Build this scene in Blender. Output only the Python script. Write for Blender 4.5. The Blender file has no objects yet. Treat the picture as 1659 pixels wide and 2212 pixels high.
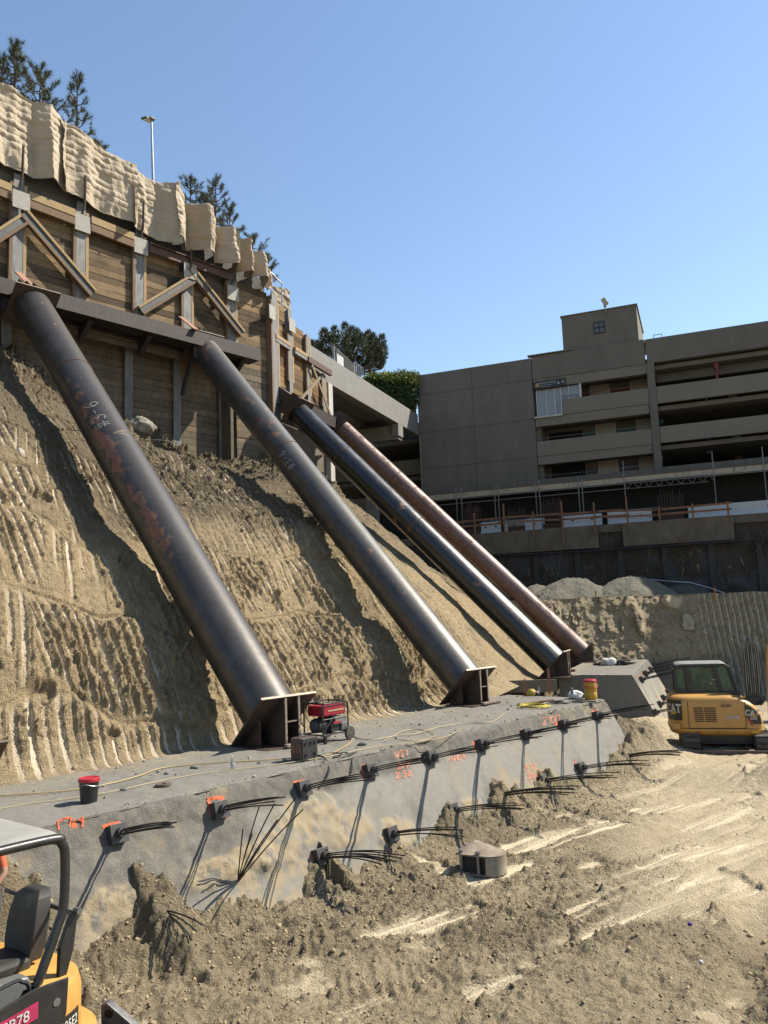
import bpy, bmesh, math, random
import numpy as np
from mathutils import Vector, Matrix
random.seed(7); rng = np.random.default_rng(7)
PI = math.pi
SC = bpy.context.scene
COL = SC.collection
def rad(a): return math.radians(a)
def V(*a): return np.array(a, float)
ZUP = V(0,0,1)
def nrm(v): v = np.array(v,float); return v/np.linalg.norm(v)
def azv(a): return V(math.sin(rad(a)), math.cos(rad(a)), 0)

# ------------------------------------------------------------------ camera (eye at the origin, pit floor 4.5 m below)
PITCH, ROLL, FPX = rad(7.2), rad(2.2), 1726.0
_r, _f, _u = V(1,0,0), V(0,math.cos(PITCH),math.sin(PITCH)), V(0,-math.sin(PITCH),math.cos(PITCH))
_r2, _u2 = _r*math.cos(ROLL)-_u*math.sin(ROLL), _u*math.cos(ROLL)+_r*math.sin(ROLL)
cam = bpy.data.objects.new('camera', bpy.data.cameras.new('camera')); COL.objects.link(cam)
cam.matrix_world = Matrix(((_r2[0],_u2[0],-_f[0],0),(_r2[1],_u2[1],-_f[1],0),(_r2[2],_u2[2],-_f[2],0),(0,0,0,1)))
cam.data.sensor_width = 36; cam.data.lens = FPX/2212*36; cam.data.clip_end = 3000; cam.data.clip_start = .05
SC.camera = cam
def ray(x, y): return _r2*((x-829.5)/FPX)+_u2*((1106-y)/FPX)+_f      # survey ray of a photo point (1659 x 2212)
def atz(x, y, z): d = ray(x,y); return d*(z/d[2])
def onplane(x, y, p, n): d = ray(x,y); return d*((p@n)/(d@n))

# ------------------------------------------------------------------ frames of the place
# block frame: s along the block and first wall, t into the bank, z up
FLOOR, TOPZ = -4.5, -2.67
O1 = V(-5.13,10.77,0); S1, T1 = azv(42), azv(-48)
def L1(s, t, z): return O1+S1*s+T1*t+ZUP*z
def to1(p): d = p-O1; return V(d@S1, d@T1, p[2])
W1 = 16.6
# second wall, bridge and garage frame: k along the bridge, n out of the second wall, z up
C2 = L1(18.51, W1, 0); A2, N2 = azv(21.5), azv(111.5)
def L2(k, n, z): return C2+A2*k+N2*n+ZUP*z
def to2(p): d = p-C2; return V(d@A2, d@N2, p[2])
KG = 21.2
def w1(x, y, t=W1): return to1(onplane(x,y,L1(0,t,0),T1))
def w2(x, y, n=0.): return to2(onplane(x,y,L2(0,n,0),N2))
def wk(x, y, k): return to2(onplane(x,y,L2(k,0,0),A2))
BAT = rad(27)
NF = -T1*math.cos(BAT)+ZUP*math.sin(BAT)          # normal of the battered face
def face_px(x, y):
    p = to1(onplane(x,y,L1(0,0,TOPZ),NF)); return p[0], (TOPZ-p[2])/math.cos(BAT)

# ------------------------------------------------------------------ noise
def _h(ix, iy, iz, seed):
    n = (ix.astype(np.int64)*374761393+iy.astype(np.int64)*668265263+iz.astype(np.int64)*2147483647+seed*974634777) & 0xffffffff
    n = ((n ^ (n >> 13))*1274126177) & 0xffffffff
    n = ((n ^ (n >> 16))*2246822519) & 0xffffffff
    return ((n ^ (n >> 15)) & 0xffffff)/float(0xffffff)
def vn(x, y, seed=0):
    x = np.asarray(x,float); y = np.asarray(y,float)
    ix, iy = np.floor(x), np.floor(y); fx, fy = x-ix, y-iy
    fx = fx*fx*fx*(fx*(fx*6-15)+10); fy = fy*fy*fy*(fy*(fy*6-15)+10); z = np.zeros_like(ix)
    a, b, c, d = _h(ix,iy,z,seed), _h(ix+1,iy,z,seed), _h(ix,iy+1,z,seed), _h(ix+1,iy+1,z,seed)
    return (a+(b-a)*fx+(c-a)*fy+(a-b-c+d)*fx*fy)*2-1
def fbm(x, y, oct=5, seed=0, gain=.5, lac=2.03):
    s, a, t = 0, 1, 0
    for i in range(oct):
        s = s+a*vn(x,y,seed+i*17); t += a; a *= gain
        x, y = (x*.8-y*.6)*lac+3.1, (x*.6+y*.8)*lac+1.7
    return s/t
def ridged(x, y, oct=4, seed=0):
    s, a, t = 0, 1, 0
    for i in range(oct):
        s = s+a*(1-np.abs(vn(x,y,seed+i*31))*2); t += a; a *= .5
        x, y = (x*.8-y*.6)*2.05+5.3, (x*.6+y*.8)*2.05+2.9
    return s/t
def sst(a, b, x): t = np.clip((x-a)/(b-a),0,1); return t*t*(3-2*t)
def cells(x, y, seed=0):                           # distance to nearest jittered point, and that point's hash
    x = np.asarray(x,float); y = np.asarray(y,float)
    ix, iy = np.floor(x), np.floor(y); best = np.full(x.shape,9.); hv = np.zeros(x.shape); z = np.zeros_like(ix)
    for dx in (-1,0,1):
        for dy in (-1,0,1):
            cx, cy = ix+dx, iy+dy
            px, py = cx+_h(cx,cy,z,seed), cy+_h(cx,cy,z,seed+5)
            d = np.hypot(px-x,py-y); m = d < best
            best = np.where(m,d,best); hv = np.where(m,_h(cx,cy,z,seed+9),hv)
    return best, hv

def chunk(x, y, seed=0, keep=.45, warp=.25):        # angular clods: random plateaus with cracked rims
    x = x+warp*vn(x*1.7,y*1.7,seed+3); y = y+warp*vn(x*1.7,y*1.7,seed+4)
    d, h = cells(x,y,seed); return (h > keep)*(h-keep)/(1-keep)*sst(.62,.30,d)*(1-.45*d)
# ------------------------------------------------------------------ mesh builder
class MB:
    def __init__(s): s.v, s.f, s.m, s.tone = [], [], [], []; s.t = 0.0; s.mi = 0
    def add(s, verts, faces):
        b = len(s.v)
        for p in verts: s.v.append((float(p[0]),float(p[1]),float(p[2]))); s.tone.append(s.t)
        for f in faces: s.f.append([b+i for i in f]); s.m.append(s.mi)
        return s
    def box(s, c, x, y, z):                        # centre and three full edge vectors
        c, x, y, z = [np.array(q,float) for q in (c,x,y,z)]
        if np.dot(np.cross(x,y),z) < 0: x = -x
        vs = [c+(i-.5)*x+(j-.5)*y+(k-.5)*z for k in (0,1) for j in (0,1) for i in (0,1)]
        return s.add(vs, [(0,2,3,1),(4,5,7,6),(0,1,5,4),(1,3,7,5),(3,2,6,7),(2,0,4,6)])
    def bb(s, x0, x1, y0, y1, z0, z1, fr=None):    # axis box, optionally in a frame function
        P = fr or (lambda a,b,c: V(a,b,c))
        o = P(x0,y0,z0); return s.box((P(x0,y0,z0)+P(x1,y1,z1))/2, P(x1,y0,z0)-o, P(x0,y1,z0)-o, P(x0,y0,z1)-o)
    def prism(s, poly, ext):                       # polygon of 3-D points extruded by a vector
        poly = [np.array(p,float) for p in poly]; ext = np.array(ext,float); n = len(poly)
        nn = sum(np.cross(poly[i]-poly[0],poly[(i+1)%n]-poly[0]) for i in range(n))
        if np.dot(nn,ext) > 0: poly = poly[::-1]
        return s.add(poly+[p+ext for p in poly], [tuple(range(n)), tuple(range(2*n-1,n-1,-1))]+[(i,i+n,(i+1)%n+n,(i+1)%n) for i in range(n)])
    def tube(s, pts, r, n=8, cap=True):
        pts = [np.array(p,float) for p in pts]; k = len(pts)
        rr = [r]*k if np.isscalar(r) else list(r)
        tan = [nrm(pts[min(i+1,k-1)]-pts[max(i-1,0)]) for i in range(k)]
        ref = V(0,0,1) if abs(tan[0][2]) < .9 else V(1,0,0)
        a = nrm(np.cross(tan[0],ref)); vs, fs = [], []
        for i in range(k):
            a = nrm(a-tan[i]*np.dot(a,tan[i])); b = np.cross(tan[i],a)
            vs += [pts[i]+(a*math.cos(2*PI*j/n)+b*math.sin(2*PI*j/n))*rr[i] for j in range(n)]
        for i in range(k-1):
            fs += [(i*n+j,i*n+(j+1)%n,(i+1)*n+(j+1)%n,(i+1)*n+j) for j in range(n)]
        if cap: fs += [tuple(range(n-1,-1,-1)), tuple(range((k-1)*n,k*n))]
        return s.add(vs, fs)
    def cyl(s, p0, p1, r, r1=None, n=20): return s.tube([p0,p1],[r,r if r1 is None else r1],n)
    def loft(s, rings, cap=True, close=True):      # list of equal-length rings of points
        n = len(rings[0]); vs = [p for q in rings for p in q]; fs = []
        for i in range(len(rings)-1):
            for j in range(n if close else n-1): fs.append((i*n+j,i*n+(j+1)%n,(i+1)*n+(j+1)%n,(i+1)*n+j))
        if cap: fs += [tuple(range(n-1,-1,-1)), tuple(range((len(rings)-1)*n,len(rings)*n))]
        return s.add(vs, fs)
    def lathe(s, c, prof, n=24, ax=ZUP):
        ax = nrm(ax); a = nrm(np.cross(ax,V(.3,.7,.2))); b = np.cross(ax,a); c = np.array(c,float)
        return s.loft([[c+ax*h+(a*math.cos(2*PI*j/n)+b*math.sin(2*PI*j/n))*r for j in range(n)] for r, h in prof])
    def ribbon(s, pts, w, nor, thick=.004):        # flat stroke lying on a surface; nor may be a list
        pts = [np.array(p,float) for p in pts]; k = len(pts); rings = []
        for i in range(k):
            N = np.array(nor[i] if isinstance(nor,list) else nor, float)
            t = nrm(pts[min(i+1,k-1)]-pts[max(i-1,0)]); b = nrm(np.cross(N,t))*(w if np.isscalar(w) else w[i])/2
            p = pts[i]; rings.append([p-b-N*.03,p+b-N*.03,p+b+N*thick,p-b+N*thick])
        return s.loft(rings)
    def grid(s, P):                                # P: (nu, nv, 3)
        nu, nv = P.shape[:2]; vs = P.reshape(-1,3)
        return s.add(vs, [(i*nv+j,i*nv+j+1,(i+1)*nv+j+1,(i+1)*nv+j) for i in range(nu-1) for j in range(nv-1)])
    def fix(s):
        pass
    def build(s, name, mat, parent=None, smooth=False, bevel=0, seg=2, recalc=True, loc=None):
        me = bpy.data.meshes.new(name)
        off = np.array(parent['_o']) if parent is not None and '_o' in parent.keys() else (V(0,0,0) if loc is None else np.array(loc,float))
        me.from_pydata([(x-off[0],y-off[1],z-off[2]) for x,y,z in s.v], [], s.f)
        for m_ in (mat if isinstance(mat,(list,tuple)) else [mat]): me.materials.append(m_)
        if any(s.m): me.polygons.foreach_set('material_index', s.m)
        if any(s.tone): 
            at = me.attributes.new('tone','FLOAT','POINT'); at.data.foreach_set('value', s.tone)
        if recalc:
            bm = bmesh.new(); bm.from_mesh(me); bmesh.ops.recalc_face_normals(bm, faces=bm.faces); bm.to_mesh(me); bm.free()
        if smooth:
            me.polygons.foreach_set('use_smooth', [True]*len(me.polygons)); me.set_sharp_from_angle(angle=rad(38 if smooth is True else smooth))
        me.update()
        o = bpy.data.objects.new(name, me); COL.objects.link(o)
        if parent is not None: o.parent = parent; o['_o'] = [float(q) for q in off]
        else: o.location = off; o['_o'] = [float(q) for q in off]
        if bevel:
            b = o.modifiers.new('bevel','BEVEL'); b.width = bevel; b.segments = seg; b.limit_method = 'ANGLE'; b.angle_limit = rad(40)
        return o
def thing(name, base, label, cat, group=None):
    o = bpy.data.objects.new(name, None); COL.objects.link(o); o.location = [float(q) for q in base]; o['_o'] = [float(q) for q in base]
    o.empty_display_size = .2
    return tag(o, label, cat, group)
def tag(o, label=None, cat=None, group=None, kind=None):
    if label: o['label'] = label
    if cat: o['category'] = cat
    if group: o['group'] = group
    if kind: o['kind'] = kind
    return o
def gridmesh(name, P, mat, kind=None, attrs=None, smooth=True, parent=None):
    nu, nv = P.shape[:2]; me = bpy.data.meshes.new(name)
    vs = P.reshape(-1,3).astype(np.float32)
    off = np.array(parent['_o']) if parent is not None else V(0,0,0)
    vs = vs-off.astype(np.float32)
    me.vertices.add(nu*nv); me.vertices.foreach_set('co', vs.ravel())
    idx = np.arange(nu*nv).reshape(nu,nv)
    q = np.stack([idx[:-1,:-1],idx[1:,:-1],idx[1:,1:],idx[:-1,1:]],-1).reshape(-1,4)
    me.loops.add(q.size); me.loops.foreach_set('vertex_index', q.ravel().astype(np.int32))
    me.polygons.add(len(q)); me.polygons.foreach_set('loop_start', (np.arange(len(q))*4).astype(np.int32))
    me.polygons.foreach_set('loop_total', np.full(len(q),4,np.int32))
    me.update(calc_edges=True); me.validate()
    for k_, a in (attrs or {}).items():
        at = me.attributes.new(k_,'FLOAT','POINT'); at.data.foreach_set('value', np.asarray(a,np.float32).ravel())
    if smooth: me.polygons.foreach_set('use_smooth', [True]*len(q))
    me.materials.append(mat); o = bpy.data.objects.new(name, me); COL.objects.link(o)
    if parent is not None: o.parent = parent; o['_o'] = [float(z) for z in off]
    if kind: o['kind'] = kind
    return o
def text_verts(txt, size, bold=0.0, spacing=1.0):
    cu = bpy.data.curves.new('t','FONT'); cu.body = txt; cu.size = size; cu.offset = bold*size; cu.space_character = spacing
    cu.align_x = 'CENTER'; cu.align_y = 'CENTER'; cu.resolution_u = 4
    ob = bpy.data.objects.new('t',cu); COL.objects.link(ob)
    dg = bpy.context.evaluated_depsgraph_get(); me = ob.evaluated_get(dg).to_mesh()
    vs = [tuple(v.co) for v in me.vertices]; fs = [tuple(p.vertices) for p in me.polygons]
    ob.evaluated_get(dg).to_mesh_clear(); bpy.data.objects.remove(ob); bpy.data.curves.remove(cu)
    return vs, fs
def text_on(mb, txt, size, c, xd, yd, bold=0.0, sx=1.0, spacing=1.0):   # flat lettering, 3 mm thick, centred at c
    vs, fs = text_verts(txt,size,bold,spacing); xd, yd = nrm(xd), nrm(yd); N = np.cross(xd,yd); c = np.array(c,float)
    n = len(vs); top = [c+xd*x*sx+yd*y+N*.003 for x,y,z in vs]
    mb.add(top, fs)
def copy_thing(o, label=None):
    c = o.copy(); COL.objects.link(c)
    if label: c['label'] = label
    for ch in o.children:
        d = ch.copy(); COL.objects.link(d); d.parent = c
        for g in ch.children:
            e = g.copy(); COL.objects.link(e); e.parent = d
    return c

# ------------------------------------------------------------------ materials
KALB = .66                                          # one common scale for every base colour
class NT:
    def __init__(s, name):
        s.m = bpy.data.materials.new(name); s.m.use_nodes = True; s.t = s.m.node_tree; s.n = s.t.nodes
        s.b = s.n['Principled BSDF']; s.tc = s.n.new('ShaderNodeTexCoord')
    def link(s, a, b): s.t.links.new(a,b)
    def val(s, inp, v):
        if hasattr(v,'links') or hasattr(v,'is_linked'): s.link(v,inp)
        else: inp.default_value = v
    def mapping(s, scale=(1,1,1), rot=(0,0,0), src=None):
        m = s.n.new('ShaderNodeMapping'); m.inputs['Scale'].default_value = scale; m.inputs['Rotation'].default_value = rot
        s.link(src or s.tc.outputs['Object'], m.inputs['Vector']); return m.outputs[0]
    def noise(s, scale, detail=6, rough=.6, vec=None, dist=0):
        n = s.n.new('ShaderNodeTexNoise'); n.inputs['Scale'].default_value = scale; n.inputs['Detail'].default_value = detail
        n.inputs['Roughness'].default_value = rough; n.inputs['Distortion'].default_value = dist
        s.link(vec or s.tc.outputs['Object'], n.inputs['Vector']); return n.outputs['Fac']
    def vor(s, scale, vec=None, out='Distance', feature='F1'):
        n = s.n.new('ShaderNodeTexVoronoi'); n.feature = feature; n.inputs['Scale'].default_value = scale
        s.link(vec or s.tc.outputs['Object'], n.inputs['Vector']); return n.outputs[out]
    def ramp(s, fac, lo, hi, a=0., b=1.):
        n = s.n.new('ShaderNodeMapRange'); n.clamp = True; s.link(fac,n.inputs[0])
        for i,v in enumerate((lo,hi,a,b)): n.inputs[i+1].default_value = v
        return n.outputs[0]
    def mix(s, fac, a, b, mode='MIX'):
        n = s.n.new('ShaderNodeMix'); n.data_type = 'RGBA'; n.blend_type = mode
        s.val(n.inputs[0],fac)
        for inp, v in ((n.inputs[6],a),(n.inputs[7],b)):
            if isinstance(v,(tuple,list)): inp.default_value = (*[q*(1 if mode == 'MULTIPLY' else KALB) for q in v[:3]],1)
            else: s.link(v,inp)
        return n.outputs[2]
    def math(s, op, a, b=0.):
        n = s.n.new('ShaderNodeMath'); n.operation = op; s.val(n.inputs[0],a); s.val(n.inputs[1],b); return n.outputs[0]
    def wpos(s): n = s.n.new('ShaderNodeNewGeometry'); return n.outputs['Position']
    def attr(s, name):
        n = s.n.new('ShaderNodeAttribute'); n.attribute_name = name; return n.outputs['Fac']
    def bump(s, h, strength=.3, dist=.02):
        n = s.n.new('ShaderNodeBump'); n.inputs['Strength'].default_value = strength; n.inputs['Distance'].default_value = dist
        s.link(h,n.inputs['Height'])
        if s.b.inputs['Normal'].links: s.link(s.b.inputs['Normal'].links[0].from_socket, n.inputs['Normal'])
        s.link(n.outputs[0],s.b.inputs['Normal'])
    def set(s, color=None, rough=None, metal=None, spec=None):
        for k_, v in (('Base Color',color),('Roughness',rough),('Metallic',metal),('Specular IOR Level',spec)):
            if v is None: continue
            if isinstance(v,(tuple,list)): s.b.inputs[k_].default_value = (*[q*KALB for q in v[:3]],1)
            elif isinstance(v,(int,float)): s.b.inputs[k_].default_value = v
            else: s.link(v,s.b.inputs[k_])
        return s.m
def simple(name, c, c2=None, scale=6, rough=.6, metal=0., bump=.1, bscale=60, spec=.5, lo=.35, hi=.65, stretch=(1,1,1), bdist=.01, rvar=.1):
    m = NT(name); c2 = c2 or tuple(q*.75 for q in c); v = m.mapping(stretch)
    f = m.ramp(m.noise(scale,7,.62,v),lo,hi); m.set(m.mix(f,c,c2), None, metal, spec)
    m.set(rough=m.ramp(m.noise(scale*2.3,4,.6,v),.3,.7,max(rough-rvar,.05),min(rough+rvar,1)))
    if bump: m.bump(m.noise(bscale,5,.6,v),bump,bdist)
    return m.m
def flat(name, c, rough=.5, metal=0., spec=.5):
    m = NT(name); f = m.noise(9,5); return m.set(m.mix(m.ramp(f,.3,.7),c,tuple(q*.86 for q in c)), rough, metal, spec)
# ------------------------------------------------------------------ daylight
SUN_AZ, SUN_EL = 75, 46.5
wd = bpy.data.worlds.new('World'); SC.world = wd; wd.use_nodes = True
nt = wd.node_tree; sky = nt.nodes.new('ShaderNodeTexSky'); sky.sky_type = 'NISHITA'; sky.sun_disc = False
sky.sun_elevation = rad(SUN_EL); sky.sun_rotation = rad(SUN_AZ); sky.air_density = 1.25; sky.dust_density = .2; sky.ozone_density = 2.2; sky.altitude = 100
nt.links.new(sky.outputs[0], nt.nodes['Background'].inputs['Color']); nt.nodes['Background'].inputs['Strength'].default_value = .090
sl = bpy.data.lights.new('sun','SUN'); sl.energy = 5.0; sl.angle = rad(.53); sl.color = (1,.915,.77)
so = bpy.data.objects.new('sun',sl); COL.objects.link(so); so.location = (30,0,40)
SUND = V(math.sin(rad(SUN_AZ))*math.cos(rad(SUN_EL)),math.cos(rad(SUN_AZ))*math.cos(rad(SUN_EL)),math.sin(rad(SUN_EL)))
so.rotation_euler = Vector(SUND).to_track_quat('Z','Y').to_euler()
SC.view_settings.view_transform = 'Standard'; SC.view_settings.look = 'None'; SC.view_settings.exposure = 1.10; SC.view_settings.gamma = 1
SC.cycles.max_bounces = 6; SC.cycles.transparent_max_bounces = 12; SC.cycles.use_denoising = True

# ------------------------------------------------------------------ soil materials
def soil(name, dry, dark, pale, damp, fine=90):
    m = NT(name)
    a = m.noise(1.1,9,.65); b = m.noise(7,8,.7); c = m.noise(fine,4,.7)
    col = m.mix(m.ramp(b,.36,.66),dry,dark)
    col = m.mix(m.ramp(a,.52,.72,0,.55),col,damp)
    col = m.mix(m.ramp(c,.52,.72,0,.6),col,dark); col = m.mix(m.ramp(c,.46,.30,0,.5),col,pale)
    col = m.mix(m.math('MULTIPLY',m.attr('smear'),m.ramp(b,.30,.55,.45,1)),col,pale)
    col = m.mix(m.math('MULTIPLY',m.attr('damp'),.8),col,damp); col = m.mix(m.math('MULTIPLY',m.attr('soft'),m.ramp(a,.35,.6,.05,.4)),col,pale)
    m.set(col,.92,0,.25)
    rough = m.math('SUBTRACT',1.0,m.math('MAXIMUM',m.math('MULTIPLY',m.attr('smear'),.78),m.math('MULTIPLY',m.attr('soft'),.55)))
    h = m.math('ADD',m.math('MULTIPLY',m.noise(26,7,.7),1.0),m.math('MULTIPLY',c,.35))
    h2 = m.math('ADD',h,m.math('MULTIPLY',m.vor(30,out='Distance'),.8)); m.bump(m.math('MULTIPLY',h2,rough),1.0,.06); m.bump(m.math('MULTIPLY',m.noise(75,5,.75),rough),.8,.018)
    return m.m
M_FLOOR = soil('pit soil',(.50,.41,.262),(.33,.268,.168),(.64,.545,.38),(.21,.172,.112))
M_SLOPE = soil('cut sand',(.55,.425,.245),(.335,.255,.148),(.64,.55,.42),(.135,.110,.077))
M_BANK = soil('bank sand',(.56,.46,.305),(.33,.265,.17),(.68,.58,.41),(.18,.148,.10))

# ------------------------------------------------------------------ pit floor
def seg_d(X, Y, a, b):
    ax, ay = a[:2]; bx, by = b[:2]; dx, dy = bx-ax, by-ay; L = dx*dx+dy*dy
    t = np.clip(((X-ax)*dx+(Y-ay)*dy)/L,0,1); return np.hypot(X-ax-t*dx,Y-ay-t*dy), t
# where the dirt meets the block face: (photo x, y) -> (s, height)
_contact = [(-60,1880),(60,1905),(110,1990),(165,2030),(200,1995),(262,1945),(285,1880),(330,1868),(372,1905),(420,1930),(520,1915),(575,1935),(640,1905),(668,1850),(690,1828),(705,1880),
            (760,1868),(830,1818),(850,1800),(868,1822),(930,1790),(960,1745),(975,1737),(990,1765),(1050,1730),(1068,1690),(1085,1715),(1150,1700),(1170,1662),(1190,1690),(1240,1668),(1290,1655),(1335,1600),(1350,1570),(1370,1600)]
_cs = []
for x_, y_ in _contact:
    s_, d_ = face_px(x_,y_); _cs.append((s_, TOPZ-d_*math.cos(BAT)))
_cs.sort(); CS = np.array(_cs)
def floor_h(X, Y):
    s = (X-O1[0])*S1[0]+(Y-O1[1])*S1[1]; t = (X-O1[0])*T1[0]+(Y-O1[1])*T1[1]
    base = FLOOR+.09*fbm(X*.35,Y*.35,4,3)
    ch = np.interp(s,CS[:,0],CS[:,1])-FLOOR-np.interp(s,[2.2,3.6],[.30,.19])        # dirt left heaped against the block
    e = np.maximum(-(t-(-.80)),0)
    tall = np.interp(s,[-6,0,1.2,3,8,14,17],[.9,.75,.85,.5,.36,.36,.5]); hb = np.minimum(ch,tall)
    sl = .52+.16*fbm(s*.9,t*.9,3,11)
    heap = np.maximum(hb-sl*e,0)*(s > -8)*(s < 18.3); spike = 1.35*np.maximum(ch+.12-tall,0)*np.exp(-(e/.16)**2)*(s < 18.3)*(s > -8)
    near = sst(0,.25,heap)
    base = base+heap*(1+.25*fbm(X*1.6,Y*1.6,3,12))+spike*(.7+.6*fbm(X*3,Y*3,3,4))
    # berm on the near right, heap before the far digger, hump beside the near digger
    q = (X-3.6)*.83-(Y-9.2)*.42
    base = base+1.15*sst(0,3.2,q)*sst(14.5,10.5,Y)-.16*np.exp(-(q/.28)**2)*sst(14,11,Y)
    for cx, cy, r, h in ((9.9,20.3,1.2,.52),(11.5,20.1,1.3,.5),(8.0,21.6,.9,.18),(-5.4,9.8,1.6,.3),(6.9,24.6,1.3,.38),(6.5,26.5,1.6,.6),(8.8,29.,1.6,.4)):
        base = base+h*np.exp(-(((X-cx)**2+(Y-cy)**2)/r**2)**1.1)
    return base, s, t, e, near
_strips = [((860,2015),(1090,1945),.42),((790,2040),(1000,1990),.3),((1240,2000),(1450,1975),.75),((1330,1985),(1640,1900),.7),((1290,2010),(1560,1975),.4),((1030,1925),(1330,1850),.3),
           ((1330,1755),(1659,1715),.55),((1450,1790),(1659,1740),.5),((1100,1745),(1330,1790),.3),((1180,1650),(1290,1700),.25),((880,1855),(1000,1895),.28),((1010,1900),(1230,1870),.45),
           ((1480,1865),(1659,1810),.4),((1100,1840),(1350,1780),.5),((990,2155),(1170,2100),.28),((700,2195),(840,2150),.3),((1380,1870),(1560,1830),.3),((1560,1660),(1659,1690),.3)]
def build_floor():
    st = .031
    xs = np.arange(-6.4,16.2,st); ys = np.arange(7.4,32.5,st); X, Y = np.meshgrid(xs,ys,indexing='ij')
    H, s, t, e, near = floor_h(X,Y)
    strip = np.zeros_like(X); wx = X+.5*fbm(X*.6,Y*.6,3,21); wy = Y+.5*fbm(X*.6,Y*.6,3,22)
    for (a, b, w) in _strips:
        d, tt = seg_d(wx,wy,atz(*a,FLOOR),atz(*b,FLOOR)); strip = np.maximum(strip,sst(w*1.15,w*.35,d)*sst(0,.08,tt)*sst(1,.92,tt))
    du, dv = X*.79+Y*.61, -X*.61+Y*.79                 # along / across the drag direction
    streak = .6*fbm(du*.30,dv*3.2,4,31)+.4*fbm(du*.6,dv*11,3,32)
    open_ = np.clip(sst(1.2,4.8,X-.30*(Y-12)),0,1)*sst(10.6,13.,Y)
    smear = sst(.02,.30,1.25*streak+.95*strip-.62)
    fine = fbm(du*.45,dv*16,3,35)
    smear = np.maximum(smear,open_*sst(.05,.5,.8*streak+.5*fine+.35*fbm(X*.4,Y*.4,3,33)-.02)*.75*(1-near)); smear = smear*np.clip(.85+.9*fine,.25,1)
    patch = sst(.30,.42,fbm(du*.9,dv*1.7,4,34))*sst(1.2,.2,open_+0*X); smear = np.maximum(smear,.5*patch*(1-near)*sst(14,11,Y))
    rough = np.clip(.92-.80*open_+.55*np.clip(fbm(X*.5,Y*.5,3,41),-.5,1)+.55*near,.06,1.3)*(1-.92*smear)
    n1 = ridged(X*1.4,Y*1.4,4,51)*.5+fbm(X*2.6,Y*2.6,4,52)*.6
    g1 = chunk(X*2.6,Y*2.6,61,.5); g2 = chunk(X*6.2,Y*6.2,64,.35); g3 = chunk(X*13,Y*13,66,.3)
    g4 = chunk(X*24,Y*24,67,.3)
    H = H+rough*(.085*n1+.045*g1+.05*g2+.040*g3+.022*g4+.030*fbm(X*9,Y*9,4,63))+.007*fbm(X*14,Y*14,2,65)
    H = H+.05*fbm(du*.7,dv*2.6,4,71)*(1-.4*smear)+.13*fbm(du*.16,dv*.75,3,75)*sst(9.0,11,Y)-.014*(smear > .35)
    ln = sst(.62,.95,ridged(du*.32+.3*fbm(X,Y,2,90),dv*1.5,2,91))*sst(-.1,.3,fbm(du*.5,dv*.8,3,92)); H = H+ln*open_*(.05+.09*g2+.07*g3+.03*g4)*(1-.3*smear); damp_ln = ln*open_
    H = H+open_*.022*fbm(du*.9,dv*9,3,93)
    # edges of scraped passes stand up as thin crumbling rims
    rim = np.exp(-((strip-.22)/.13)**2)*sst(.0,.4,fbm(du*.8,dv*1.5,3,73)+.2); H = H+rim*(.035+.05*g2+.05*g3)
    for (a, b, w) in (((1330,1690),(1640,1760),.5),((1130,1710),(1300,1730),.45),((1480,1720),(1640,1700),.45),((600,2060),(1100,2010),.55),((700,2130),(1250,2060),.5),((1300,1655),(1440,1700),.4)):
        A_, B_ = atz(*a,FLOOR), atz(*b,FLOOR); d, tt = seg_d(X+.08*fbm(X*2,Y*2,2,5),Y+.08*fbm(X*2,Y*2,2,6),A_,B_); L = np.linalg.norm((B_-A_)[:2])
        m_ = sst(w,w*.6,d)*(tt > 0)*(tt < 1)*sst(-.25,.25,fbm(X*.9,Y*.9,3,int(a[0])))
        H = H+m_*(.03*np.maximum(np.sin(tt*L/.16*2*PI+1.2*vn(X*2.5,Y*2.5,7)),-.3)*(.5+.9*vn(X*1.7,Y*1.7,8))-.02)
    H = np.maximum(H,FLOOR-.14)
    damp = np.clip(.02+.30*sst(.45,1.05,rough)+1.0*fbm(X*.5,Y*.5,4,81)+.2*near-.8*smear-.3*open_+.5*(rough > .6)*g1+.45*damp_ln,0,1)
    edge = np.minimum(np.minimum(X-xs[0],xs[-1]-X),np.minimum(Y-ys[0],ys[-1]-Y))
    H = np.where(edge < .1,FLOOR-.3,H)
    gridmesh('pit_floor',np.stack([X,Y,H],-1),M_FLOOR,'structure',dict(smear=smear,damp=damp,soft=open_*sst(.9,.3,rough)))
    return xs, ys, H, rough
FX, FY, FH, FR = build_floor()
def ground(x, y):
    i = int(np.clip((x-FX[0])/(FX[1]-FX[0]),0,len(FX)-1)); j = int(np.clip((y-FY[0])/(FY[1]-FY[0]),0,len(FY)-1)); return float(FH[i,j])
M_BASE = simple('subsoil',(.36,.29,.185),(.27,.215,.135),3,.95,bump=.5,bscale=8,bdist=.05)
g = MB()                                            # the same floor carried on to the horizon
for (x0,x1,y0,y1) in ((-900,900,32.3,900),(-900,900,-900,7.6),(-900,-6.2,7.6,32.3),(16.0,900,7.6,32.3)):
    n_ = 6; g.grid(np.array([[[x0+(x1-x0)*i/n_,y0+(y1-y0)*j/n_,FLOOR-.1] for j in range(n_+1)] for i in range(n_+1)]))
tag(g.build('ground',M_BASE),kind='structure')

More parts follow.
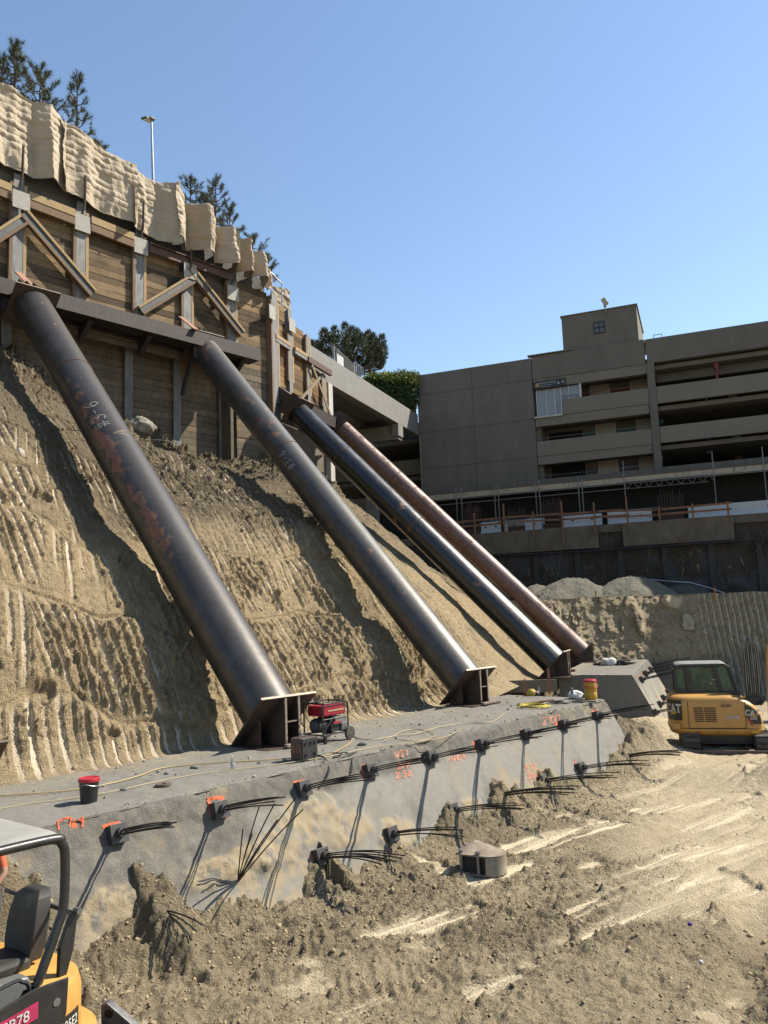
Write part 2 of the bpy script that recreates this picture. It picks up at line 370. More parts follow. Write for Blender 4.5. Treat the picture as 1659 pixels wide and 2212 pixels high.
# ------------------------------------------------------------------ clods lying on the floor and slope
def icos():
    p = (1+5**.5)/2
    v = np.array([(-1,p,0),(1,p,0),(-1,-p,0),(1,-p,0),(0,-1,p),(0,1,p),(0,-1,-p),(0,1,-p),(p,0,-1),(p,0,1),(-p,0,-1),(-p,0,1)],float)/math.hypot(1,p)
    f = [(0,11,5),(0,5,1),(0,1,7),(0,7,10),(0,10,11),(1,5,9),(5,11,4),(11,10,2),(10,7,6),(7,1,8),(3,9,4),(3,4,2),(3,2,6),(3,6,8),(3,8,9),(4,9,5),(2,4,11),(6,2,10),(8,6,7),(9,8,1)]
    return v, np.array(f)
IV, IF = icos()
def scatter(name, pts, sizes, mat, kind='stuff', shade=False):
    n = len(pts); vs = np.zeros((n,12,3))
    for i in range(n):
        R = np.linalg.qr(rng.normal(size=(3,3)))[0]
        q = IV*(.5+.9*rng.random((12,1)))*(rng.uniform(.5,1.25,3)); vs[i] = (q@R)*sizes[i]+pts[i]
    fs = (IF[None]+12*np.arange(n)[:,None,None]).reshape(-1,3)
    me = bpy.data.meshes.new(name); me.vertices.add(n*12); me.vertices.foreach_set('co',vs.astype(np.float32).ravel())
    me.loops.add(fs.size); me.loops.foreach_set('vertex_index',fs.astype(np.int32).ravel())
    me.polygons.add(len(fs)); me.polygons.foreach_set('loop_start',(np.arange(len(fs))*3).astype(np.int32)); me.polygons.foreach_set('loop_total',np.full(len(fs),3,np.int32))
    me.update(calc_edges=True); me.validate(); me.materials.append(mat)
    o = bpy.data.objects.new(name,me); COL.objects.link(o); return tag(o,kind=kind)
M_CLOD = simple('clods',(.45,.36,.225),(.33,.262,.162),1.3,.95,bump=.6,bscale=40,bdist=.01,spec=.2)
pts, sz = [], []
while len(pts) < 9000:
    x, y = rng.uniform(-6,14), rng.uniform(7.6,27); i = int((x-FX[0])/.031); j = int((y-FY[0])/.031)
    if rng.random() < FR[i,j]**2*.7 and to1(V(x,y,0))[1] < -.45:
        r = .008+.018*rng.random()**2+.03*rng.random()**28; pts.append((x,y,FH[i,j]+r*.25)); sz.append(r)
tag(scatter('dirt_clods',np.array(pts),np.array(sz),M_CLOD))

# ------------------------------------------------------------------ excavated slope under the struts
def build_slope():
    na, nv = 1280, 600
    a = np.linspace(0,1,na); v = np.linspace(0,1,nv)
    toe = np.zeros((na,3)); top = np.zeros((na,3)); nor = np.zeros((na,3)); al = np.zeros(na)
    for i, q in enumerate(a):
        if q < .52:
            w = q/.52; st_, sp_ = -1.5+16.7*w, 2.5+15.9*w
            toe[i] = L1(st_,3.2,TOPZ-.06); top[i] = L1(sp_,np.interp(sp_,[2,16.3,17.2],[17.4,17.4,16.55]),np.interp(sp_,[2,4,6.6,7.6,9,11.5,14,16.4,18.4],[11.0,10.9,10.5,9.6,8.9,7.9,7.1,6.95,7.3])); nor[i] = nrm(-T1+ZUP); al[i] = st_*.6+sp_*.4
        else:
            w = (q-.52)/.48; kt, kp = -7.1+18.6*w, 0.02+17*w
            toe[i] = L2(kt,11.62,TOPZ-.06); top[i] = L2(kp,-.1,np.interp(kp,[0,2,3.5,6.5,7.8,12,17],[7.3,7.4,7.6,7.4,6.5,4.6,3.4])); nor[i] = nrm(N2+ZUP); al[i] = 16.48+(kt+7.1)*.55+kp*.45
    k = np.ones(61)/61
    pad = np.pad(nor,((30,30),(0,0)),'edge'); nor = np.stack([np.convolve(pad[:,c],k,'valid') for c in range(3)],1); nor /= np.linalg.norm(nor,axis=1)[:,None]
    VV = v[None,:]; s = np.repeat(al[:,None],nv,1); d = np.linalg.norm(top-toe,axis=1)[:,None]*VV   # metres along and up the slope
    cA = np.array([(0,0),(.046,.002),(.07,.045),(.095,.088),(.181,.22),(.30,.36),(.482,.55),(.637,.73),(1,1)]); cB = np.array([(0,0),(.07,.002),(.111,.065),(.165,.18),(.239,.29),(.344,.475),(.439,.63),(.62,.80),(1,1)]); cC = np.array([(0,0),(.03,.03),(.5,.54),(1,1)])
    k_ = np.ones(17)/17; sm = lambda y: np.convolve(np.pad(y,8,'edge'),k_,'valid')
    cur = [(sm(np.interp(v,c.sum(1)/2,c[:,0])),sm(np.interp(v,c.sum(1)/2,c[:,1]))) for c in (cA,cB,cC)]
    wB = sst(7.0,12.0,al)[:,None]; wC = sst(15.2,17.6,al)[:,None]; mixc = lambda i: (cur[0][i]*(1-wB)+cur[1][i]*wB)*(1-wC)+cur[2][i]*wC
    Fh, Gz = mixc(0)[...,None], mixc(1)[...,None]
    P = toe[:,None,:]*(1-Fh)+top[:,None,:]*Fh; P[...,2] = toe[:,None,2]*(1-Gz[...,0])+top[:,None,2]*Gz[...,0]
    # tiers of bucket passes: each pass a row of tooth furrows with its own lean and depth
    tier = d/2.5+.55*fbm(s*.30,d*.15,3,5)+.20*vn(s*.8,d*0,9)+.15; ti = np.floor(tier); tf = tier-ti
    pas = np.floor((s+1.1*vn(ti*3.1,ti*0,8))/1.35); pf = (s+1.1*vn(ti*3.1,ti*0,8))/1.35-pas
    lean = .05+.22*vn(pas*2.7,ti*1.9,15)
    uu = (s+lean*(tf-.5)*2.5+.3*vn(ti*5.3,pas*.7,16))/(.285+.04*vn(pas*5.1,ti*3.3,18))+.05*fbm(s*1.5,d*1.2,3,17); u = uu % 1.0; gh = _h(np.floor(uu),ti,pas,71); gl = _h(np.floor(uu),ti,pas,72)
    wd_ = .155+.05*vn(pas*3.3,ti*2.2,44)
    edge_ = .05*fbm(s*9,d*9,3,45)+.03*fbm(s*3,d*3,2,48); strip = sst(wd_+.03,wd_-.015,np.abs(u-.5)+edge_)
    right = sst(17.2,19.4,s); low = sst(.55,.30,VV+.1*fbm(s*.5,d*.5,3,46))
    amp = np.clip(.42+.95*fbm(s*.36,d*.42,3,18)+.45*vn(pas*1.3,ti*2.2,19)+.28*low,0,1.1)*(1-.85*right)
    for cs_, cd_, rs_, rd_ in ((11.5,11.8,2.4,2.4),(13.5,8.8,3.0,2.2),(5.2,10.5,2.0,2.2),(3.0,6.5,2.5,1.4),(9.5,5.0,3.2,3.0),(2.5,1.6,3.5,1.6)): amp = np.maximum(amp,1.12*np.exp(-(((s-cs_)/rs_)**2+((d-cd_)/rd_)**2)**2)*(.8+.35*fbm(s*.9,d*.9,3,52)))
    amp = amp*(.35+.8*gh)*sst(-.05,.12,tf-.45*gl*(gl > .55))
    ledge = sst(.0,.07,tf)*sst(1.0,.86,tf); brk = 1-ledge
    n4 = fbm(s*4.5,d*4.5,4,26); rock = ridged(s*1.7,d*1.7,4,25)*.5+n4*.5
    c1 = chunk(s*2.6,d*2.9,27,.5); c2 = chunk(s*6.5,d*7,28,.35); c3 = chunk(s*14,d*15,29,.3)
    disp = .34*fbm(s*.26,d*.20,3,38)+.10*fbm(s*.8,d*.6,3,39)
    body = (1-strip)*amp*ledge
    rib = np.sqrt(np.clip(1-((np.abs(((u+.5)%1)-.5))/.36)**2,0,1))
    disp = disp+body*((.045+.06*low*rib)+.05*n4+.05*c1*(1-low)+.06*c2+.034*c3)-.08*brk*(.3+amp)*(1-.7*right)
    plain = (1-.9*strip*np.minimum(amp*1.6,1))
    c4 = chunk(s*26,d*26,30,.3); disp = disp+plain*(.022*rock+.018*c1+.024*c2+.02*c3+.010*c4+.012*fbm(s*11,d*11,3,47))*(1-.55*right)
    rag = sst(.05,.5,fbm(s*.5,d*.5,3,35)+.5*sst(.5,.85,VV)-.1); disp = disp+rag*(1-.5*right)*(.13*np.maximum(fbm(s*2.2,d*2.2,5,33),-.25)+.06*c1+.05*c2)*plain
    hole = np.zeros_like(s)
    for hs, hd, hr in ((3.9,2.3,.30),(2.9,2.9,.22),(5.2,1.2,.18),(9.7,2.2,.24),(6.4,6.2,.25),(4.5,8.5,.3)): hole = np.maximum(hole,sst(1,.5,np.hypot((s-hs)/1.25,(d-hd))/hr+.3*n4))
    disp = disp-.22*hole
    toprough = sst(.76,.97,VV)*(.45*fbm(s*1.1,d*1.1,5,37)+.22*c1+.12*c2)
    fade = sst(0,.03,VV); disp = (disp+toprough)*sst(.02,.075,VV)-.09*fade
    P = P+nor[:,None,:]*disp[...,None]
    smear = np.clip(strip*np.minimum(amp*1.7,1)*ledge*(.75+.5*fbm(s*3,d*.6,2,36)),0,1)
    damp = np.clip(.06+.9*sst(.30,.62,VV+.20*fbm(s*.5,d*.5,4,38))+.55*np.maximum(fbm(s*.7,d*.9,4,40),0)+.45*c1*(1-low)-.3*right-.25*low,0,1)*(1-.6*smear)
    gridmesh('earth_slope',P,M_SLOPE,'structure',dict(smear=smear,damp=damp))
    return P
SLOPE = build_slope()
def near_slope(p):
    q = SLOPE[::6,::6].reshape(-1,3); return q[np.argmin(((q-p)**2).sum(1))]
pts, sz = [], []
na_, nv_ = SLOPE.shape[:2]
while len(pts) < 6000:
    i, j = int(rng.integers(60,na_-40)), int(nv_*rng.random()); r = .010+.022*rng.random()**2+.05*rng.random()**20
    if rng.random() < .35+.6*(j/nv_)**3: pts.append(SLOPE[i,j]+V(.3,-.3,.9)*r*.2); sz.append(r)
scatter('slope_clods',np.array(pts),np.array(sz),M_CLOD)
M_LUMP = simple('old grout',(.40,.375,.32),(.20,.175,.13),5,.9,bump=.7,bscale=18,bdist=.03)
def lump(name, c, r, label, cat, mat=None, seed=0, sc=(1,1,1), sub=4):
    bm = bmesh.new(); bmesh.ops.create_icosphere(bm,subdivisions=sub,radius=1)
    for v in bm.verts:
        p = np.array(v.co); n = float(fbm(p[0]*1.6+seed*7.7+p[2],p[1]*1.6+p[2]*1.3,4,seed)); m2 = float(ridged(p[0]*3+p[2]*2,p[1]*3+seed,3,seed+3))
        v.co = Vector([float(q) for q in p*(1+.42*n+.22*m2)*r*np.array(sc)])
    me = bpy.data.meshes.new(name); bm.to_mesh(me); bm.free(); me.polygons.foreach_set('use_smooth',[True]*len(me.polygons))
    me.materials.append(mat or M_LUMP); o = bpy.data.objects.new(name,me); COL.objects.link(o); o.location = [float(q) for q in c]; o['_o'] = [float(q) for q in c]
    return tag(o,label,cat)
p = near_slope(w1(0,0)[0]*0+L1(*w1(310,915,15.6))); lump('concrete_lump',p,.42,'grey lump of old concrete on the slope crest beside the second strut','rubble',seed=1,sc=(1.2,.9,.85))
p = onplane(38,1000,SLOPE[int(.52*1280*.3),330],nrm(-T1+ZUP)); lump('concrete_lump',p,.34,'pale lump of old concrete stuck in the slope at the left edge','rubble',seed=2,sc=(.8,.9,1.2))

# ------------------------------------------------------------------ cut bank beyond the block, and its bench
BK = lambda n: np.minimum(9.34+(n-12.4)*.75,16.6)
def build_bank():
    KB = 9.34
    n = np.arange(7.0,46,.04); h = np.linspace(0,1,170); N_, Hh = np.meshgrid(n,h,indexing='ij')
    top = .36+.05*fbm(n*1.5,n*0,3,3); z = (FLOOR-.3)+(top[:,None]-(FLOOR-.3))*Hh
    zz_ = z*1.0; ph = (N_+.10*z+.05*fbm(N_,z,2,4))/.3; strip = sst(.2,.15,np.abs(ph%1-.5)+.03*fbm(N_*7,z*7,3,14)); zone = sst(.0,.3,fbm(N_*.35,z*.45,3,5)+.8*sst(16,19,N_)-.42)
    b1_ = chunk(N_*.9,z*.55,6,.4,.4); b2_ = chunk(N_*2.4,z*1.5,7,.4); c2 = chunk(N_*6,z*6,8,.35); c3 = chunk(N_*13,z*13,9,.3)
    hz = .05*np.abs(((z*1.35+.25*fbm(N_*.5,z,2,15))%1)-.5)
    out = 1.55*(1-Hh)**1.1+.30*b1_*(1-zone)+.14*b2_+.10*zone*(1-strip)*(1+.6*c2)+.05*c2+.025*c3+hz+.10*fbm(N_*3,z*3,4,10)
    out = out+sst(.92,1,Hh)*.15*fbm(N_*2.5,z*0,3,11)
    out = out+np.maximum(0,(-2.9-z))*(.75+.35*fbm(N_*.6,z*0,3,12))
    P = L2(0,0,0)[None,None,:]+A2*(BK(N_)-out)[...,None]+N2*N_[...,None]+ZUP*z[...,None]
    gridmesh('cut_bank',P,M_BANK,'structure',dict(smear=np.clip(strip*zone+.7*(b1_ > .3)*(1-zone)*sst(-.2,.3,fbm(N_*2,z*2,3,16)),0,1),damp=np.clip(.55*fbm(N_*.6,z*1.2,4,13)+.65*sst(-2.2,-3.0,z)+.3*c2,0,1)))
    n2 = np.arange(5.0,46,.15); f_ = np.linspace(0,1,60); N3, Ff = np.meshgrid(n2,f_,indexing='ij'); K = BK(N3)-.02+(KG-3.7-BK(N3)+.02)*Ff
    z = .33+.06*fbm(K*1.2,N3*1.2,3,14)*(Ff > .02)
    gridmesh('bank_top',L2(0,0,0)+A2*K[...,None]+N2*N3[...,None]+ZUP*z[...,None],M_BANK,'structure',dict(smear=z*0,damp=z*0+.2))
build_bank()
M_GRAVEL = NT('gravel'); _n = M_GRAVEL
_v = _n.vor(40,out='Color'); _c = _n.mix(_n.ramp(_n.noise(30,4),.3,.7),(.13,.122,.095),(.26,.245,.19)); _c = _n.mix(_n.ramp(_n.noise(60,3,.7),.45,.75),_c,(.34,.32,.26))
_n.set(_c,.9,0,.2); _n.bump(_n.vor(42),1,.03); M_GRAVEL = _n.m
M_GRAVEL_D = simple('shade dark gravel',(.13,.12,.09),(.08,.075,.06),10,.95,bump=.8,bscale=40,bdist=.04)  # dark tone puts the garage shade on the rear heap into its colour
def pile(px, py, k, rad_, label, mat, seed, squash=1.0, sink=.4, group=None):
    apex = wk(px,py,k); zb = .3; H = apex[2]-zb
    r = np.linspace(0,1,150); th = np.linspace(0,2*PI,421)
    R_, Th = np.meshgrid(r,th,indexing='ij')
    rr = rad_*(1+.22*fbm(np.cos(Th)*1.3+seed,np.sin(Th)*1.3,3,seed))*R_
    gx, gy = rr*np.cos(Th), rr*np.sin(Th); prof = np.clip(1-R_**1.02,0,1); prof = prof*(1-.12*np.exp(-(R_/.14)**2)); z = zb+H*prof+.16*fbm(gx*.9+seed,gy*.9,4,seed+1)*sst(0,.5,R_)+.05*fbm(gx*3,gy*3,4,seed+2)+.035*chunk(gx*7,gy*7,seed,.3)+.03*chunk(gx*13,gy*13,seed+3,.3)-R_**8*sink
    P = L2(0,0,0)+A2*(k+rr*np.sin(Th)*squash+.62*rr*np.cos(Th))[...,None]+N2*(apex[1]+rr*np.cos(Th))[...,None]+ZUP*z[...,None]
    o = gridmesh('gravel_pile',P,mat); return tag(o,label,'gravel pile',group)
GP = 'gravel piles on the bench'
pile(1238,1241,11.1,2.5,'rounded grey gravel pile between the red brown strut and the widest heap',M_GRAVEL,3,squash=.75,group=GP)
pile(1362,1239,12.5,2.6,'widest rounded grey gravel pile on the bench, right of its neighbour',M_GRAVEL,5,squash=.6,group=GP)
pile(1158,1258,10.7,1.5,'smallest grey gravel pile half hidden behind the red brown strut',M_GRAVEL,8,group=GP)
pile(1478,1260,16.2,2.0,'dark shaded soil heap with white sheeting over it, behind the gravel',M_GRAVEL_D,13,group=GP)

# ------------------------------------------------------------------ concrete blocks
def concrete(name, c, c2, c3, stain):
    m = NT(name); a = m.noise(1.3,8,.65); b = m.noise(9,8,.7); d = m.noise(60,4,.6)
    col = m.mix(m.ramp(b,.35,.68),c,c2); col = m.mix(m.ramp(a,.5,.68,0,.6),col,c3)
    col = m.mix(m.math('MULTIPLY',m.attr('rough'),m.ramp(b,.3,.6,.5,1)),col,c3)
    col = m.mix(m.math('MULTIPLY',m.attr('stain'),m.ramp(m.noise(5,8,.7),.4,.55)),col,stain)
    col = m.mix(m.ramp(d,.62,.72,0,.5),col,tuple(q*.45 for q in c))
    m.set(col,.9,0,.25); h = m.math('ADD',m.math('MULTIPLY',m.noise(18,7,.7),.7),m.math('MULTIPLY',d,.4)); m.bump(m.math('MULTIPLY',h,m.math('ADD',.25,m.attr('rough'))),.9,.03); return m.m
M_CONC = concrete('poured block',(.285,.268,.236),(.235,.220,.193),(.140,.130,.112),(.35,.285,.185))
def fdisp(s, d):                                   # relief of the block face (poured against dirt)
    s = np.asarray(s,float); d = np.asarray(d,float)
    r = sst(.62,.35,d-.12*fbm(s*1.2,d*0,3,5)) ; r = np.maximum(r,.75*sst(4.6,3.0,s+.8*fbm(s*1.2,d*2,3,6))*sst(1.9,1.2,d))
    return .03*fbm(s*.8,d*.8,3,7)+r*(.022*ridged(s*4,d*4,4,8)+.05*np.minimum(fbm(s*2.2,d*2.2,4,9),.05)+.020*chunk(s*9,d*9,31,.4)-.05*chunk(s*1.6,d*1.9,33,.7)), r
def facept(s, d, lift=0.): 
    f_, _ = fdisp(s,d); return L1(s,-d*math.sin(BAT),TOPZ-d*math.cos(BAT))+NF*(float(f_)+lift)
def build_block(name, label, s0, s1, st, P0, along, out, width, dmax, seed, topz):
    nf = nrm(out*math.cos(BAT)+ZUP*math.sin(BAT)); root = thing(name,P0(s0)+ZUP*(-1.8),label,'concrete block')
    s = np.arange(s0,s1+st/2,st); d = np.arange(0,dmax,st); S_, D_ = np.meshgrid(s,d,indexing='ij')
    f_, r_ = fdisp(S_+seed,D_)
    f_ = f_*sst(0,.06,D_)-.03*np.exp(-(D_/.05)**2)*(1+fbm(S_*4,S_*0,3,4))
    base = np.stack([P0(q) for q in s])
    P = base[:,None,:]+out*(D_*math.sin(BAT))[...,None]-ZUP*(D_*math.cos(BAT))[...,None]+nf*f_[...,None]
    stain = np.clip(sst(.0,.35,fbm((S_+seed)*.8,D_*.7,4,14)+.62*sst(.65,1.7,D_)-.42)+.4*sst(.18,.45,fbm((S_+seed)*2.5,D_*.9,4,24)),0,1)*(1-r_*.3)
    if seed == 0:
        for (x_, y_, rs_, rd_) in ((640,1772,.55,.35),(745,1795,.5,.30),(600,1835,.6,.3),(540,1860,.5,.25),(860,1800,.45,.25),(470,1880,.5,.2),(690,1740,.3,.2),(1010,1745,.4,.15),(240,1960,.5,.25)):
            a_, b_ = face_px(x_,y_); q_ = np.exp(-(((S_-a_)/rs_)**2+((D_-b_)/rd_)**2)); mk = sst(.25,.45,q_+.35*fbm(S_*2.2,D_*1.6,4,int(x_))); stain = np.maximum(stain,mk*1.25*(q_ > .05)); P = P+nf*(mk*(q_ > .05)*(.02+.05*np.maximum(fbm(S_*5,D_*5,4,9),0)+.03*chunk(S_*6,D_*6,11,.4)))[...,None]
    gridmesh('front_face',P,M_CONC,None,dict(rough=r_,stain=stain),parent=root)
    t = np.arange(0,width+st,st*1.2); S2, T2 = np.meshgrid(s,t,indexing='ij')
    z = .022*fbm(S2*1.2,T2*1.2,3,15)+.010*fbm(S2*6,T2*6,3,16); z = z*sst(0,.05,T2)-.03*np.exp(-(T2/.06)**2)
    Pt = base[:,None,:]-out*T2[...,None]+ZUP*z[...,None]
    gridmesh('top_face',Pt,M_CONC,None,dict(rough=.35+0*S2,stain=np.clip(.55*fbm(S2*.8,T2*.8,3,17)+.5*sst(width*.6,width,T2),0,1)),parent=root)
    for se in (s0,s1):                              # end faces
        d = np.arange(0,dmax,st*1.5); q = np.linspace(0,1,40); Dd, Q = np.meshgrid(d,q,indexing='ij')
        sg = 1 if se == s1 else -1; rough_ = .012*fbm(Dd*3,Q*6,4,18)
        Pe = P0(se)-ZUP*(Dd*math.cos(BAT))[...,None]+out*((Dd*math.sin(BAT))*(1-Q)-Q*width)[...,None]+along*(sg*rough_)[...,None]
        gridmesh('end_face',Pe,M_CONC,None,dict(rough=.15+0*Dd,stain=np.clip(.4*fbm(Dd*2,Q*3,3,19),0,1)),parent=root)
    return root, nf
B1, _ = build_block('concrete_block','long grey concrete block with battered face and upper row of nine anchors',-7.0,16.75,.05,lambda s: L1(s,0,TOPZ),S1,-T1,3.3,2.6,0,TOPZ)
_b2 = to2(V(9.1,30.69,TOPZ))
B2, NF2 = build_block('concrete_block','smaller concrete block farther back, with shaded end, under the two far struts',_b2[0],9.4,.07,lambda k: L2(k,_b2[1],TOPZ),A2,N2,2.75,2.6,40,TOPZ)
pts, sz = [], []
for i in range(2600):
    q = rng.random(); s_, t_ = rng.uniform(-4,16.5), (3.1*rng.random()**.8 if q < .75 else rng.choice([.05,3.1])+rng.normal()*.06); r = .006+.010*rng.random()**2+.03*rng.random()**25; pts.append(L1(s_,t_,TOPZ+r*.3)); sz.append(r)
scatter('block_grit',np.array(pts),np.array(sz),simple('grit',(.34,.31,.26),(.2,.185,.155),6,.95,bump=0))
# timber boards shoring the gap between the blocks
M_PLANK = simple('grey plank',(.30,.24,.16),(.17,.13,.09),3,.85,stretch=(3,3,14),bump=.3,bscale=20)
M_STAKE = simple('orange stake',(.42,.17,.07),(.30,.13,.06),6,.8)
for i, (a, b, z0, z1, lb) in enumerate((((1062,1482),(1203,1478),TOPZ-.25,TOPZ+.17,'upper grey timber board shoring the gap between the two concrete blocks'),((1068,1500),(1203,1492),TOPZ-.62,TOPZ-.27,'lower grey timber board shoring the gap between the two concrete blocks'))):
    A_, B_ = atz(*a,TOPZ), atz(*b,TOPZ); m = MB(); d_ = B_-A_; d_[2] = 0; m.box((A_+B_)/2*V(1,1,0)+ZUP*(z0+z1)/2,d_,nrm(V(-d_[1],d_[0],0))*.06,ZUP*(z1-z0))
    tag(m.build('timber_board',M_PLANK,bevel=.006,loc=(A_+B_)/2),lb,'timber board','boards between the blocks')
for i, ((x, y0, y1), lb) in enumerate((((1135,1503,1468),'short orange wooden stake standing by the timber boards'),((1187,1492,1444),'taller orange wooden stake beside the far block'))):
    P_ = atz(x,y0,TOPZ); h = (y0-y1)/FPX*P_[1]*1.02; m = MB(); m.prism([P_+V(-.035,-.02,-.1),P_+V(.035,-.02,-.1),P_+V(.035,-.02,h-.04),P_+V(0,-.02,h),P_+V(-.035,-.02,h-.04)],V(0,.035,0))
    tag(m.build('wooden_stake',M_STAKE,loc=P_),lb,'stake','wooden stakes by the blocks')
for (x, y0, y1, lb) in ((1289,1308,1276,'small orange survey stake at the bank edge between gravel heaps'),(1546,1296,1268,'small orange survey stake on the bank top near the sheeting')):
    P_ = onplane(x,y0,L2(10,0,0),A2); h = (y0-y1)/FPX*P_[1]; m = MB(); m.prism([P_+V(-.03,0,-.1),P_+V(.03,0,-.1),P_+V(.03,0,h-.03),P_+V(0,0,h),P_+V(-.03,0,h-.03)],V(0,.03,0))
    tag(m.build('wooden_stake',M_STAKE,loc=P_),lb,'stake','survey stakes on the bank')
# ------------------------------------------------------------------ steel struts
def steel(name, c, c2, rust=(.26,.105,.045), rough=.42, metal=.55, specks=0., dust=(.33,.30,.25), spec=.6, coat=.28):
    m = NT(name); a = m.noise(2.2,8,.65); b = m.noise(14,6,.65)
    col = m.mix(m.ramp(a,.35,.66),c,c2)
    rm = m.ramp(m.math('ADD',m.attr('rust'),m.math('MULTIPLY',m.math('SUBTRACT',m.noise(2.6,10,.75),.5),3.0)),.50,.62)
    col = m.mix(rm,col,m.mix(m.ramp(b,.35,.65),rust,tuple(q*.5 for q in rust)))
    dm = m.math('MULTIPLY',m.attr('dust'),m.ramp(b,.35,.7,.25,1)); col = m.mix(m.math('MULTIPLY',dm,.55),col,dust)
    sp = m.ramp(m.vor(38),.10,.055) if specks else None
    if specks:
        f = m.math('MULTIPLY',m.math('MULTIPLY',sp,m.ramp(m.noise(4,3),.4,.6)),m.attr('specks')); col = m.mix(m.math('MULTIPLY',f,specks),col,dust)
    r = m.math('ADD',m.ramp(a,.3,.7,rough-.08,rough+.1),m.math('MULTIPLY',rm,.3)); r = m.math('ADD',r,m.math('MULTIPLY',dm,.25))
    m.set(col,r,m.math('MULTIPLY',m.math('SUBTRACT',1.,m.math('MAXIMUM',rm,dm)),metal),spec)
    m.b.inputs['Coat Weight'].default_value = coat; m.b.inputs['Coat Roughness'].default_value = .30; m.bump(m.noise(7,6,.6),.12,.02); return m.m
M_PIPE1 = steel('mill scale steel',(.108,.096,.085),(.054,.047,.042),rough=.42,metal=.6,specks=.8)
M_PIPE2 = steel('dull steel',(.115,.11,.10),(.062,.059,.055),rough=.46,metal=.5,specks=.8)
M_PIPE3 = steel('black painted steel',(.020,.021,.024),(.014,.015,.017),rough=.30,metal=.25,specks=.5)
M_PIPE4 = steel('brown primer steel',(.175,.092,.070),(.12,.064,.052),rust=(.17,.08,.05),rough=.55,metal=.15,specks=.4)
M_WELD = simple('rusty weld',(.20,.085,.04),(.10,.05,.03),30,.8)
M_PLATE = simple('rusty plate',(.060,.048,.042),(.11,.065,.045),5,.6,.35)
M_PLATE_EDGE = simple('cut plate edge',(.36,.31,.25),(.25,.19,.14),12,.6,.3)
M_WALER = simple('waler steel',(.032,.025,.023),(.048,.033,.028),4,.6,.3,stretch=(1,1,1))
M_CHALK = simple('chalk',(.5,.48,.44),(.36,.35,.32),40,.95,bump=0)
M_CHALK_O = simple('ochre chalk',(.50,.36,.24),(.42,.3,.2),40,.95,bump=0)
GL = {'0':[[(0,.1),(.25,0),(.5,.1),(.55,.5),(.5,.9),(.25,1),(0,.9),(-.05,.5),(0,.1)]],
 '1':[[(.1,.8),(.28,1),(.28,0)]],'2':[[(0,.8),(.1,.97),(.35,1),(.52,.8),(.4,.5),(0,0),(.55,0)]],
 '3':[[(0,.9),(.25,1),(.5,.8),(.22,.55),(.52,.3),(.3,0),(0,.1)]],'4':[[(.4,0),(.4,1),(0,.35),(.55,.35)]],'5':[[(.5,1),(.08,1),(.03,.55),(.4,.6),(.52,.3),(.3,0),(0,.08)]],
 '6':[[(.45,1),(.12,.65),(0,.3),(.2,0),(.45,.12),(.45,.4),(.2,.5),(.02,.3)]],'7':[[(0,.95),(.55,1),(.2,0)]],
 '8':[[(.27,.52),(.05,.75),(.25,1),(.48,.78),(.27,.52),(0,.22),(.26,0),(.53,.22),(.27,.52)]],'9':[[(.5,.75),(.25,.5),(.05,.72),(.25,1),(.5,.78),(.42,0)]],
 '#':[[(.15,0),(.25,1)],[(.4,0),(.5,1)],[(-.02,.33),(.6,.36)],[(.02,.66),(.65,.7)]],'-':[[(.05,.45),(.4,.48)]],'.':[[(.1,0),(.16,.05)]],
 'A':[[(0,0),(.27,1),(.55,0)],[(.12,.4),(.43,.4)]],'L':[[(.05,1),(.05,0),(.5,0)]],'E':[[(.5,1),(.05,1),(.05,0),(.5,0)],[(.05,.5),(.4,.5)]],'X':[[(0,0),(.55,1)],[(0,1),(.55,0)]],
 'W':[[(0,1),(.15,0),(.3,.6),(.45,0),(.6,1)]],'/':[[(0,0),(.4,1)]],' ':[]}
def hand(txt, h, wob=.03):                          # hand-drawn strokes in a plane, origin at lower left
    out, x = [], 0
    for ch in txt:
        for st_ in GL[ch]:
            pts_ = []
            for (a, b), (c, d) in zip(st_[:-1],st_[1:]):
                for q in (0,.33,.66): pts_.append((x+(a+(c-a)*q)*h,(b+(d-b)*q)*h))
            pts_.append((x+st_[-1][0]*h,st_[-1][1]*h)); out.append([(p+random.uniform(-wob,wob)*h,q+random.uniform(-wob,wob)*h) for p,q in pts_])
        x += (.38 if ch in '1.' else .78)*h
    return out, x
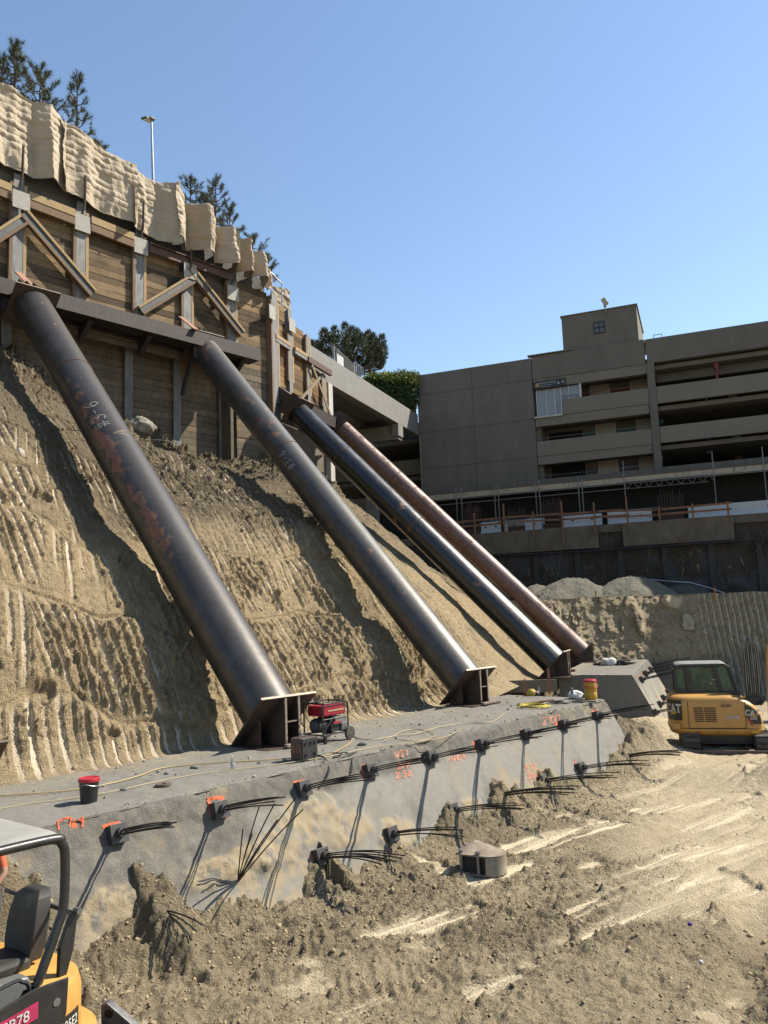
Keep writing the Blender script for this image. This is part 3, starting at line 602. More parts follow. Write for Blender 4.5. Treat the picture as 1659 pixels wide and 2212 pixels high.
def make_strut(label, Bp, Tp, R, mat, welds, plate, rustfn, seed, dustlow=.0, chalk=None, capw=1.5):
    a = nrm(Tp-Bp); L = np.linalg.norm(Tp-Bp); h = nrm(np.cross(a,ZUP)); w = np.cross(h,a)     # h to the right seen from below, w up-ish
    root = thing('steel_strut',V(Bp[0],Bp[1],TOPZ),label,'steel strut','raker struts propping the wall')
    nl, na = int(L/.09), 73; l = np.linspace(.02,L-.02,nl); th = np.linspace(0,2*PI,na); Lg, Tg = np.meshgrid(l,th,indexing='ij')
    N_ = h*np.cos(Tg)[...,None]+w*np.sin(Tg)[...,None]
    rr = R*(1+.0015*fbm(Lg*1.3,np.cos(Tg)*2+seed,3,seed)); P = Bp+a*Lg[...,None]+N_*rr[...,None]
    ct = -nrm((Bp+Tp)/2); th0 = math.atan2(np.dot(ct,w),np.dot(ct,h))
    rust = rustfn(Lg/L,(Tg-th0+PI)%(2*PI)-PI,Lg,Tg)
    speck = sst(.62,.12,Lg/L); dust = np.clip(sst(.3,1,np.sin(Tg))*(dustlow*sst(.5,.05,Lg/L)+.12)+0*Lg,0,1)
    gridmesh('pipe',P,mat,None,dict(rust=rust,specks=speck,dust=dust),parent=root)
    for f_ in welds:
        rg = MB(); rg.tube([Bp+a*(f_*L)+(h*math.cos(q)+w*math.sin(q))*(R+.004) for q in np.linspace(0,2*PI,49)],.017,6,False); rg.build('weld_seam',M_WELD,root,smooth=True)
    # foot: square end plate square to the pipe on triangular webs
    s_ = plate; m = MB(); m.box(Bp-a*.025,h*s_,w*s_,a*.05); m.build('base_plate',[M_PLATE],root,bevel=.004)
    m = MB(); m.box(Bp-a*.025+w*(s_/2+.004),h*s_,w*.012,a*.052); m.build('plate_edge',M_PLATE_EDGE,root)
    outd = nrm(V(-a[0],-a[1],0)); lo = Bp-w*(s_/2)-a*.05; hi = Bp+w*(s_/2-.03)-a*.05
    zt = TOPZ+.035
    for q in (-.10,.14):
        m = MB(); o_ = h*(q*s_); A_ = lo+o_; A_[2] = max(A_[2],zt); H_ = hi+o_; G_ = H_+outd*.06; G_[2] = zt
        m.prism([A_+ZUP*0,H_,G_,V(A_[0],A_[1],zt)] if A_[2] > zt+.02 else [A_,H_,G_],h*.03)
        if abs(q) < .2: m.mi = 1; m.box((H_+G_)/2+outd*.012+h*.015,h*.05,ZUP*(H_[2]-G_[2]),outd*.02)
        m.build('stiffener',[M_PLATE,M_PLATE_EDGE],root)
    m = MB(); A_ = lo-h*(.30*s_); A_[2] = max(A_[2],zt); H_ = lo-h*(.30*s_)+w*(s_*.55); G_ = V(*(H_+outd*.02)[:2],zt); m.prism([A_,H_,G_],h*.04); m.build('stiffener',M_PLATE,root)
    m = MB(); G_ = (lo+hi)/2; base_c = V(hi[0],hi[1],zt-.02)-outd*.35
    m.box(base_c,h*s_*.95,outd*1.0,ZUP*.03); m.build('sole_plate',M_PLATE,root,bevel=.004)
    m = MB(); m.box(V(hi[0],hi[1],zt+.03)+outd*.17+h*(.03*s_),h*s_*.42,outd*.10,ZUP*.06); m.build('foot_angle',M_PLATE_EDGE,root,bevel=.006)
    m = MB(); m.box((V(hi[0],hi[1],(hi[2]+zt)/2))+outd*.02+h*(.02*s_),h*s_*.24,outd*.02,ZUP*.025); m.build('cross_rib',M_PLATE_EDGE,root)
    # head: cap plate, gussets
    m = MB(); m.box(Tp+a*.025,h*capw,w*capw*.95,a*.05); m.build('cap_plate',M_PLATE,root,bevel=.004)
    m = MB(); m.box(Tp+a*.03+w*(capw*.475+.004),h*capw,w*.012,a*.055); m.build('plate_edge',M_PLATE_EDGE,root)
    for q in (-.32,-.16,.0):
        m = MB(); o_ = h*(q*capw); m.prism([Tp+a*.05+w*(capw*.47)+o_,Tp+a*.05-w*.5+o_,Tp+a*.75-w*.2+o_,Tp+a*.6+w*.62+o_],h*.03); m.build('gusset',M_PLATE,root)
    if chalk:
        for txt, l0, ang, size, mt, dr in chalk:
            m = MB(); strokes, W_ = hand(txt,size,.035)
            for stk in strokes:
                pp, nn = [], []
                for x, y in stk:
                    ll = l0+dr*x; tt = th0+ang+dr*(y-size/2)/R; N1 = h*math.cos(tt)+w*math.sin(tt); pp.append(Bp+a*ll+N1*(R+.002)); nn.append(N1)
                m.ribbon(pp,.017,nn,.004)
            m.build('chalk_marking',mt,root)
    return root, a, h, w
def strut_line(bot, zb, azm, elev, top=None):
    b = atz(*bot,zb); d = azv(azm)*math.cos(rad(elev))+ZUP*math.sin(rad(elev)); return b, d
def solve_top(b, top, azm):
    n = azv(azm+90); return onplane(*top,b,n)
def rust1(f, t, l, T):
    return np.clip(.62*np.exp(-((t-.30-.25*(f-.5))/.40)**2)*sst(.12,.3,f)*sst(.80,.62,f)+.22*fbm(l*.7,np.cos(T)*1.5,3,3)+.38*np.exp(-((t+.62)/.10)**2)*sst(.72,.85,f),0,1)
def rust2(f, t, l, T): return np.clip(.26+.28*fbm(l*.8,np.cos(T)*1.5,3,4)+.12*sst(.5,.3,np.abs(t))*sst(.3,.5,f),0,.5)
def rust3(f, t, l, T): return np.clip(.12+.25*fbm(l*.9,np.cos(T)*1.5,3,5),0,.4)
def rust4(f, t, l, T): return np.clip(.4+.3*fbm(l*.7,np.cos(T)*1.5,3,6),0,.7)
b1 = atz(590,1552,-2.13); t1 = solve_top(b1,(70,663),-47)
b2 = atz(1010,1479,-2.13); t2 = solve_top(b2,(438,752),-47)
t3 = L2(*(lambda p:(p[0],1.25,p[2]))(w2(644,893,1.25))); 
t4 = L2(*(lambda p:(p[0],1.0,p[2]))(w2(738,926,1.0)))
b3 = atz(1198,1432,-2.15); b4 = atz(1257,1409,-2.2)
ST1 = make_strut('nearest dark steel pipe strut with large rust patches and chalk marks',b1,t1,.60,M_PIPE1,(.757,),1.48,rust1,1,chalk=[('#3-6',10.05,-.02,.42,M_CHALK,1),('A',9.55,-.62,.45,M_CHALK_O,1)])
ST2 = make_strut('second dull grey steel pipe strut, with small white chalk number and orange weld ring',b2,t2,.56,M_PIPE2,(.60,),1.40,rust2,2,chalk=[('#3-6',10.0,.22,.32,M_CHALK,1)])
ST3 = make_strut('third strut, a glossy black steel pipe beside the brown one',b3,t3,.53,M_PIPE3,(.80,.5),1.35,rust3,3,dustlow=1.3)
ST4 = make_strut('farthest strut, a reddish brown primed pipe behind the black one',b4,t4,.47,M_PIPE4,(.76,.45),1.25,rust4,4,dustlow=.3)
print('STRUT tops', to1(t1),to1(t2),to2(t3),to2(t4),'bases',to1(b1),to1(b2),to2(b3),to2(b4), [math.degrees(math.asin(nrm(t-b)[2])) for b,t in ((b1,t1),(b2,t2),(b3,t3),(b4,t4))])

# ------------------------------------------------------------------ shoring walls
def wood(name, azm, c, c2, c3, grout=None, zg=(10.5,11.5)):
    m = NT(name); r1 = m.mapping((1,1,1),(0,0,rad(azm-90)))
    st_ = m.n.new('ShaderNodeMapping'); st_.inputs['Scale'].default_value = (.55,7,7); m.link(r1,st_.inputs['Vector'])
    a = m.noise(2.6,7,.7,st_.outputs[0]); b = m.noise(1.1,8,.65); d = m.noise(9,5,.7,st_.outputs[0])
    col = m.mix(m.ramp(a,.34,.66),c,c2); col = m.mix(m.ramp(b,.48,.68,0,.75),col,c3)
    col = m.mix(1.0,col,m.mix(m.attr('tone'),(.36,.36,.37),(1.36,1.28,1.14)),'MULTIPLY')
    col = m.mix(m.ramp(d,.62,.72,0,.6),col,tuple(q*.35 for q in c3))
    if grout:
        sp = m.n.new('ShaderNodeSeparateXYZ'); m.link(m.wpos(),sp.inputs[0]); zz = m.ramp(sp.outputs[2],zg[0],zg[1],1,0)
        v2 = m.mapping((5,5,.9)); g_ = m.math('MULTIPLY',m.ramp(m.math('ADD',m.noise(1.2,7,.7,v2),m.math('MULTIPLY',m.noise(.5,4),.5)),.62,.78),zz); col = m.mix(m.math('MULTIPLY',g_,.85),col,grout)
    m.set(col,.88,0,.25); m.bump(a,.35,.01); return m.m
M_WOOD1 = wood('old lagging boards',42,(.42,.31,.195),(.28,.205,.128),(.15,.118,.085),(.155,.135,.108),(10.9,11.3))  # real grout smears, darkened so the waler's shade is partly in the colour
M_WOOD2 = wood('newer lagging boards',21.5,(.38,.245,.13),(.27,.165,.085),(.22,.16,.10))
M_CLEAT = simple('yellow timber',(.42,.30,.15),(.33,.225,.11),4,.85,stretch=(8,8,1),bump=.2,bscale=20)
M_CLEAT_D = simple('brown timber',(.22,.14,.08),(.15,.095,.055),4,.85,stretch=(8,8,1),bump=.2,bscale=20)  # darker copy on left and lower timbers, putting their shade into colour
M_PILE = simple('weathered pile steel',(.25,.25,.24),(.15,.15,.15),3,.7,.15,bump=.4,bscale=18,stretch=(2,2,.6))
M_TAG = simple('grey board',(.42,.40,.36),(.36,.34,.30),5,.85)
M_ROD = simple('rusty rod',(.10,.065,.05),(.06,.045,.04),10,.8)
M_RUSTC = simple('rust brown channel',(.13,.065,.045),(.09,.05,.038),5,.75,.1)
F1 = lambda s, o, z: L1(s,W1-o,z)                   # o = distance in front of the first wall
F2 = lambda k, o, z: L2(k,o,z)
def lagging(F, a0, a1, z0, z1, mat, label, cat='timber lagging', group=None, hb=.275, slope=0., o0=0., zset=None):
    root = thing('timber_lagging',F((a0+a1)/2,o0,z0),label,cat,group); m = MB(); z = z1; i = 0
    while z > z0:
        hh = min(hb*random.uniform(.93,1.06),z-z0)
        if hh < .04: break
        m.t = random.uniform(0.02,1); o = o0+random.uniform(-.012,.014); tl = random.uniform(-.012,.012)
        o = o-.8 if zset and z-hh < zset else o; A_, B_ = F(a0-(.3 if zset and z-hh < zset else 0),o,z-hh/2+tl), F(a1+(.3 if zset and z-hh < zset else 0),o,z-hh/2-tl)  # lower boards set back so the waler's shadow covers them
        nr = nrm(F(a0,1,0)-F(a0,0,0)); m.box((A_+B_)/2-nr*.04,B_-A_,nr*.08,ZUP*(hh-.014)); z -= hh
    m.build('boards',mat,root); return root
def soldier_pile(F, a, z0, z1, label, tagz=None, rod=None, cleat_top=None, wf=.36, oo=.16, tagw=.62, tagh=.66, group='soldier piles of the shoring wall', tag_o=None, tagda=0, low=False):
    root = thing('soldier_pile',F(a,.1,z0),label,'soldier pile',group)
    m = MB(); zb_ = z0 if not low else 11.1
    m.bb(a-wf/2,a+wf/2,oo-.025,oo,zb_,z1,F); m.bb(a-.012,a+.012,-.2,oo-.025,zb_,z1,F)
    if low: m.bb(a-wf/2,a+wf/2,oo-.825,oo-.80,z0,11.4,F)
    m.build('steel_flange',M_PILE,root)
    ct = cleat_top or z1-.35
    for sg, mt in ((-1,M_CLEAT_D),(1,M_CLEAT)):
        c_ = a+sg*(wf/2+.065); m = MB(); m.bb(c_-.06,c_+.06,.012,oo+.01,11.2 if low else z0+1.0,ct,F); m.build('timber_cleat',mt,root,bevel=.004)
    if tagz: m = MB(); o_ = tag_o or oo+.10; m.bb(a-tagw/2+tagda,a+tagw/2+tagda,o_,o_+.03,tagz-tagh,tagz,F); m.build('tag_board',M_TAG,root,bevel=.003)
    if rod: m = MB(); m.tube([F(a,oo+.06,z1-.5),F(a,oo+.26,z1-.1),F(a,oo+.30,z1+rod)],.05,8); m.build('rod',M_ROD,root,smooth=True)
    return root
S_P = [4.6,7.0,9.36,11.83,14.08,16.38]; zt = {4.6:16.3,7.0:16.16,9.36:15.98,11.83:15.85,14.08:14.9,16.38:15.25}
sl0 = lambda s: float(np.interp(s,[-8,4,7,9,11.5,14,16.4,18.4],[10,9.5,8.9,7.5,6.6,5.9,5.7,5.8]))
names = ['leftmost soldier pile, cut by the left edge of the photo','soldier pile above the first strut, meeting two diagonal braces','soldier pile right of the first long diagonal brace','soldier pile with a blue paint mark at its top','soldier pile above the second strut, meeting two diagonal braces','soldier pile at the foot of the right diagonal brace']
tg_ = {7.0:15.42,9.36:15.42,11.83:15.32,14.08:14.92,16.38:14.62}
for s_, nm in zip(S_P,names):
    r_ = soldier_pile(F1,s_,sl0(s_),zt[s_],nm,tg_.get(s_),(.95 if s_ < 14 else .62) if s_ != 4.6 else None,tag_o=.36 if s_ in (7.0,14.08) else None,low=True)
    if s_ == 11.83:
        m = MB(); M_BLUE = simple('blue paint',(.03,.25,.35),(.02,.2,.3),20,.7,bump=0)
        for q in range(6): c_ = F1(s_+random.uniform(-.1,.1),.162,15.62+random.uniform(-.1,.07)); m.ribbon([c_,c_+S1*random.uniform(.06,.12)+ZUP*random.uniform(-.05,.05)],.07,-T1,.003)
        m.build('paint_mark',M_BLUE,r_)
# corner pile, then the piles of the second wall
soldier_pile(F2,.28,6.6,14.98,'corner soldier pile where the two shoring walls meet',13.9+.35,None,wf=.5,oo=.26,tagw=.55,tagda=-.45)
soldier_pile(F2,1.95,10.2,14.85,'soldier pile of the second wall with a pale tag board at its top',14.35,None,cleat_top=13.7,wf=.34)
soldier_pile(F2,3.85,10.0,14.2,'soldier pile of the second wall beside the concrete girder',None,None,wf=.30,cleat_top=14.0)
soldier_pile(F2,5.55,9.8,12.6,'short soldier pile at the far end of the second wall',None,None,wf=.26,cleat_top=12.55)
bays = [(-2,4.3,15.7),(4.9,6.7,15.75),(7.3,9.06,15.7),(9.66,11.53,15.55),(12.13,13.78,15.15),(14.38,16.08,14.55),(16.68,18.5,15.0)]
bl = ['timber lagging bay at the far left edge','timber lagging bay left of the pile over the first strut','timber lagging bay behind the first long diagonal brace','timber lagging bay between the second and third tag boards','timber lagging bay behind the left leg of the right brace pair','timber lagging bay behind the right leg of the right brace pair','timber lagging bay against the wall corner']
for (a0,a1,z1), nm in zip(bays,bl): lagging(F1,a0,a1,sl0((a0+a1)/2)-.2,z1,M_WOOD1,nm,group='lagging bays of the first wall',zset=11.1 if a0 < 16.5 else None)
for (a0,a1,z0,z1), nm in zip(((.62,1.72,10.6,14.85),(2.18,3.64,10.3,14.3),(4.05,5.38,10.0,12.72),(5.72,6.25,9.9,12.5)),('timber lagging bay right of the corner pile','timber lagging bay under the girder end','timber lagging bay behind the crossed boards','narrow timber lagging strip at the bridge pier')):
    lagging(F2,a0,a1,z0,z1,M_WOOD2,nm,group='lagging bays of the second wall',hb=.25)
M_SHADE = simple('shade brown backing',(.16,.13,.095),(.11,.09,.07),2.5,.9,bump=.4,bscale=10)  # dark brown that puts the shade of the recesses into the colour
m = MB(); m.bb(.5,6.4,-.35,-.25,5.5,10.6,F2); tag(m.build('backing_wall',M_SHADE,loc=F2(3,0,6)),'shade-dark wall face recessed under the second timber wall','wall')
# horizontal rails
def rail(F, a0, a1, za, zb, o, hh, mats, label, cat='timber rail', group='horizontal rails of the wall', th=.14):
    A_, B_ = F(a0,o,za), F(a1,o,zb); nr = nrm(F(a0,1,0)-F(a0,0,0)); root = thing('timber_rail',(A_+B_)/2,label,cat,group)
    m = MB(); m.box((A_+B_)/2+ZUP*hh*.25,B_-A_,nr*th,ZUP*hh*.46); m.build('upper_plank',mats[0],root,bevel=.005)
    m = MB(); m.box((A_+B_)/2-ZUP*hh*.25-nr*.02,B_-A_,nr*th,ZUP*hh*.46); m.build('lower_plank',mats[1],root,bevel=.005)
rail(F1,2,6.69,15.62,15.32,.24,.62,(M_CLEAT,M_CLEAT_D),'double timber rail at the far left edge of the wall')
rail(F1,7.31,9.04,15.28,15.22,.26,.62,(M_CLEAT,M_CLEAT_D),'double timber rail between the first and second tag boards')
rail(F1,9.69,11.5,15.2,15.12,.26,.62,(M_CLEAT,M_CLEAT_D),'double timber rail between the second and third tag boards')
rail(F2,.3,1.72,12.9,12.86,.24,.36,(M_CLEAT,M_PILE),'rail on the second wall beside the corner pile')
rail(F2,2.2,3.62,12.86,12.84,.24,.36,(M_CLEAT,M_PILE),'rail on the second wall under the girder end')
m = MB(); m.bb(3.5,6.2,.2,.36,12.62,12.92,F2); tag(m.build('steel_channel',M_RUSTC,loc=F2(4.8,.2,12.6),bevel=.005),'short rusty brown channel above the crossed boards','steel channel','rusty channels on the walls')
p0_, p1_ = w1(313,533), w1(488,594)
m = MB(); A_, B_ = F1(p0_[0],.3,p0_[2]), F1(p1_[0],.3,p1_[2]); m.box((A_+B_)/2-ZUP*.17,B_-A_,-T1*.1,ZUP*.34); m.box((A_+B_)/2-T1*.1,B_-A_,-T1*.14,ZUP*.04); tag(m.build('steel_channel',M_RUSTC,loc=(A_+B_)/2),'long rusty brown channel along the wall top under the blankets','steel channel','rusty channels on the walls')
# diagonal braces: a steel bar between two timbers
M_BAR = simple('shaded brace steel',(.10,.10,.10),(.07,.07,.075),4,.65,.2)
def brace(a, b, o, label, wd_=.30, F=F1, w_of=w1):
    pa, pb = w_of(*a), w_of(*b); A_, B_ = F(pa[0],o,pa[2]), F(pb[0],o,pb[2]); nr = nrm(F(0,1,0)-F(0,0,0)); d = nrm(B_-A_); pp = np.cross(nr,d)
    if pp[2] < 0: pp = -pp
    root = thing('timber_brace',(A_+B_)/2,label,'diagonal brace','diagonal braces on the wall')
    m = MB(); m.box((A_+B_)/2,(B_-A_)*.985,nr*.10,pp*wd_*.48); m.build('steel_bar',M_BAR,root)
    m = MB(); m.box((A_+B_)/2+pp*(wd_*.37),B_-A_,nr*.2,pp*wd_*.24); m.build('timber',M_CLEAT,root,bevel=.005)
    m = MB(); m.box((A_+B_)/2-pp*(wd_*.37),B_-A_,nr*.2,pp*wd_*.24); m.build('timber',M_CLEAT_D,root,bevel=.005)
brace((42,466),(192,640),.30,'long diagonal brace running down right from the first tag board',.42)
brace((44,480),(-40,535),.30,'diagonal brace running down left out of the photo edge',.42)
brace((396,578),(514,726),.30,'long diagonal brace running down right from the tag board over the second strut',.40)
brace((406,608),(294,676),.30,'diagonal brace running down left from the tag board over the second strut',.40)
def stick(a, b, o, label, wd_=.15, F=F2, w_of=w2, mat=M_CLEAT_D):
    pa, pb = w_of(*a), w_of(*b); A_, B_ = F(pa[0],o,pa[2]), F(pb[0],o,pb[2]); nr = nrm(F(0,1,0)-F(0,0,0)); d = nrm(B_-A_)
    m = MB(); m.box((A_+B_)/2,B_-A_,nr*.05,np.cross(nr,d)*wd_); return tag(m.build('timber_board',mat,loc=(A_+B_)/2,bevel=.004),label,'timber board','crossed boards on the second wall')
stick((661,790),(703,902),.34,'long leaning board of the crossed pair on the second wall',mat=M_PLANK)
stick((630,868),(676,818),.42,'short leaning board of the crossed pair on the second wall',mat=M_PLANK)
# walers
def ibeam(m, F, a0, a1, o0, o1, z0, z1, tf=.035, web=None):
    m.bb(a0,a1,o0,o1,z1-tf,z1,F); m.bb(a0,a1,o0,o1,z0,z0+tf,F); w_ = (o0+o1)/2; m.bb(a0,a1,w_-.012,w_+.012,z0+tf,z1-tf,F)
wl = thing('waler_beam',F1(11,.6,11),'long dark steel waler beam bearing on the two near struts','waler beam','waler beams on the walls')
m = MB(); m.bb(-3,17.05,1.20,1.24,11.10,11.66,F1); m.build('front_flange',M_WALER,wl,bevel=.004)
m = MB(); m.bb(-3,17.05,.18,.22,11.10,11.66,F1); m.build('back_flange',M_WALER,wl)
m = MB(); m.bb(-3,17.05,.22,1.20,11.36,11.39,F1); m.bb(-3,17.0,.5,1.20,11.10,11.13,F1); m.build('web',M_WALER,wl)
for i, s_ in enumerate((5.6,6.6,9.4,13.3,14.2,16.4)):
    m = MB(); m.bb(s_-.015,s_+.015,.22,.94,11.13,11.36,F1); m.build('stiffener',M_WALER,wl)
m = MB(); m.bb(-3,16.45,-.85,.0,11.02,11.10,F1); m.bb(16.35,16.5,-.9,0,5,11.1,F1); tag(m.build('soffit_plank',M_SHADE,loc=F1(8,-.4,11)),'added soffit over the recess made to deepen shade behind the long waler','soffit')
for i, s_ in enumerate((9.36,11.83,16.38)):          # knee brackets carrying the waler
    m = MB(); m.prism([F1(s_-.1,.16,11.09),F1(s_-.1,.9,11.09),F1(s_-.1,.9,11.0),F1(s_-.1,.16,10.4)],S1*.2)
    tag(m.build('knee_bracket',M_WALER,loc=F1(s_,.2,11)),('steel knee bracket under the waler right of the first strut','steel knee bracket under the middle of the waler','steel knee bracket under the right end of the waler')[i],'bracket','knee brackets under the waler')
for a, b, lb in (((44,584),(72,622),'rusty flat tie bar over the head of the first strut'),((397,682),(424,712),'rusty flat tie bar over the head of the second strut')):
    pa, pb = w1(*a,16.0), w1(*b,15.2); A_, B_ = L1(pa[0],16.2,pa[2]), L1(pb[0],15.2,pb[2]); d = B_-A_; m = MB(); m.box((A_+B_)/2,d,S1*.28,nrm(np.cross(d,S1))*.04)
    tag(m.build('tie_bar',simple('rust orange plate',(.36,.19,.13),(.28,.14,.09),6,.8),loc=(A_+B_)/2),lb,'tie bar','tie bars at the strut heads')
for i, t_ in enumerate((t1,t2)):                      # dark props under the strut heads
    q = to1(t_); m = MB(); m.tube([L1(q[0]-.55,15.9,11.0),L1(q[0]-.75,16.4,9.2)],.09,4); m.bb(q[0]-.75,q[0]+.75,.98,1.05,10.6,11.7,F1)
    tag(m.build('head_bracket',M_WALER,loc=t_),('dark steel bracket behind the head of the first strut','dark steel bracket behind the head of the second strut')[i],'bracket','brackets behind the strut heads')
# waler of the second wall, with sloping shelf plates
w2r = thing('waler_beam',L2(3.2,.7,9.9),'short dark steel waler under the second timber wall with sloping shelf plates','waler beam','waler beams on the walls')
m = MB(); m.bb(.3,5.9,.95,1.0,9.45,10.05,F2); m.build('front_flange',M_WALER,w2r)
m = MB(); m.bb(.3,5.9,.2,.95,9.72,9.75,F2); m.build('web',M_WALER,w2r)
m = MB(); m.prism([L2(.5,.05,10.75),L2(.5,.95,10.05),L2(.5,.95,9.9),L2(.5,.05,9.9)],A2*.03); m.prism([L2(.5,.05,10.78),L2(.5,.97,10.05),L2(2.0,.97,10.05),L2(2.0,.05,10.5)],ZUP*-.03); m.build('shelf_plate',M_PLATE,w2r)
m = MB(); m.prism([L2(4.3,.05,10.6),L2(4.3,.95,10.05),L2(4.3,.95,9.9),L2(4.3,.05,9.9)],A2*.03); m.build('shelf_plate',M_PLATE,w2r)
w3r = thing('waler_beam',L2(7.6,.8,9.6),'small dark steel waler behind the head of the brown strut','waler beam','waler beams on the walls')
q4 = to2(t4); m = MB(); m.bb(q4[0]-1.2,q4[0]+1.0,.45,.5,q4[2]+.0,q4[2]+.6,F2); m.build('front_flange',M_WALER,w3r); m = MB(); m.bb(q4[0]-1.2,q4[0]+1.0,.0,.45,q4[2]+.27,q4[2]+.3,F2); m.build('web',M_WALER,w3r)
m = MB(); m.bb(-3,16.4,-.99,-.93,4.5,11.6,F1); tag(m.build('backing_wall',M_SHADE,loc=F1(8,-.95,5)),'added dark backing face behind the lower lagging recessed for shade','wall')  # unseen backing added to keep sky from showing between lower boards
m = MB(); m.bb(-3,18.3,-.16,-.12,10.8,14.7,F1); tag(m.build('backing_wall',M_SHADE,loc=F1(8,-.15,11)),'added dark backing face closing sky gaps behind the upper lagging boards','wall')  # unseen backing added to stop sky slivers beside the piles
# grey concrete wall showing between the lagging top and the blankets
M_OLDC = simple('stained concrete',(.15,.145,.135),(.08,.08,.076),2.2,.9,bump=.3,bscale=12)
m = MB(); m.bb(-3,13.6,-.35,-.15,15.2,17.6,F1); m.bb(13.6,15.6,-.35,-.15,14.6,17.0,F1); m.bb(15.6,17.2,-.35,-.15,14.6,16.3,F1); m.bb(17.2,18.5,-.35,-.15,14.6,15.7,F1); tag(m.build('concrete_wall',M_OLDC,loc=F1(8,0,15)),'stained grey concrete wall between the blankets and the timber lagging','wall')

# ------------------------------------------------------------------ quilted blankets over the fence on top
def blanket_mat(name, c, c2):
    m = NT(name); m.set(m.mix(m.ramp(m.noise(1.6,6),.35,.65),c,c2),.85,0,.2); m.bump(m.noise(5,5,.6,m.mapping((1,1,2.2)),dist=.5),.30,.05); return m.m
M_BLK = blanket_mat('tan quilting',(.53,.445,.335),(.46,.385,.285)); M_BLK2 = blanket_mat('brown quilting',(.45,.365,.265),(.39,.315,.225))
def blanket(s0, s1, zt0, zt1, zb0, zb1, prof, label, seed, mat=M_BLK, FB=None):
    nu, nv = max(int((s1-s0)/.028),12), 130; u = np.linspace(0,1,nu); v = np.linspace(0,1,nv); U, Vv = np.meshgrid(u,v,indexing='ij')
    s = s0+(s1-s0)*U; ztop = zt0+(zt1-zt0)*U+.05*vn(U*3+seed,U*0,seed)+.16*np.interp(U,prof[0],prof[1])-.08; zbot = zb0+(zb1-zb0)*U+.10*fbm(U*2.5+seed,U*0,3,seed+1)
    z = zbot+(ztop-zbot)*Vv
    o = np.interp(U,prof[0],prof[1])*(1-.25*Vv)
    o = o+.10*fbm(s*1.1+seed,z*.8,3,seed+2)+.10*np.exp(-((Vv-.12)/.15)**2)*vn(s*2,s*0,seed+3)
    rowz = (z-zbot)+.05*vn(s*.8+seed,z*.5,seed+4)+.06*o+.012*vn(s*2.6,z*1.3,seed+11); ph = rowz/.26
    rid = np.floor(ph); puff = np.sqrt(np.abs(np.sin(PI*ph)))
    pull = np.clip(.5+1.1*fbm(s*1.9+rid*3.7,rid*2.1+s*0,3,seed+5),.08,1.3); skirt = sst(.02,.30,Vv+.12*vn(s*1.5,s*0,seed+12))
    cre = ridged(s*2.1+z*1.6+rid*.7,z*2.4-s*.8,3,seed+6)
    cr2 = np.abs(fbm(s*2.4+z*.9,z*1.5-s*1.2,4,seed+21)); cr3 = np.abs(fbm(s*5+z*2,z*4-s*2,3,seed+22)); o = o+.075*puff*pull*skirt+.07*np.minimum(cr2,.35)+.018*np.minimum(cr3,.3)+.16*fbm(s*1.7+seed,z*.35,3,seed+7)
    FB = FB or (lambda s_, o_: L1(0,0,0)+S1*s_[...,None]+T1*(W1-.05-o_)[...,None])
    P = FB(s+.05*vn(z*1.3,s*.5,seed+8),o)+ZUP*(z+.03*vn(s*3,z*2,seed+9))[...,None]
    root = thing('quilted_blanket',P[nu//2,4],label,'blanket','quilted blankets hung over the wall top')
    gridmesh('quilt',P,mat,None,None,parent=root)
    hem = MB(); hem.tube([P[i,0] for i in range(0,nu,4)],.022,6); hem.build('hem',mat,root,smooth=True)
    return root
def zt_(x, y): return w1(x,y)[2]
flat_ = lambda a=.15,b=.25: ([0,.5,.85,.95,1],[a,a+.1,b,b+.25,b-.05])
fold = ([0,.5,.60,1],[.05,1.0,1.0,.05]); 
FB2 = lambda k_, o_: L2(0,0,0)+A2*k_[...,None]+N2*(-.75+o_)[...,None]
blanket(4.4,8.7,19.62,18.95,16.42,16.12,([0,.22,.30,.5,.70,.82,1],[.3,.6,.2,.28,.15,.75,.1]),'leftmost puffy tan blanket with a deep fold at its right edge',1)
blanket(8.45,11.5,18.98,18.22,16.1,15.72,([0,.06,.3,.7,.93,1],[.6,.22,.3,.2,.42,.5]),'wide sunlit tan blanket of many puffed rows, hung under the end of the white rail',2)
blanket(11.3,13.3,18.22,17.95,15.72,15.35,([0,.06,.3,.55,.60,1],[.6,.3,.25,.15,.1,.95]),'tan blanket with a narrow sunlit part and a shaded part, below the lamp post',3)
blanket(13.1,14.0,18.0,17.75,15.6,15.5,([0,.2,1],[.95,.98,.05]),'narrow sunlit tan blanket strip just right of the lamp post',4)
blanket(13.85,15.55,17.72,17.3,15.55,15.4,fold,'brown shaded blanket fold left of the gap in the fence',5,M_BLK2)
blanket(15.40,16.55,17.12,16.9,15.4,15.3,fold,'tan blanket with a loose flap hanging open',6)
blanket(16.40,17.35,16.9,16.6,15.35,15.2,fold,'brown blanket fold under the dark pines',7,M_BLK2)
blanket(17.2,18.15,16.6,16.25,15.3,15.1,fold,'tan blanket with small tight quilting near the wall corner',8)
blanket(18.0,18.75,16.2,15.85,15.2,14.9,([0,.5,.62,1],[.05,.45,.4,.05]),'small tan blanket at the wall corner',9)
qa, qb = w2(588,612,-.75), w2(621,630,-.75)
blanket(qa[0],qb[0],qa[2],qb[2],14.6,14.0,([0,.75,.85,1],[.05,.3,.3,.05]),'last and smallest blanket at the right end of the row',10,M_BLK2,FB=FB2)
m = MB(); q0 = L1(15.95,W1-.75,17.0); m.grid(np.array([[q0+S1*(.16*i+.1*j*.2)-T1*(.10*i*(1-.1*j))-ZUP*(.32*j+.05*i) for j in range(5)] for i in range(3)])); tag(m.build('loose_flap',M_BLK2,loc=q0,smooth=True),'loose blanket flap hanging in front of the tan blankets','blanket flap')
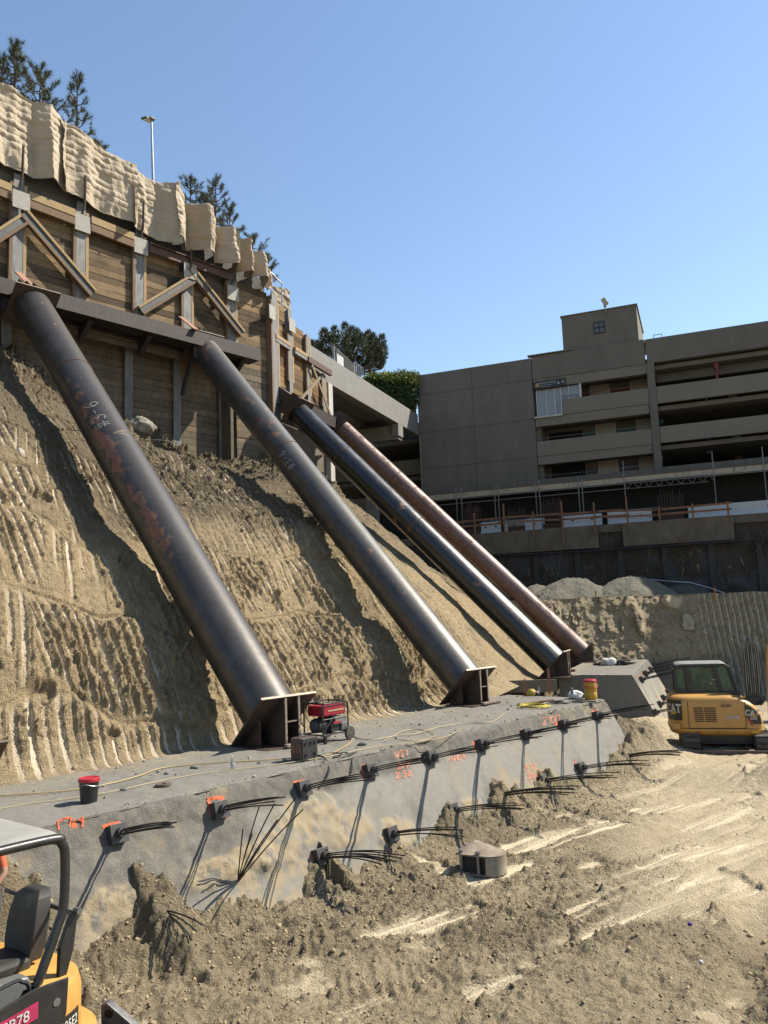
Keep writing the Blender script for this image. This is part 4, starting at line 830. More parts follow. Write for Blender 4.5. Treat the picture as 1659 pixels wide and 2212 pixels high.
M_GALV = simple('galvanised pipe',(.55,.56,.56),(.45,.46,.47),6,.35,.7,bump=0)
def pipe_rail(pts_, posts, label):
    root = thing('fence_rail',pts_[0],label,'fence rail','pipe rails along the wall top'); m = MB(); m.tube(pts_,.035,8); m.build('rail',M_GALV,root,smooth=True)
    for p_, h in posts: m = MB(); m.tube([p_-ZUP*1.2,p_+ZUP*h],.03,8); m.build('post',M_GALV,root,smooth=True)
f_ = lambda x,y,t=16.9: L1(*(lambda p:(p[0],t,p[2]))(w1(x,y,t)))
pipe_rail([f_(-40,160),f_(0,188),f_(100,262),f_(200,322),f_(270,365)],[(f_(98,240),.1)],'long white pipe rail above the blankets at upper left')
pipe_rail([f_(505,512),f_(556,560),f_(608,612)],[(f_(505,508),.25),(f_(608,610),.05)],'short thin pipe rail above the smallest blankets')
# ------------------------------------------------------------------ plateau behind the first wall, trees, lamp post
n_ = 40; s_ = np.linspace(-30,18.2,n_); t_ = np.linspace(W1+.4,W1+80,n_); Sg, Tg_ = np.meshgrid(s_,t_,indexing='ij')
zz = np.interp(Sg,[-30,6,12,19.6,22,60],[16.6,16.4,15.9,15.0,13.0,12.0])+.3*fbm(Sg*.2,Tg_*.2,3,3)-.3
P = L1(0,0,0)+S1*Sg[...,None]+T1*Tg_[...,None]+ZUP*zz[...,None]
gridmesh('hillside',P,M_BASE,'structure')
def leafmat(name, c, c2, c3):
    m = NT(name); a = m.noise(.9,4); b = m.noise(5,3); col = m.mix(m.ramp(a,.38,.62),c,c2); col = m.mix(m.ramp(b,.5,.7,0,.7),col,c3)
    m.set(col,.6,0,.3); return m.m
M_PINE = leafmat('pine needles',(.12,.135,.055),(.07,.085,.038),(.19,.19,.08))
M_CYP = leafmat('conifer sprays',(.085,.10,.042),(.05,.064,.028),(.13,.135,.058))
M_IVY = leafmat('ivy leaves',(.24,.28,.035),(.14,.19,.025),(.42,.42,.06))
M_IVY2 = leafmat('shade ivy leaves',(.05,.085,.02),(.03,.06,.014),(.08,.12,.03))  # bright top and dark lower leaves put sun and shade into the colour
M_BARK = simple('bark',(.10,.075,.055),(.06,.045,.035),12,.9,bump=.6,bscale=30)
def tris_mesh(name, vs, mat, parent):                # vs: (n,3,3)
    n = len(vs); me = bpy.data.meshes.new(name); off = np.array(parent['_o']); me.vertices.add(n*3); me.vertices.foreach_set('co',(vs.reshape(-1,3)-off).astype(np.float32).ravel())
    me.loops.add(n*3); me.loops.foreach_set('vertex_index',np.arange(n*3,dtype=np.int32)); me.polygons.add(n)
    me.polygons.foreach_set('loop_start',(np.arange(n)*3).astype(np.int32)); me.polygons.foreach_set('loop_total',np.full(n,3,np.int32)); me.update(calc_edges=True); me.validate(); me.materials.append(mat)
    o = bpy.data.objects.new(name,me); COL.objects.link(o); o.parent = parent; o['_o'] = [float(q) for q in off]; return o
def needles(c, d, L, R, n, nl, wd_):                  # a foxtail of needles along a twig from c in direction d
    t = rng.random(n)**.8; base = c+d*(t*L)[:,None]; v = rng.normal(size=(n,3)); v /= np.linalg.norm(v,axis=1)[:,None]
    v = v*.85+d*.55+V(0,0,.15); v /= np.linalg.norm(v,axis=1)[:,None]; w = np.cross(v,rng.normal(size=(n,3))); w /= np.linalg.norm(w,axis=1)[:,None]
    ln = nl*(.6+.6*rng.random(n))[:,None]*R; return np.stack([base-w*wd_,base+w*wd_,base+v*ln],1)
def pine(px, ybot, ytop, t, label, wid, seed, dens=1.0, bare=.25, nb=26, lean=0., name='pine_tree'):
    global rng; rng = np.random.default_rng(seed); r0 = random.Random(seed)
    B_ = L1(*(lambda p:(p[0],t,p[2]))(w1(px,ybot,t))); Tp_ = L1(*(lambda p:(p[0],t,p[2]))(w1(px+lean,ytop,t))); H = Tp_[2]-B_[2]
    root = thing(name,B_,label,'pine tree','pines on the hill above the wall'); m = MB()
    k = 14; tr = [B_+(Tp_-B_)*(i/(k-1))+V(.06*H*.12*vn(i*.7,seed),.03*vn(i*.7,seed+4.),0) for i in range(k)]; rad0 = .012*H+.045
    m.tube(tr,[rad0*(1-i/(k-1)*.85) for i in range(k)],7); m.build('trunk',M_BARK,root,smooth=True)
    tl = []; br = MB()
    for i in range(nb):
        f = bare+(1-bare)*(i+.5*r0.random())/nb; az = i*2.4+r0.uniform(-.4,.4); tp = tr[0]+(Tp_-tr[0])*f; ii = f*(k-1); j = min(int(ii),k-2); tp = tr[j]*(1-(ii-j))+tr[j+1]*(ii-j)
        L = wid*(1.05-f)**.7*r0.uniform(.45,1.1); d = V(math.cos(az),math.sin(az),r0.uniform(.0,.35)); mid = tp+d*L*.55-ZUP*.05*L; en = tp+d*L+ZUP*L*r0.uniform(.15,.45)
        br.tube([tp,mid,en],[.035,.024,.012],5)
        for q in (.55,.8,1.0):
            if r0.random() < .88*dens:
                c = mid+(en-mid)*(q-.5)*2 if q > .5 else tp+(mid-tp)*q*2
                for rep in range(1): dd = nrm(en-mid+V(*rng.normal(size=3))*.45*L*.5+ZUP*.12); tl.append(needles(c,dd,.40*(.6+.4*wid/1.5),1.,int(60*dens),.26,.010))
    for q in np.linspace(.82,1,6): tl.append(needles(tr[0]+(Tp_-tr[0])*q,nrm(V(*rng.normal(size=3))*.3+ZUP),.35,1.,50,.22,.010))
    br.build('branches',M_BARK,root,smooth=True); tris_mesh('crown',np.concatenate(tl),M_PINE,root)
pine(32,260,100,24,'pine at the upper left corner, tall with a bare lower trunk',1.2,11,1.0,.35,22)
pine(-6,240,128,24.5,'pine cut by the left edge of the photo',1.2,12,1.0,.2,24)
pine(86,300,158,25.5,'broad bushy pine just right of the corner pine',1.65,13,1.2,.1,32)
pine(166,350,168,25,'slim lone pine left of the lamp post',1.05,15,1.0,.2,22)
pine(208,360,312,28,'tiny pine top showing just over the white rail',.9,16,1.0,.0,12)
pine(412,520,390,27,'leftmost pine behind the middle blankets',1.5,17,1.0,.15,26)
pine(440,530,428,28,'short dense pine between the two taller middle pines',1.5,18,1.2,.1,22)
pine(466,540,388,26,'slim pointed pine behind the middle blankets',1.35,19,1.0,.1,28)
pine(492,560,450,27,'leaning pine right of the slim pointed one',1.5,20,1.0,.1,22,lean=6)
pine(546,605,516,27,'short spreading pine over the smallest blankets',1.6,21,1.0,.15,22)
pine(578,625,560,29,'small pine top just above the last blanket',1.2,22,1.0,.1,12)
# round conifer behind the bridge: many upright plumes
def conifer():
    global rng; rng = np.random.default_rng(31); k0 = 27
    def at(x,y,dk=0): p = wk(x,y,k0+dk); return L2(k0+dk,p[1],p[2])
    B_ = at(752,845); root = thing('conifer_tree',B_,'large round dark conifer with upright plumes behind the concrete bridge','conifer tree'); m = MB()
    m.tube([B_-ZUP*1.5,at(750,800),at(748,755)],[.42,.34,.18],9)
    plumes = [(672,752,738),(700,735,712),(690,770,738),(715,760,725),(722,735,706),(745,738,699),(742,780,735),(760,745,706),(772,740,712),(765,775,730),(783,760,722),(795,750,715),(790,790,745),(802,742,722),(812,760,736),
              (823,760,724),(815,775,740),(826,775,745),(805,800,765),(775,805,770),(735,800,762),(708,790,755),(755,812,770),(690,765,742),(730,770,728),(750,765,725),(818,790,768),(800,775,740)]
    tl = []
    for i, (x, yb, yt) in enumerate(plumes):
        dk = rng.uniform(-2.2,2.2); b_, t_ = at(x+rng.uniform(-3,3),yb+8,dk), at(x+rng.uniform(-3,3),yt,dk); m.tube([at(750,812,0),(at(750,800)+b_)/2-ZUP*.2,b_,t_],[.14,.10,.06,.02],6); Lp = np.linalg.norm(t_-b_)
        n = 480; t = rng.random(n); ang = rng.uniform(0,2*PI,n); rr = .44*np.sin(PI*np.clip(t*.86+.12,0,1))**.8*np.sqrt(rng.random(n)); c = b_+(t_-b_)*t[:,None]*1.0+np.stack([np.cos(ang)*rr,np.sin(ang)*rr,0*rr],1)
        v = nrm(t_-b_)*.9+np.stack([np.cos(ang),np.sin(ang),0*ang],1)*.5+rng.normal(size=(n,3))*.35; v /= np.linalg.norm(v,axis=1)[:,None]; w = np.cross(v,rng.normal(size=(n,3))); w /= np.linalg.norm(w,axis=1)[:,None]
        tl.append(np.stack([c-w*.035,c+w*.035,c+v*.34],1))
    m.build('trunk',M_BARK,root,smooth=True); tris_mesh('crown',np.concatenate(tl),M_CYP,root)
conifer()
lp = thing('lamp_post',L1(*(lambda p:(p[0],23,p[2]))(w1(332,420,23))),'slim grey parking lot lamp post with two flat heads above the blankets','lamp post')
def pl(x,y,t=23.): p = w1(x,y,t); return L1(p[0],t,p[2])
m = MB(); m.tube([pl(333,440),pl(331,393),pl(327,258)],[.075,.07,.055],10); m.build('pole',M_GALV,lp,smooth=True)
M_DARKM = simple('dark lamp metal',(.10,.085,.07),(.07,.06,.05),8,.5,.3)
for i, (dx, dy, sz) in enumerate(((-9,0,.62),(2,-2,.40))):
    c = pl(324+dx*.6,258+dy*.5); m = MB(); x_ = nrm(-S1*.9-T1*.3+ZUP*-.22); y_ = nrm(np.cross(ZUP,x_)); m.box(c,x_*sz,y_*.36,np.cross(x_,y_)*.09); h_ = m.build('lamp_head',M_DARKM,lp,bevel=.02)
    m = MB(); m.box(c-np.cross(x_,y_)*np.sign(np.cross(x_,y_)[2])*.05,x_*sz*.8,y_*.28,ZUP*.012); m.build('lens',simple('lamp lens',(.6,.58,.5),rough=.2,bump=0),h_)

# ------------------------------------------------------------------ concrete bridge
M_BRG = simple('bridge concrete',(.24,.232,.214),(.20,.193,.176),1.4,.85,bump=.25,bscale=14,stretch=(1,1,1))
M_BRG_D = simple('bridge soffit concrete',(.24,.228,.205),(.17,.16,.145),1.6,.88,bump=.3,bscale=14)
br_ = thing('concrete_bridge',L2(12,-2,12),'pale concrete bridge running from the shoring wall to the parking garage','bridge')
m = MB(); m.bb(4.05,KG-.02,-.55,-.02,12.36,13.86,F2); m.build('girder',M_BRG,br_,bevel=.02)
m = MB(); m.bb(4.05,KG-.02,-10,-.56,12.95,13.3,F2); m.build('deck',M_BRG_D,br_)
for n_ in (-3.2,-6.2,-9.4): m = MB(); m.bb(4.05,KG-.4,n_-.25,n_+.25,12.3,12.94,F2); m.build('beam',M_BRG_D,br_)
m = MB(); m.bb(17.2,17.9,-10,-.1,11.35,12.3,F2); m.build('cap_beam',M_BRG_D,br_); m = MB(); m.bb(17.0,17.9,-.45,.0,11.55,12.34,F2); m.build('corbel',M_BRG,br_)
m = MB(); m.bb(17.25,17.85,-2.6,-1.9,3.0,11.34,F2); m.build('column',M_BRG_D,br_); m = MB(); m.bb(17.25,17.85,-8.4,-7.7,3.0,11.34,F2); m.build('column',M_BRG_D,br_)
m = MB(); m.bb(6.35,6.85,-.6,.05,3.0,12.34,F2); m.build('pier',simple('white pier',(.52,.51,.47),(.44,.42,.38),3,.85),br_)
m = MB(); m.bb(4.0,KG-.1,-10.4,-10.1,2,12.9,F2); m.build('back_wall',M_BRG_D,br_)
fr = thing('chain_link_fence',L2(10.5,-.3,13.87),'grey chain-link panel with a small white sign on the bridge parapet','fence panel')
M_LINK = NT('chain link'); _a = M_LINK
_v1 = _a.mapping((1,1,1),(0,0,0)); _w = _a.n.new('ShaderNodeTexWave'); _w.inputs['Scale'].default_value = 9; _a.link(_v1,_w.inputs['Vector']); _a.set((.42,.43,.43),.5,.4)
M_LINK = _a.m
m = MB(); P0, P1 = w2(722,768,-.3), w2(766,812,-.3)
for i in range(36):
    k_ = P0[0]+(P1[0]-P0[0])*i/35; zt2 = 13.88+1.0-.3*(i/35)
    for d_ in (-.5,.5): m.tube([L2(k_,-.3,13.88),L2(k_+d_*.9,-.3,zt2)],.006,4)
m.build('mesh',simple('dull wire',(.22,.23,.23),bump=0),fr); m = MB()
for k_, h in ((P0[0],1.1),(P1[0],.75)): m.tube([L2(k_,-.3,13.8),L2(k_,-.3,13.88+h)],.03,6)
m.tube([L2(P0[0],-.3,13.88+1.0),L2(P1[0],-.3,13.88+.7)],.025,6); m.build('frame',M_GALV,fr)
m = MB(); ss = w2(730,782,-.26); m.bb(ss[0]-.1,ss[0]+.75,-.27,-.255,13.95,14.55,F2); sg = m.build('sign_plate',simple('white sign',(.75,.74,.72),rough=.5,bump=0),fr)
m = MB(); 
for i in range(4): m.bb(ss[0],ss[0]+.6-.1*(i%2),-.2545,-.252,14.46-.13*i,14.49-.13*i,F2)
m.build('sign_text',simple('sign grey',(.25,.25,.27),bump=0),sg)
rr_ = thing('steel_railing',L2(14,-.4,13.87),'small grey steel railing frame on the bridge right of the fence panel','railing'); m = MB(); a_, b_ = w2(766,798,-.4), w2(776,812,-.4)
for i in range(5): k_ = a_[0]+(b_[0]-a_[0]+.6)*i/4; m.tube([L2(k_,-.4,13.8),L2(k_,-.4,14.85)],.025,6)
m.tube([L2(a_[0],-.4,14.85),L2(b_[0]+.6,-.4,14.85)],.025,6); m.build('bars',M_GALV,rr_)
# ivy hedge beside the garage
def ivy():
    global rng; rng = np.random.default_rng(5); root = thing('ivy_hedge',L2(20,-2,13.9),'green ivy hedge hanging over the bridge parapet beside the garage','hedge')
    def mass(n, k0, k1, z0, z1, n0, n1, mat, nm, sz):
        k = rng.uniform(k0,k1,n); z = z0+(z1-z0)*rng.random(n)**.8; z = z+.25*fbm(k*1.3,z*1.3,3,3); nn = n0+(n1-n0)*rng.random(n)**.5
        c = L2(0,0,0)+A2*k[:,None]+N2*nn[:,None]+ZUP*z[:,None]; a = rng.normal(size=(n,3)); a /= np.linalg.norm(a,axis=1)[:,None]; b = np.cross(a,rng.normal(size=(n,3))); b /= np.linalg.norm(b,axis=1)[:,None]
        s = sz*(.6+.8*rng.random(n))[:,None]; tris_mesh(nm,np.stack([c-b*s*.6,c+b*s*.6,c+a*s*1.3],1),mat,root)
    K0, K1 = 20.4, 23.0
    P_ = [wk(785,820,K0), wk(898,800,K0)]
    n = 14000; x = rng.uniform(783,898,n); yt = np.interp(x,[783,800,830,860,898],[816,803,800,797,800])+4*fbm(x*.06,x*0,3,2); yb = np.interp(x,[783,800,850,898],[824,840,872,880]); 
    v = rng.random(n); y = yt+(yb-yt)*v; 
    K = K0+rng.uniform(-.25,.6,n)+1.2*(1-v)*rng.random(n)
    pts_ = np.stack([L2(K0,*wk(a,b,K0)[1:]) for a,b in zip(x,y)])+A2*(K-K0)[:,None]
    for nm, mk, mt in (('top_leaves',v < .32+.1*rng.random(n),M_IVY),('lower_leaves',v >= .3,M_IVY2)):
        c = pts_[mk]; q = len(c); a = rng.normal(size=(q,3)); a /= np.linalg.norm(a,axis=1)[:,None]; b = np.cross(a,rng.normal(size=(q,3))); b /= np.linalg.norm(b,axis=1)[:,None]; s = .085*(.6+.8*rng.random(q))[:,None]
        tris_mesh(nm,np.stack([c-b*s*.7,c+b*s*.7,c+a*s*1.3],1),mt,root)
    m = MB(); m.bb(K0+.7,K0+1.0,P_[0][1]+.3,-.2,12.9,wk(840,812,K0)[2]-.1,F2); m.build('stems',M_IVY2,root)
ivy()

# ------------------------------------------------------------------ parking garage
M_GAR = simple('taupe stucco',(.182,.164,.138),(.150,.134,.111),1.3,.85,bump=.2,bscale=50,spec=.3,lo=.42,hi=.72,stretch=(1,1,.35))
M_GAR2 = simple('taupe spandrel',(.232,.207,.168),(.212,.188,.153),.8,.85,bump=.2,bscale=50,spec=.3)
M_GARI = simple('garage interior',(.20,.185,.16),(.15,.14,.12),.7,.9,bump=0)
M_DARKV = simple('netting and dark hollows',(.012,.012,.013),(.018,.018,.018),5,.9,bump=0)  # near-black also stands in for shade in openings, pipe mouth and holes
M_JOINT = flat('joint',(.09,.08,.065),.9)
GF = lambda u, o, z: L2(KG-o,u,z)                   # u to the right along the facade, o toward the viewer
gar = thing('parking_garage',GF(10,0,7.9),'big taupe parking garage with blank panel wall, open decks and a roof tower','parking garage')
UR = 46
def gp(name, boxes, mat, par=gar, bevel=0):
    m = MB()
    for b in boxes: m.bb(*b,GF)
    return m.build(name,mat,par,bevel=bevel)
wl_ = gp('blank_wall',[(0,8.19,-.5,0,7.9,16.7)],M_GAR)
gp('panel_joint',[(0.02,8.17,-.0,.004,z-.02,z+.02) for z in (15.22,12.5,9.9)]+[(4.0,4.04,0,.005,7.92,16.68)],M_JOINT,wl_)
gp('side_wall',[(0,.4,-16,-.51,7.9,16.69)],M_GAR)
gp('parapet',[(8.24,15.50,-.4,.03,15.19,16.8)],M_GAR); gp('parapet',[(15.60,UR,-.4,.03,15.2,16.78)],M_GAR); gp('coping',[(8.0,11.0,-.3,.2,16.81,16.87)],M_GAR2)
gp('beam',[(8.24,15.54,-.5,-.03,14.55,15.18)],M_GAR2); gp('beam',[(8.24,15.5,-.5,-.04,11.95,12.56)],M_GAR2); gp('beam',[(8.24,15.5,-.5,-.04,9.37,9.93)],M_GAR2)
gp('spandrel',[(10.06,15.52,-.25,.02,12.57,13.58)],M_GAR2); gp('spandrel',[(8.24,15.5,-.25,.02,9.94,10.92)],M_GAR2); gp('spandrel',[(8.24,15.48,-.25,.0,7.9,8.38)],M_GAR)
gp('column',[(15.54,16.0,-.6,.06,7.95,15.19)],M_GAR)
for z0, z1 in ((12.52,13.6),(9.96,11.0),(8.06,8.42)): gp('spandrel',[(16.02,UR,-.25,.02,z0,z1)],M_GAR2 if z0 > 9 else M_GAR)
for z in (14.3,): gp('soffit_beam',[(16.02,UR,-2.2,-1.7,z,14.85),(16.02,UR,-5.2,-4.7,z,14.85)],M_GARI)
for z in (14.86,12.15,9.6,7.92): gp('floor_slab',[(8.3,UR,-18,-.55,z,z+.28)],M_GARI)
gp('roof_slab',[(0.4,8.2,-18,-.52,15.6,15.9),(8.3,UR,-18,-.42,15.3,15.6)],M_GARI)
gp('back_wall',[(8.3,15.6,-2.7,-2.4,8.2,14.85)],simple('lift lobby wall',(.22,.20,.172),(.19,.172,.147),.8,.9,bump=0)); gp('back_wall',[(8.3,UR,-19,-18.5,7.9,15)],M_GARI)
gp('bay_wall',[(8.0,8.5,-4.1,-.505,7.95,14.55)],M_GARI); gp('core_wall',[(15.55,15.8,-4.1,-.62,8.2,14.85)],M_GARI)
for u_ in (20.7,26.5,32.5): gp('interior_column',[(u_-.25,u_+.25,-6.4,-5.9,8.2,14.85)],M_GARI)
gp('dark_opening',[(8.7,11.0,-2.395,-2.385,8.3,11.9)],M_DARKV)  # flat black panel in place of an unlit opening
M_DOOR = simple('lift door',(.5,.47,.42),(.44,.41,.37),5,.6,bump=0); M_DFRAME = simple('lift frame',(.6,.57,.52),bump=0)
M_TEAL = simple('teal band',(.02,.13,.14),(.02,.10,.11),6,.6,bump=0); M_RED = simple('red band',(.16,.02,.025),(.13,.02,.02),6,.6,bump=0); M_BLU = simple('violet band',(.06,.07,.16),(.05,.06,.12),6,.6,bump=0)
_fl = {9:(10.92,M_TEAL),7:(8.38,M_BLU),11:(13.58,M_RED)}
for key, (zb, mt) in _fl.items():
    u0 = 11.6 if key != 11 else 11.4
    for u_ in (u0+.35,u0+3.0):
        d_ = gp('lift_door',[(u_,u_+1.1,-2.38,-2.33,zb-1.0,zb+1.2)],M_DOOR)
        gp('frame',[(u_-.12,u_,-2.395,-2.30,zb-1,zb+1.32),(u_+1.1,u_+1.22,-2.395,-2.30,zb-1,zb+1.32),(u_-.12,u_+1.22,-2.395,-2.30,zb+1.2,zb+1.32)],M_DFRAME,d_)
    for b_ in ((11.1,u0+.2,-2.39,-2.37,zb+.45,zb+.85),(u0+1.6,u0+2.85,-2.39,-2.37,zb+.45,zb+.85),(u0+4.25,15.5,-2.39,-2.37,zb+.45,zb+.85)): gp('wall_band',[b_],mt)
    gp('handrail',[(8.3 if key != 11 else 10.1,15.45,-.12,-.10,zb+.22,zb+.245)],simple('dull rail',(.16,.16,.155),bump=0) if key != 11 else M_RED)
m = MB(); xu = N2
for u_, z_ in ((10.7,11.02),(15.1,11.02)):
    t_ = MB(); text_on(t_,'9',.55,GF(u_+1.0,-2.3,z_+.75),N2,ZUP); t_.build('level_number',simple('teal numeral',(.10,.36,.38),bump=0),gar)
for u_, z_ in ((10.7,8.55),(15.0,8.55)):
    t_ = MB(); text_on(t_,'7',.62,GF(u_+.9,-2.3,z_+.7),N2,ZUP); t_.build('level_number',simple('pale numeral',(.42,.41,.40),bump=0),gar)
t_ = MB(); text_on(t_,'Pay Stations',.19,GF(13.95,-2.34,11.6),N2,ZUP); text_on(t_,'Pay Stations',.19,GF(13.95,-2.34,9.05),N2,ZUP); t_.build('wall_lettering',simple('pale lettering',(.35,.38,.38),bump=0),gar)
# glazed bay
M_GLZ = simple('frosted glass panel',(.30,.33,.37),(.24,.27,.31),1.5,.35,bump=0); gz = gp('glazed_bay',[(8.38,9.98,-.3,-.26,12.62,14.5),(9.98,11.2,-.3,-.26,13.6,14.5)],M_GLZ)
gp('mullion',[(u_,u_+.05,-.26,-.2,12.62,14.5) for u_ in (8.36,9.0,9.55,9.97)]+[(10.5,10.54,-.26,-.2,13.6,14.5)],M_GALV,gz); gp('white_post',[(11.22,11.36,-.3,-.1,13.35,14.54)],simple('white post',(.62,.6,.56),bump=0),gz)
gp('sill',[(8.2,10.06,-.2,.12,12.5,12.61)],M_DFRAME,gz)
# sign over the glazed bay
sb = thing('direction_sign',GF(9.3,.05,14.55),'dark blue direction sign with arrows over the glazed bay of the garage','sign'); gp('board',[(8.26,10.4,.04,.09,14.5,15.0)],simple('navy sign',(.018,.022,.034),bump=0),sb)
M_SW = simple('sign white',(.62,.62,.60),bump=0); m = MB(); cy_ = GF(8.52,.093,14.74); m.lathe(cy_,[(0.001,0),(.13,0),(.13,.006),(.001,.006)],20,-A2); m.build('yellow_disc',simple('sign ochre',(.55,.33,.08),bump=0),sb)
t_ = MB(); text_on(t_,'Automated Pay Station',.135,GF(9.2,.094,14.85),N2,ZUP,.01); text_on(t_,'Pay Here Before Returning to Car',.085,GF(9.2,.094,14.70),N2,ZUP); text_on(t_,'Elevator to all levels',.085,GF(9.1,.094,14.58),N2,ZUP)
def arrow(c, d, up):
    q = np.cross(d,up); t_.box(c,d*.18,up*.0+np.cross(d,-A2)*.04,-A2*.004)
    for s_ in (1,-1): t_.box(c+d*.07+np.cross(d,-A2)*s_*.045-d*.02,nrm(d-s_*np.cross(d,-A2))*.12,nrm(d+s_*np.cross(d,-A2))*.035,-A2*.004)
arrow(GF(9.95,.096,14.74),-ZUP,N2); arrow(GF(10.22,.096,14.76),N2,ZUP); t_.build('lettering',M_SW,sb)
# roof tower
tw = gp('roof_tower',[(10.38,15.2,-6.2,-.15,15.95,19.24)],M_GAR); gp('window',[(12.44,13.15,-.16,-.13,17.72,18.5)],simple('window grey',(.10,.11,.13),rough=.4,bump=0),tw)
gp('window_bars',[(12.44,13.15,-.13,-.09,z,z+.035) for z in (17.72,18.1,18.46)]+[(u_,u_+.035,-.13,-.09,17.72,18.5) for u_ in (12.44,12.78,13.115)],M_DARKV,tw); gp('roof_cap',[(10.3,15.28,-6.3,-.1,19.25,19.32)],M_GAR,tw)
gp('roof_shed',[(15.3,16.1,-2.5,-.45,16.5,16.9)],M_GAR2)
m = MB()
for u_ in (16.1,16.6): m.tube([GF(u_,-.5,16.6),GF(u_,-.5,17.15)],.025,6)
m.tube([GF(16.1,-.5,17.15),GF(16.6,-.5,17.15)],.025,6); m.build('roof_railing',simple('blue grey rail',(.25,.32,.42),bump=0),gar)
cm = thing('security_camera',GF(13.1,-.2,19.3),'tan outdoor camera on a bracket atop the roof tower','camera'); Pc = wk(1307,655,KG+.2); c_ = L2(KG+.0,Pc[1],Pc[2])
M_TANC = simple('tan housing',(.52,.44,.30),(.46,.38,.26),5,.5,bump=0); m = MB(); m.box(c_+ZUP*.03,N2*.22+ZUP*-.42,N2*.26+ZUP*.14,A2*.3); m.build('housing',M_TANC,cm,bevel=.02)
m = MB(); m.cyl(c_-ZUP*.18,c_-ZUP*.32,.10); m.build('mount_collar',simple('pale collar',(.5,.47,.42),bump=0),cm); m = MB(); m.tube([c_-ZUP*.3,c_-ZUP*.95-A2*.1],.03,8); m.build('bracket',M_DARKM,cm)
# inside: red standpipe, lights, blue boxes
tk = thing('standpipe',GF(19.9,-.9,13.3),'red sprinkler standpipe in the top open deck of the garage','pipe'); q = wk(1548,800,KG+.9); m = MB(); m.tube([L2(KG+.9,q[1],13.2),L2(KG+.9,q[1],14.9)],.09,10); m.cyl(L2(KG+.9,q[1],14.5),L2(KG+.9,q[1],14.95),.17); m.build('pipe',simple('red pipe',(.20,.03,.035),(.15,.02,.03),6,.5,bump=0),tk,smooth=True)
for (xa, xb, y, lb) in ((1505,1578,788,'pale ceiling light strip in the top open deck'),(1608,1659,764,'second ceiling light strip at the right edge of the top deck')):
    a_, b_ = wk(xa,y+4,KG+3), wk(xb,y-6,KG+3); m = MB(); m.box(L2(KG+3,(a_[1]+b_[1])/2,14.22),N2*(b_[1]-a_[1]),A2*.22,ZUP*.09); tag(m.build('ceiling_light',simple('light strip',(.75,.72,.6),bump=0),loc=L2(KG+3,a_[1],14.2)),lb,'ceiling light','ceiling lights in the garage')
for (x, y, lb) in ((1528,890,'small blue box sign hanging in the middle open deck'),(1533,979,'small blue box sign hanging in the lower open deck')):
    q = wk(x,y-25+20,KG+2.5); r_ = thing('hanging_sign',L2(KG+2.5,q[1],q[2]),lb,'hanging sign','blue hanging signs in the garage'); m = MB(); m.box(L2(KG+2.5,q[1],q[2]),N2*.36,A2*.06,ZUP*.34); m.build('panel',simple('blue sign',(.06,.13,.28),bump=0),r_); m = MB(); m.tube([L2(KG+2.5,q[1],q[2]+.17),L2(KG+2.5,q[1],q[2]+.9)],.015,5); m.build('hanger',M_GALV,r_)
# decks of the garage seen under the bridge
wing = thing('garage_wing',L2(KG+2,-5,8),'lower garage decks seen in the dark under the bridge','garage wing')
for z0, z1 in ((9.9,11.0),(7.6,8.5),(5.2,6.2)): m = MB(); m.bb(KG+1.6,KG+1.9,-11,-.05,z0,z1,F2); m.build('spandrel',M_GAR2,wing)
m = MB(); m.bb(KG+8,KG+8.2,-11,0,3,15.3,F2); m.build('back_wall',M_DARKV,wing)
for z in (12.3,9.5,7.1): m = MB(); m.bb(KG+1.95,KG+8,-11,-.02,z,z+.3,F2); m.build('floor_slab',M_GARI,wing)
m = MB(); m.tube([L2(KG-.15,.1,3),L2(KG-.15,.1,12.2)],.06,8); tag(m.build('downpipe',M_GAR2,loc=L2(KG,.1,6),smooth=True),'taupe downpipe on the garage corner under the bridge end','downpipe')

# ------------------------------------------------------------------ street ledge, pit wall and everything along them
KP = KG-4
M_SHOT = simple('stained shotcrete',(.165,.138,.10),(.105,.087,.064),1.5,.9,bump=.4,bscale=10,stretch=(1,1,.6))
M_PIT = NT('pit lagging'); _m = M_PIT
_c = _m.mix(_m.ramp(_m.noise(.9,7,.65),.35,.65),(.045,.038,.030),(.075,.066,.054)); _v = _m.mapping((1.6,1.6,.45)); _c = _m.mix(_m.ramp(_m.noise(1.5,10,.78,_v,1.4),.57,.62,0,.9),_c,(.23,.21,.17)); _c = _m.mix(_m.ramp(_m.noise(2.5,8,.7,_m.mapping((1,1,.8))),.58,.66,0,.85),_c,(.022,.020,.018)); _w = _m.noise(.45,3)
_c = _m.mix(_m.ramp(_w,.52,.62,0,.6),_c,(.075,.085,.11)); _m.set(_c,.9,0,.2); _m.bump(_m.noise(3,6),.5,.04); M_PIT = _m.m
m = MB(); m.bb(-12,UR+6,4.3,-30,4.2,4.66,GF); tag(m.build('street_ledge',M_SHOT),kind='structure')
M_PILE_D = simple('dark pile',(.055,.052,.05),(.035,.034,.033),3,.8,.1)
pw = thing('pit_wall',GF(14,4.2,0),'dark grout streaked shoring wall of the pit below the garage','shoring wall')
def pitface(u0, u1, z0, z1, o, seed):
    u = np.arange(u0,u1,.08); z = np.arange(z0,z1+.01,.08); U, Zz = np.meshgrid(u,z,indexing='ij'); d = .05*fbm(U*1.1,Zz*1.4,4,seed)+.03*np.abs(((Zz/.3)%1)-.5)
    return L2(0,0,0)+A2*(KG-o-d)[...,None]+N2*U[...,None]+ZUP*Zz[...,None]
gridmesh('lagging_face',pitface(-2,UR+4,-1.0,4.2,4.2,3),M_PIT,None,None,parent=pw)
for u_ in np.arange(1.2,30,2.45): m = MB(); m.bb(u_-.17,u_+.17,4.22,4.36,-1,3.25,GF); m.build('soldier_pile',M_PILE_D,pw)
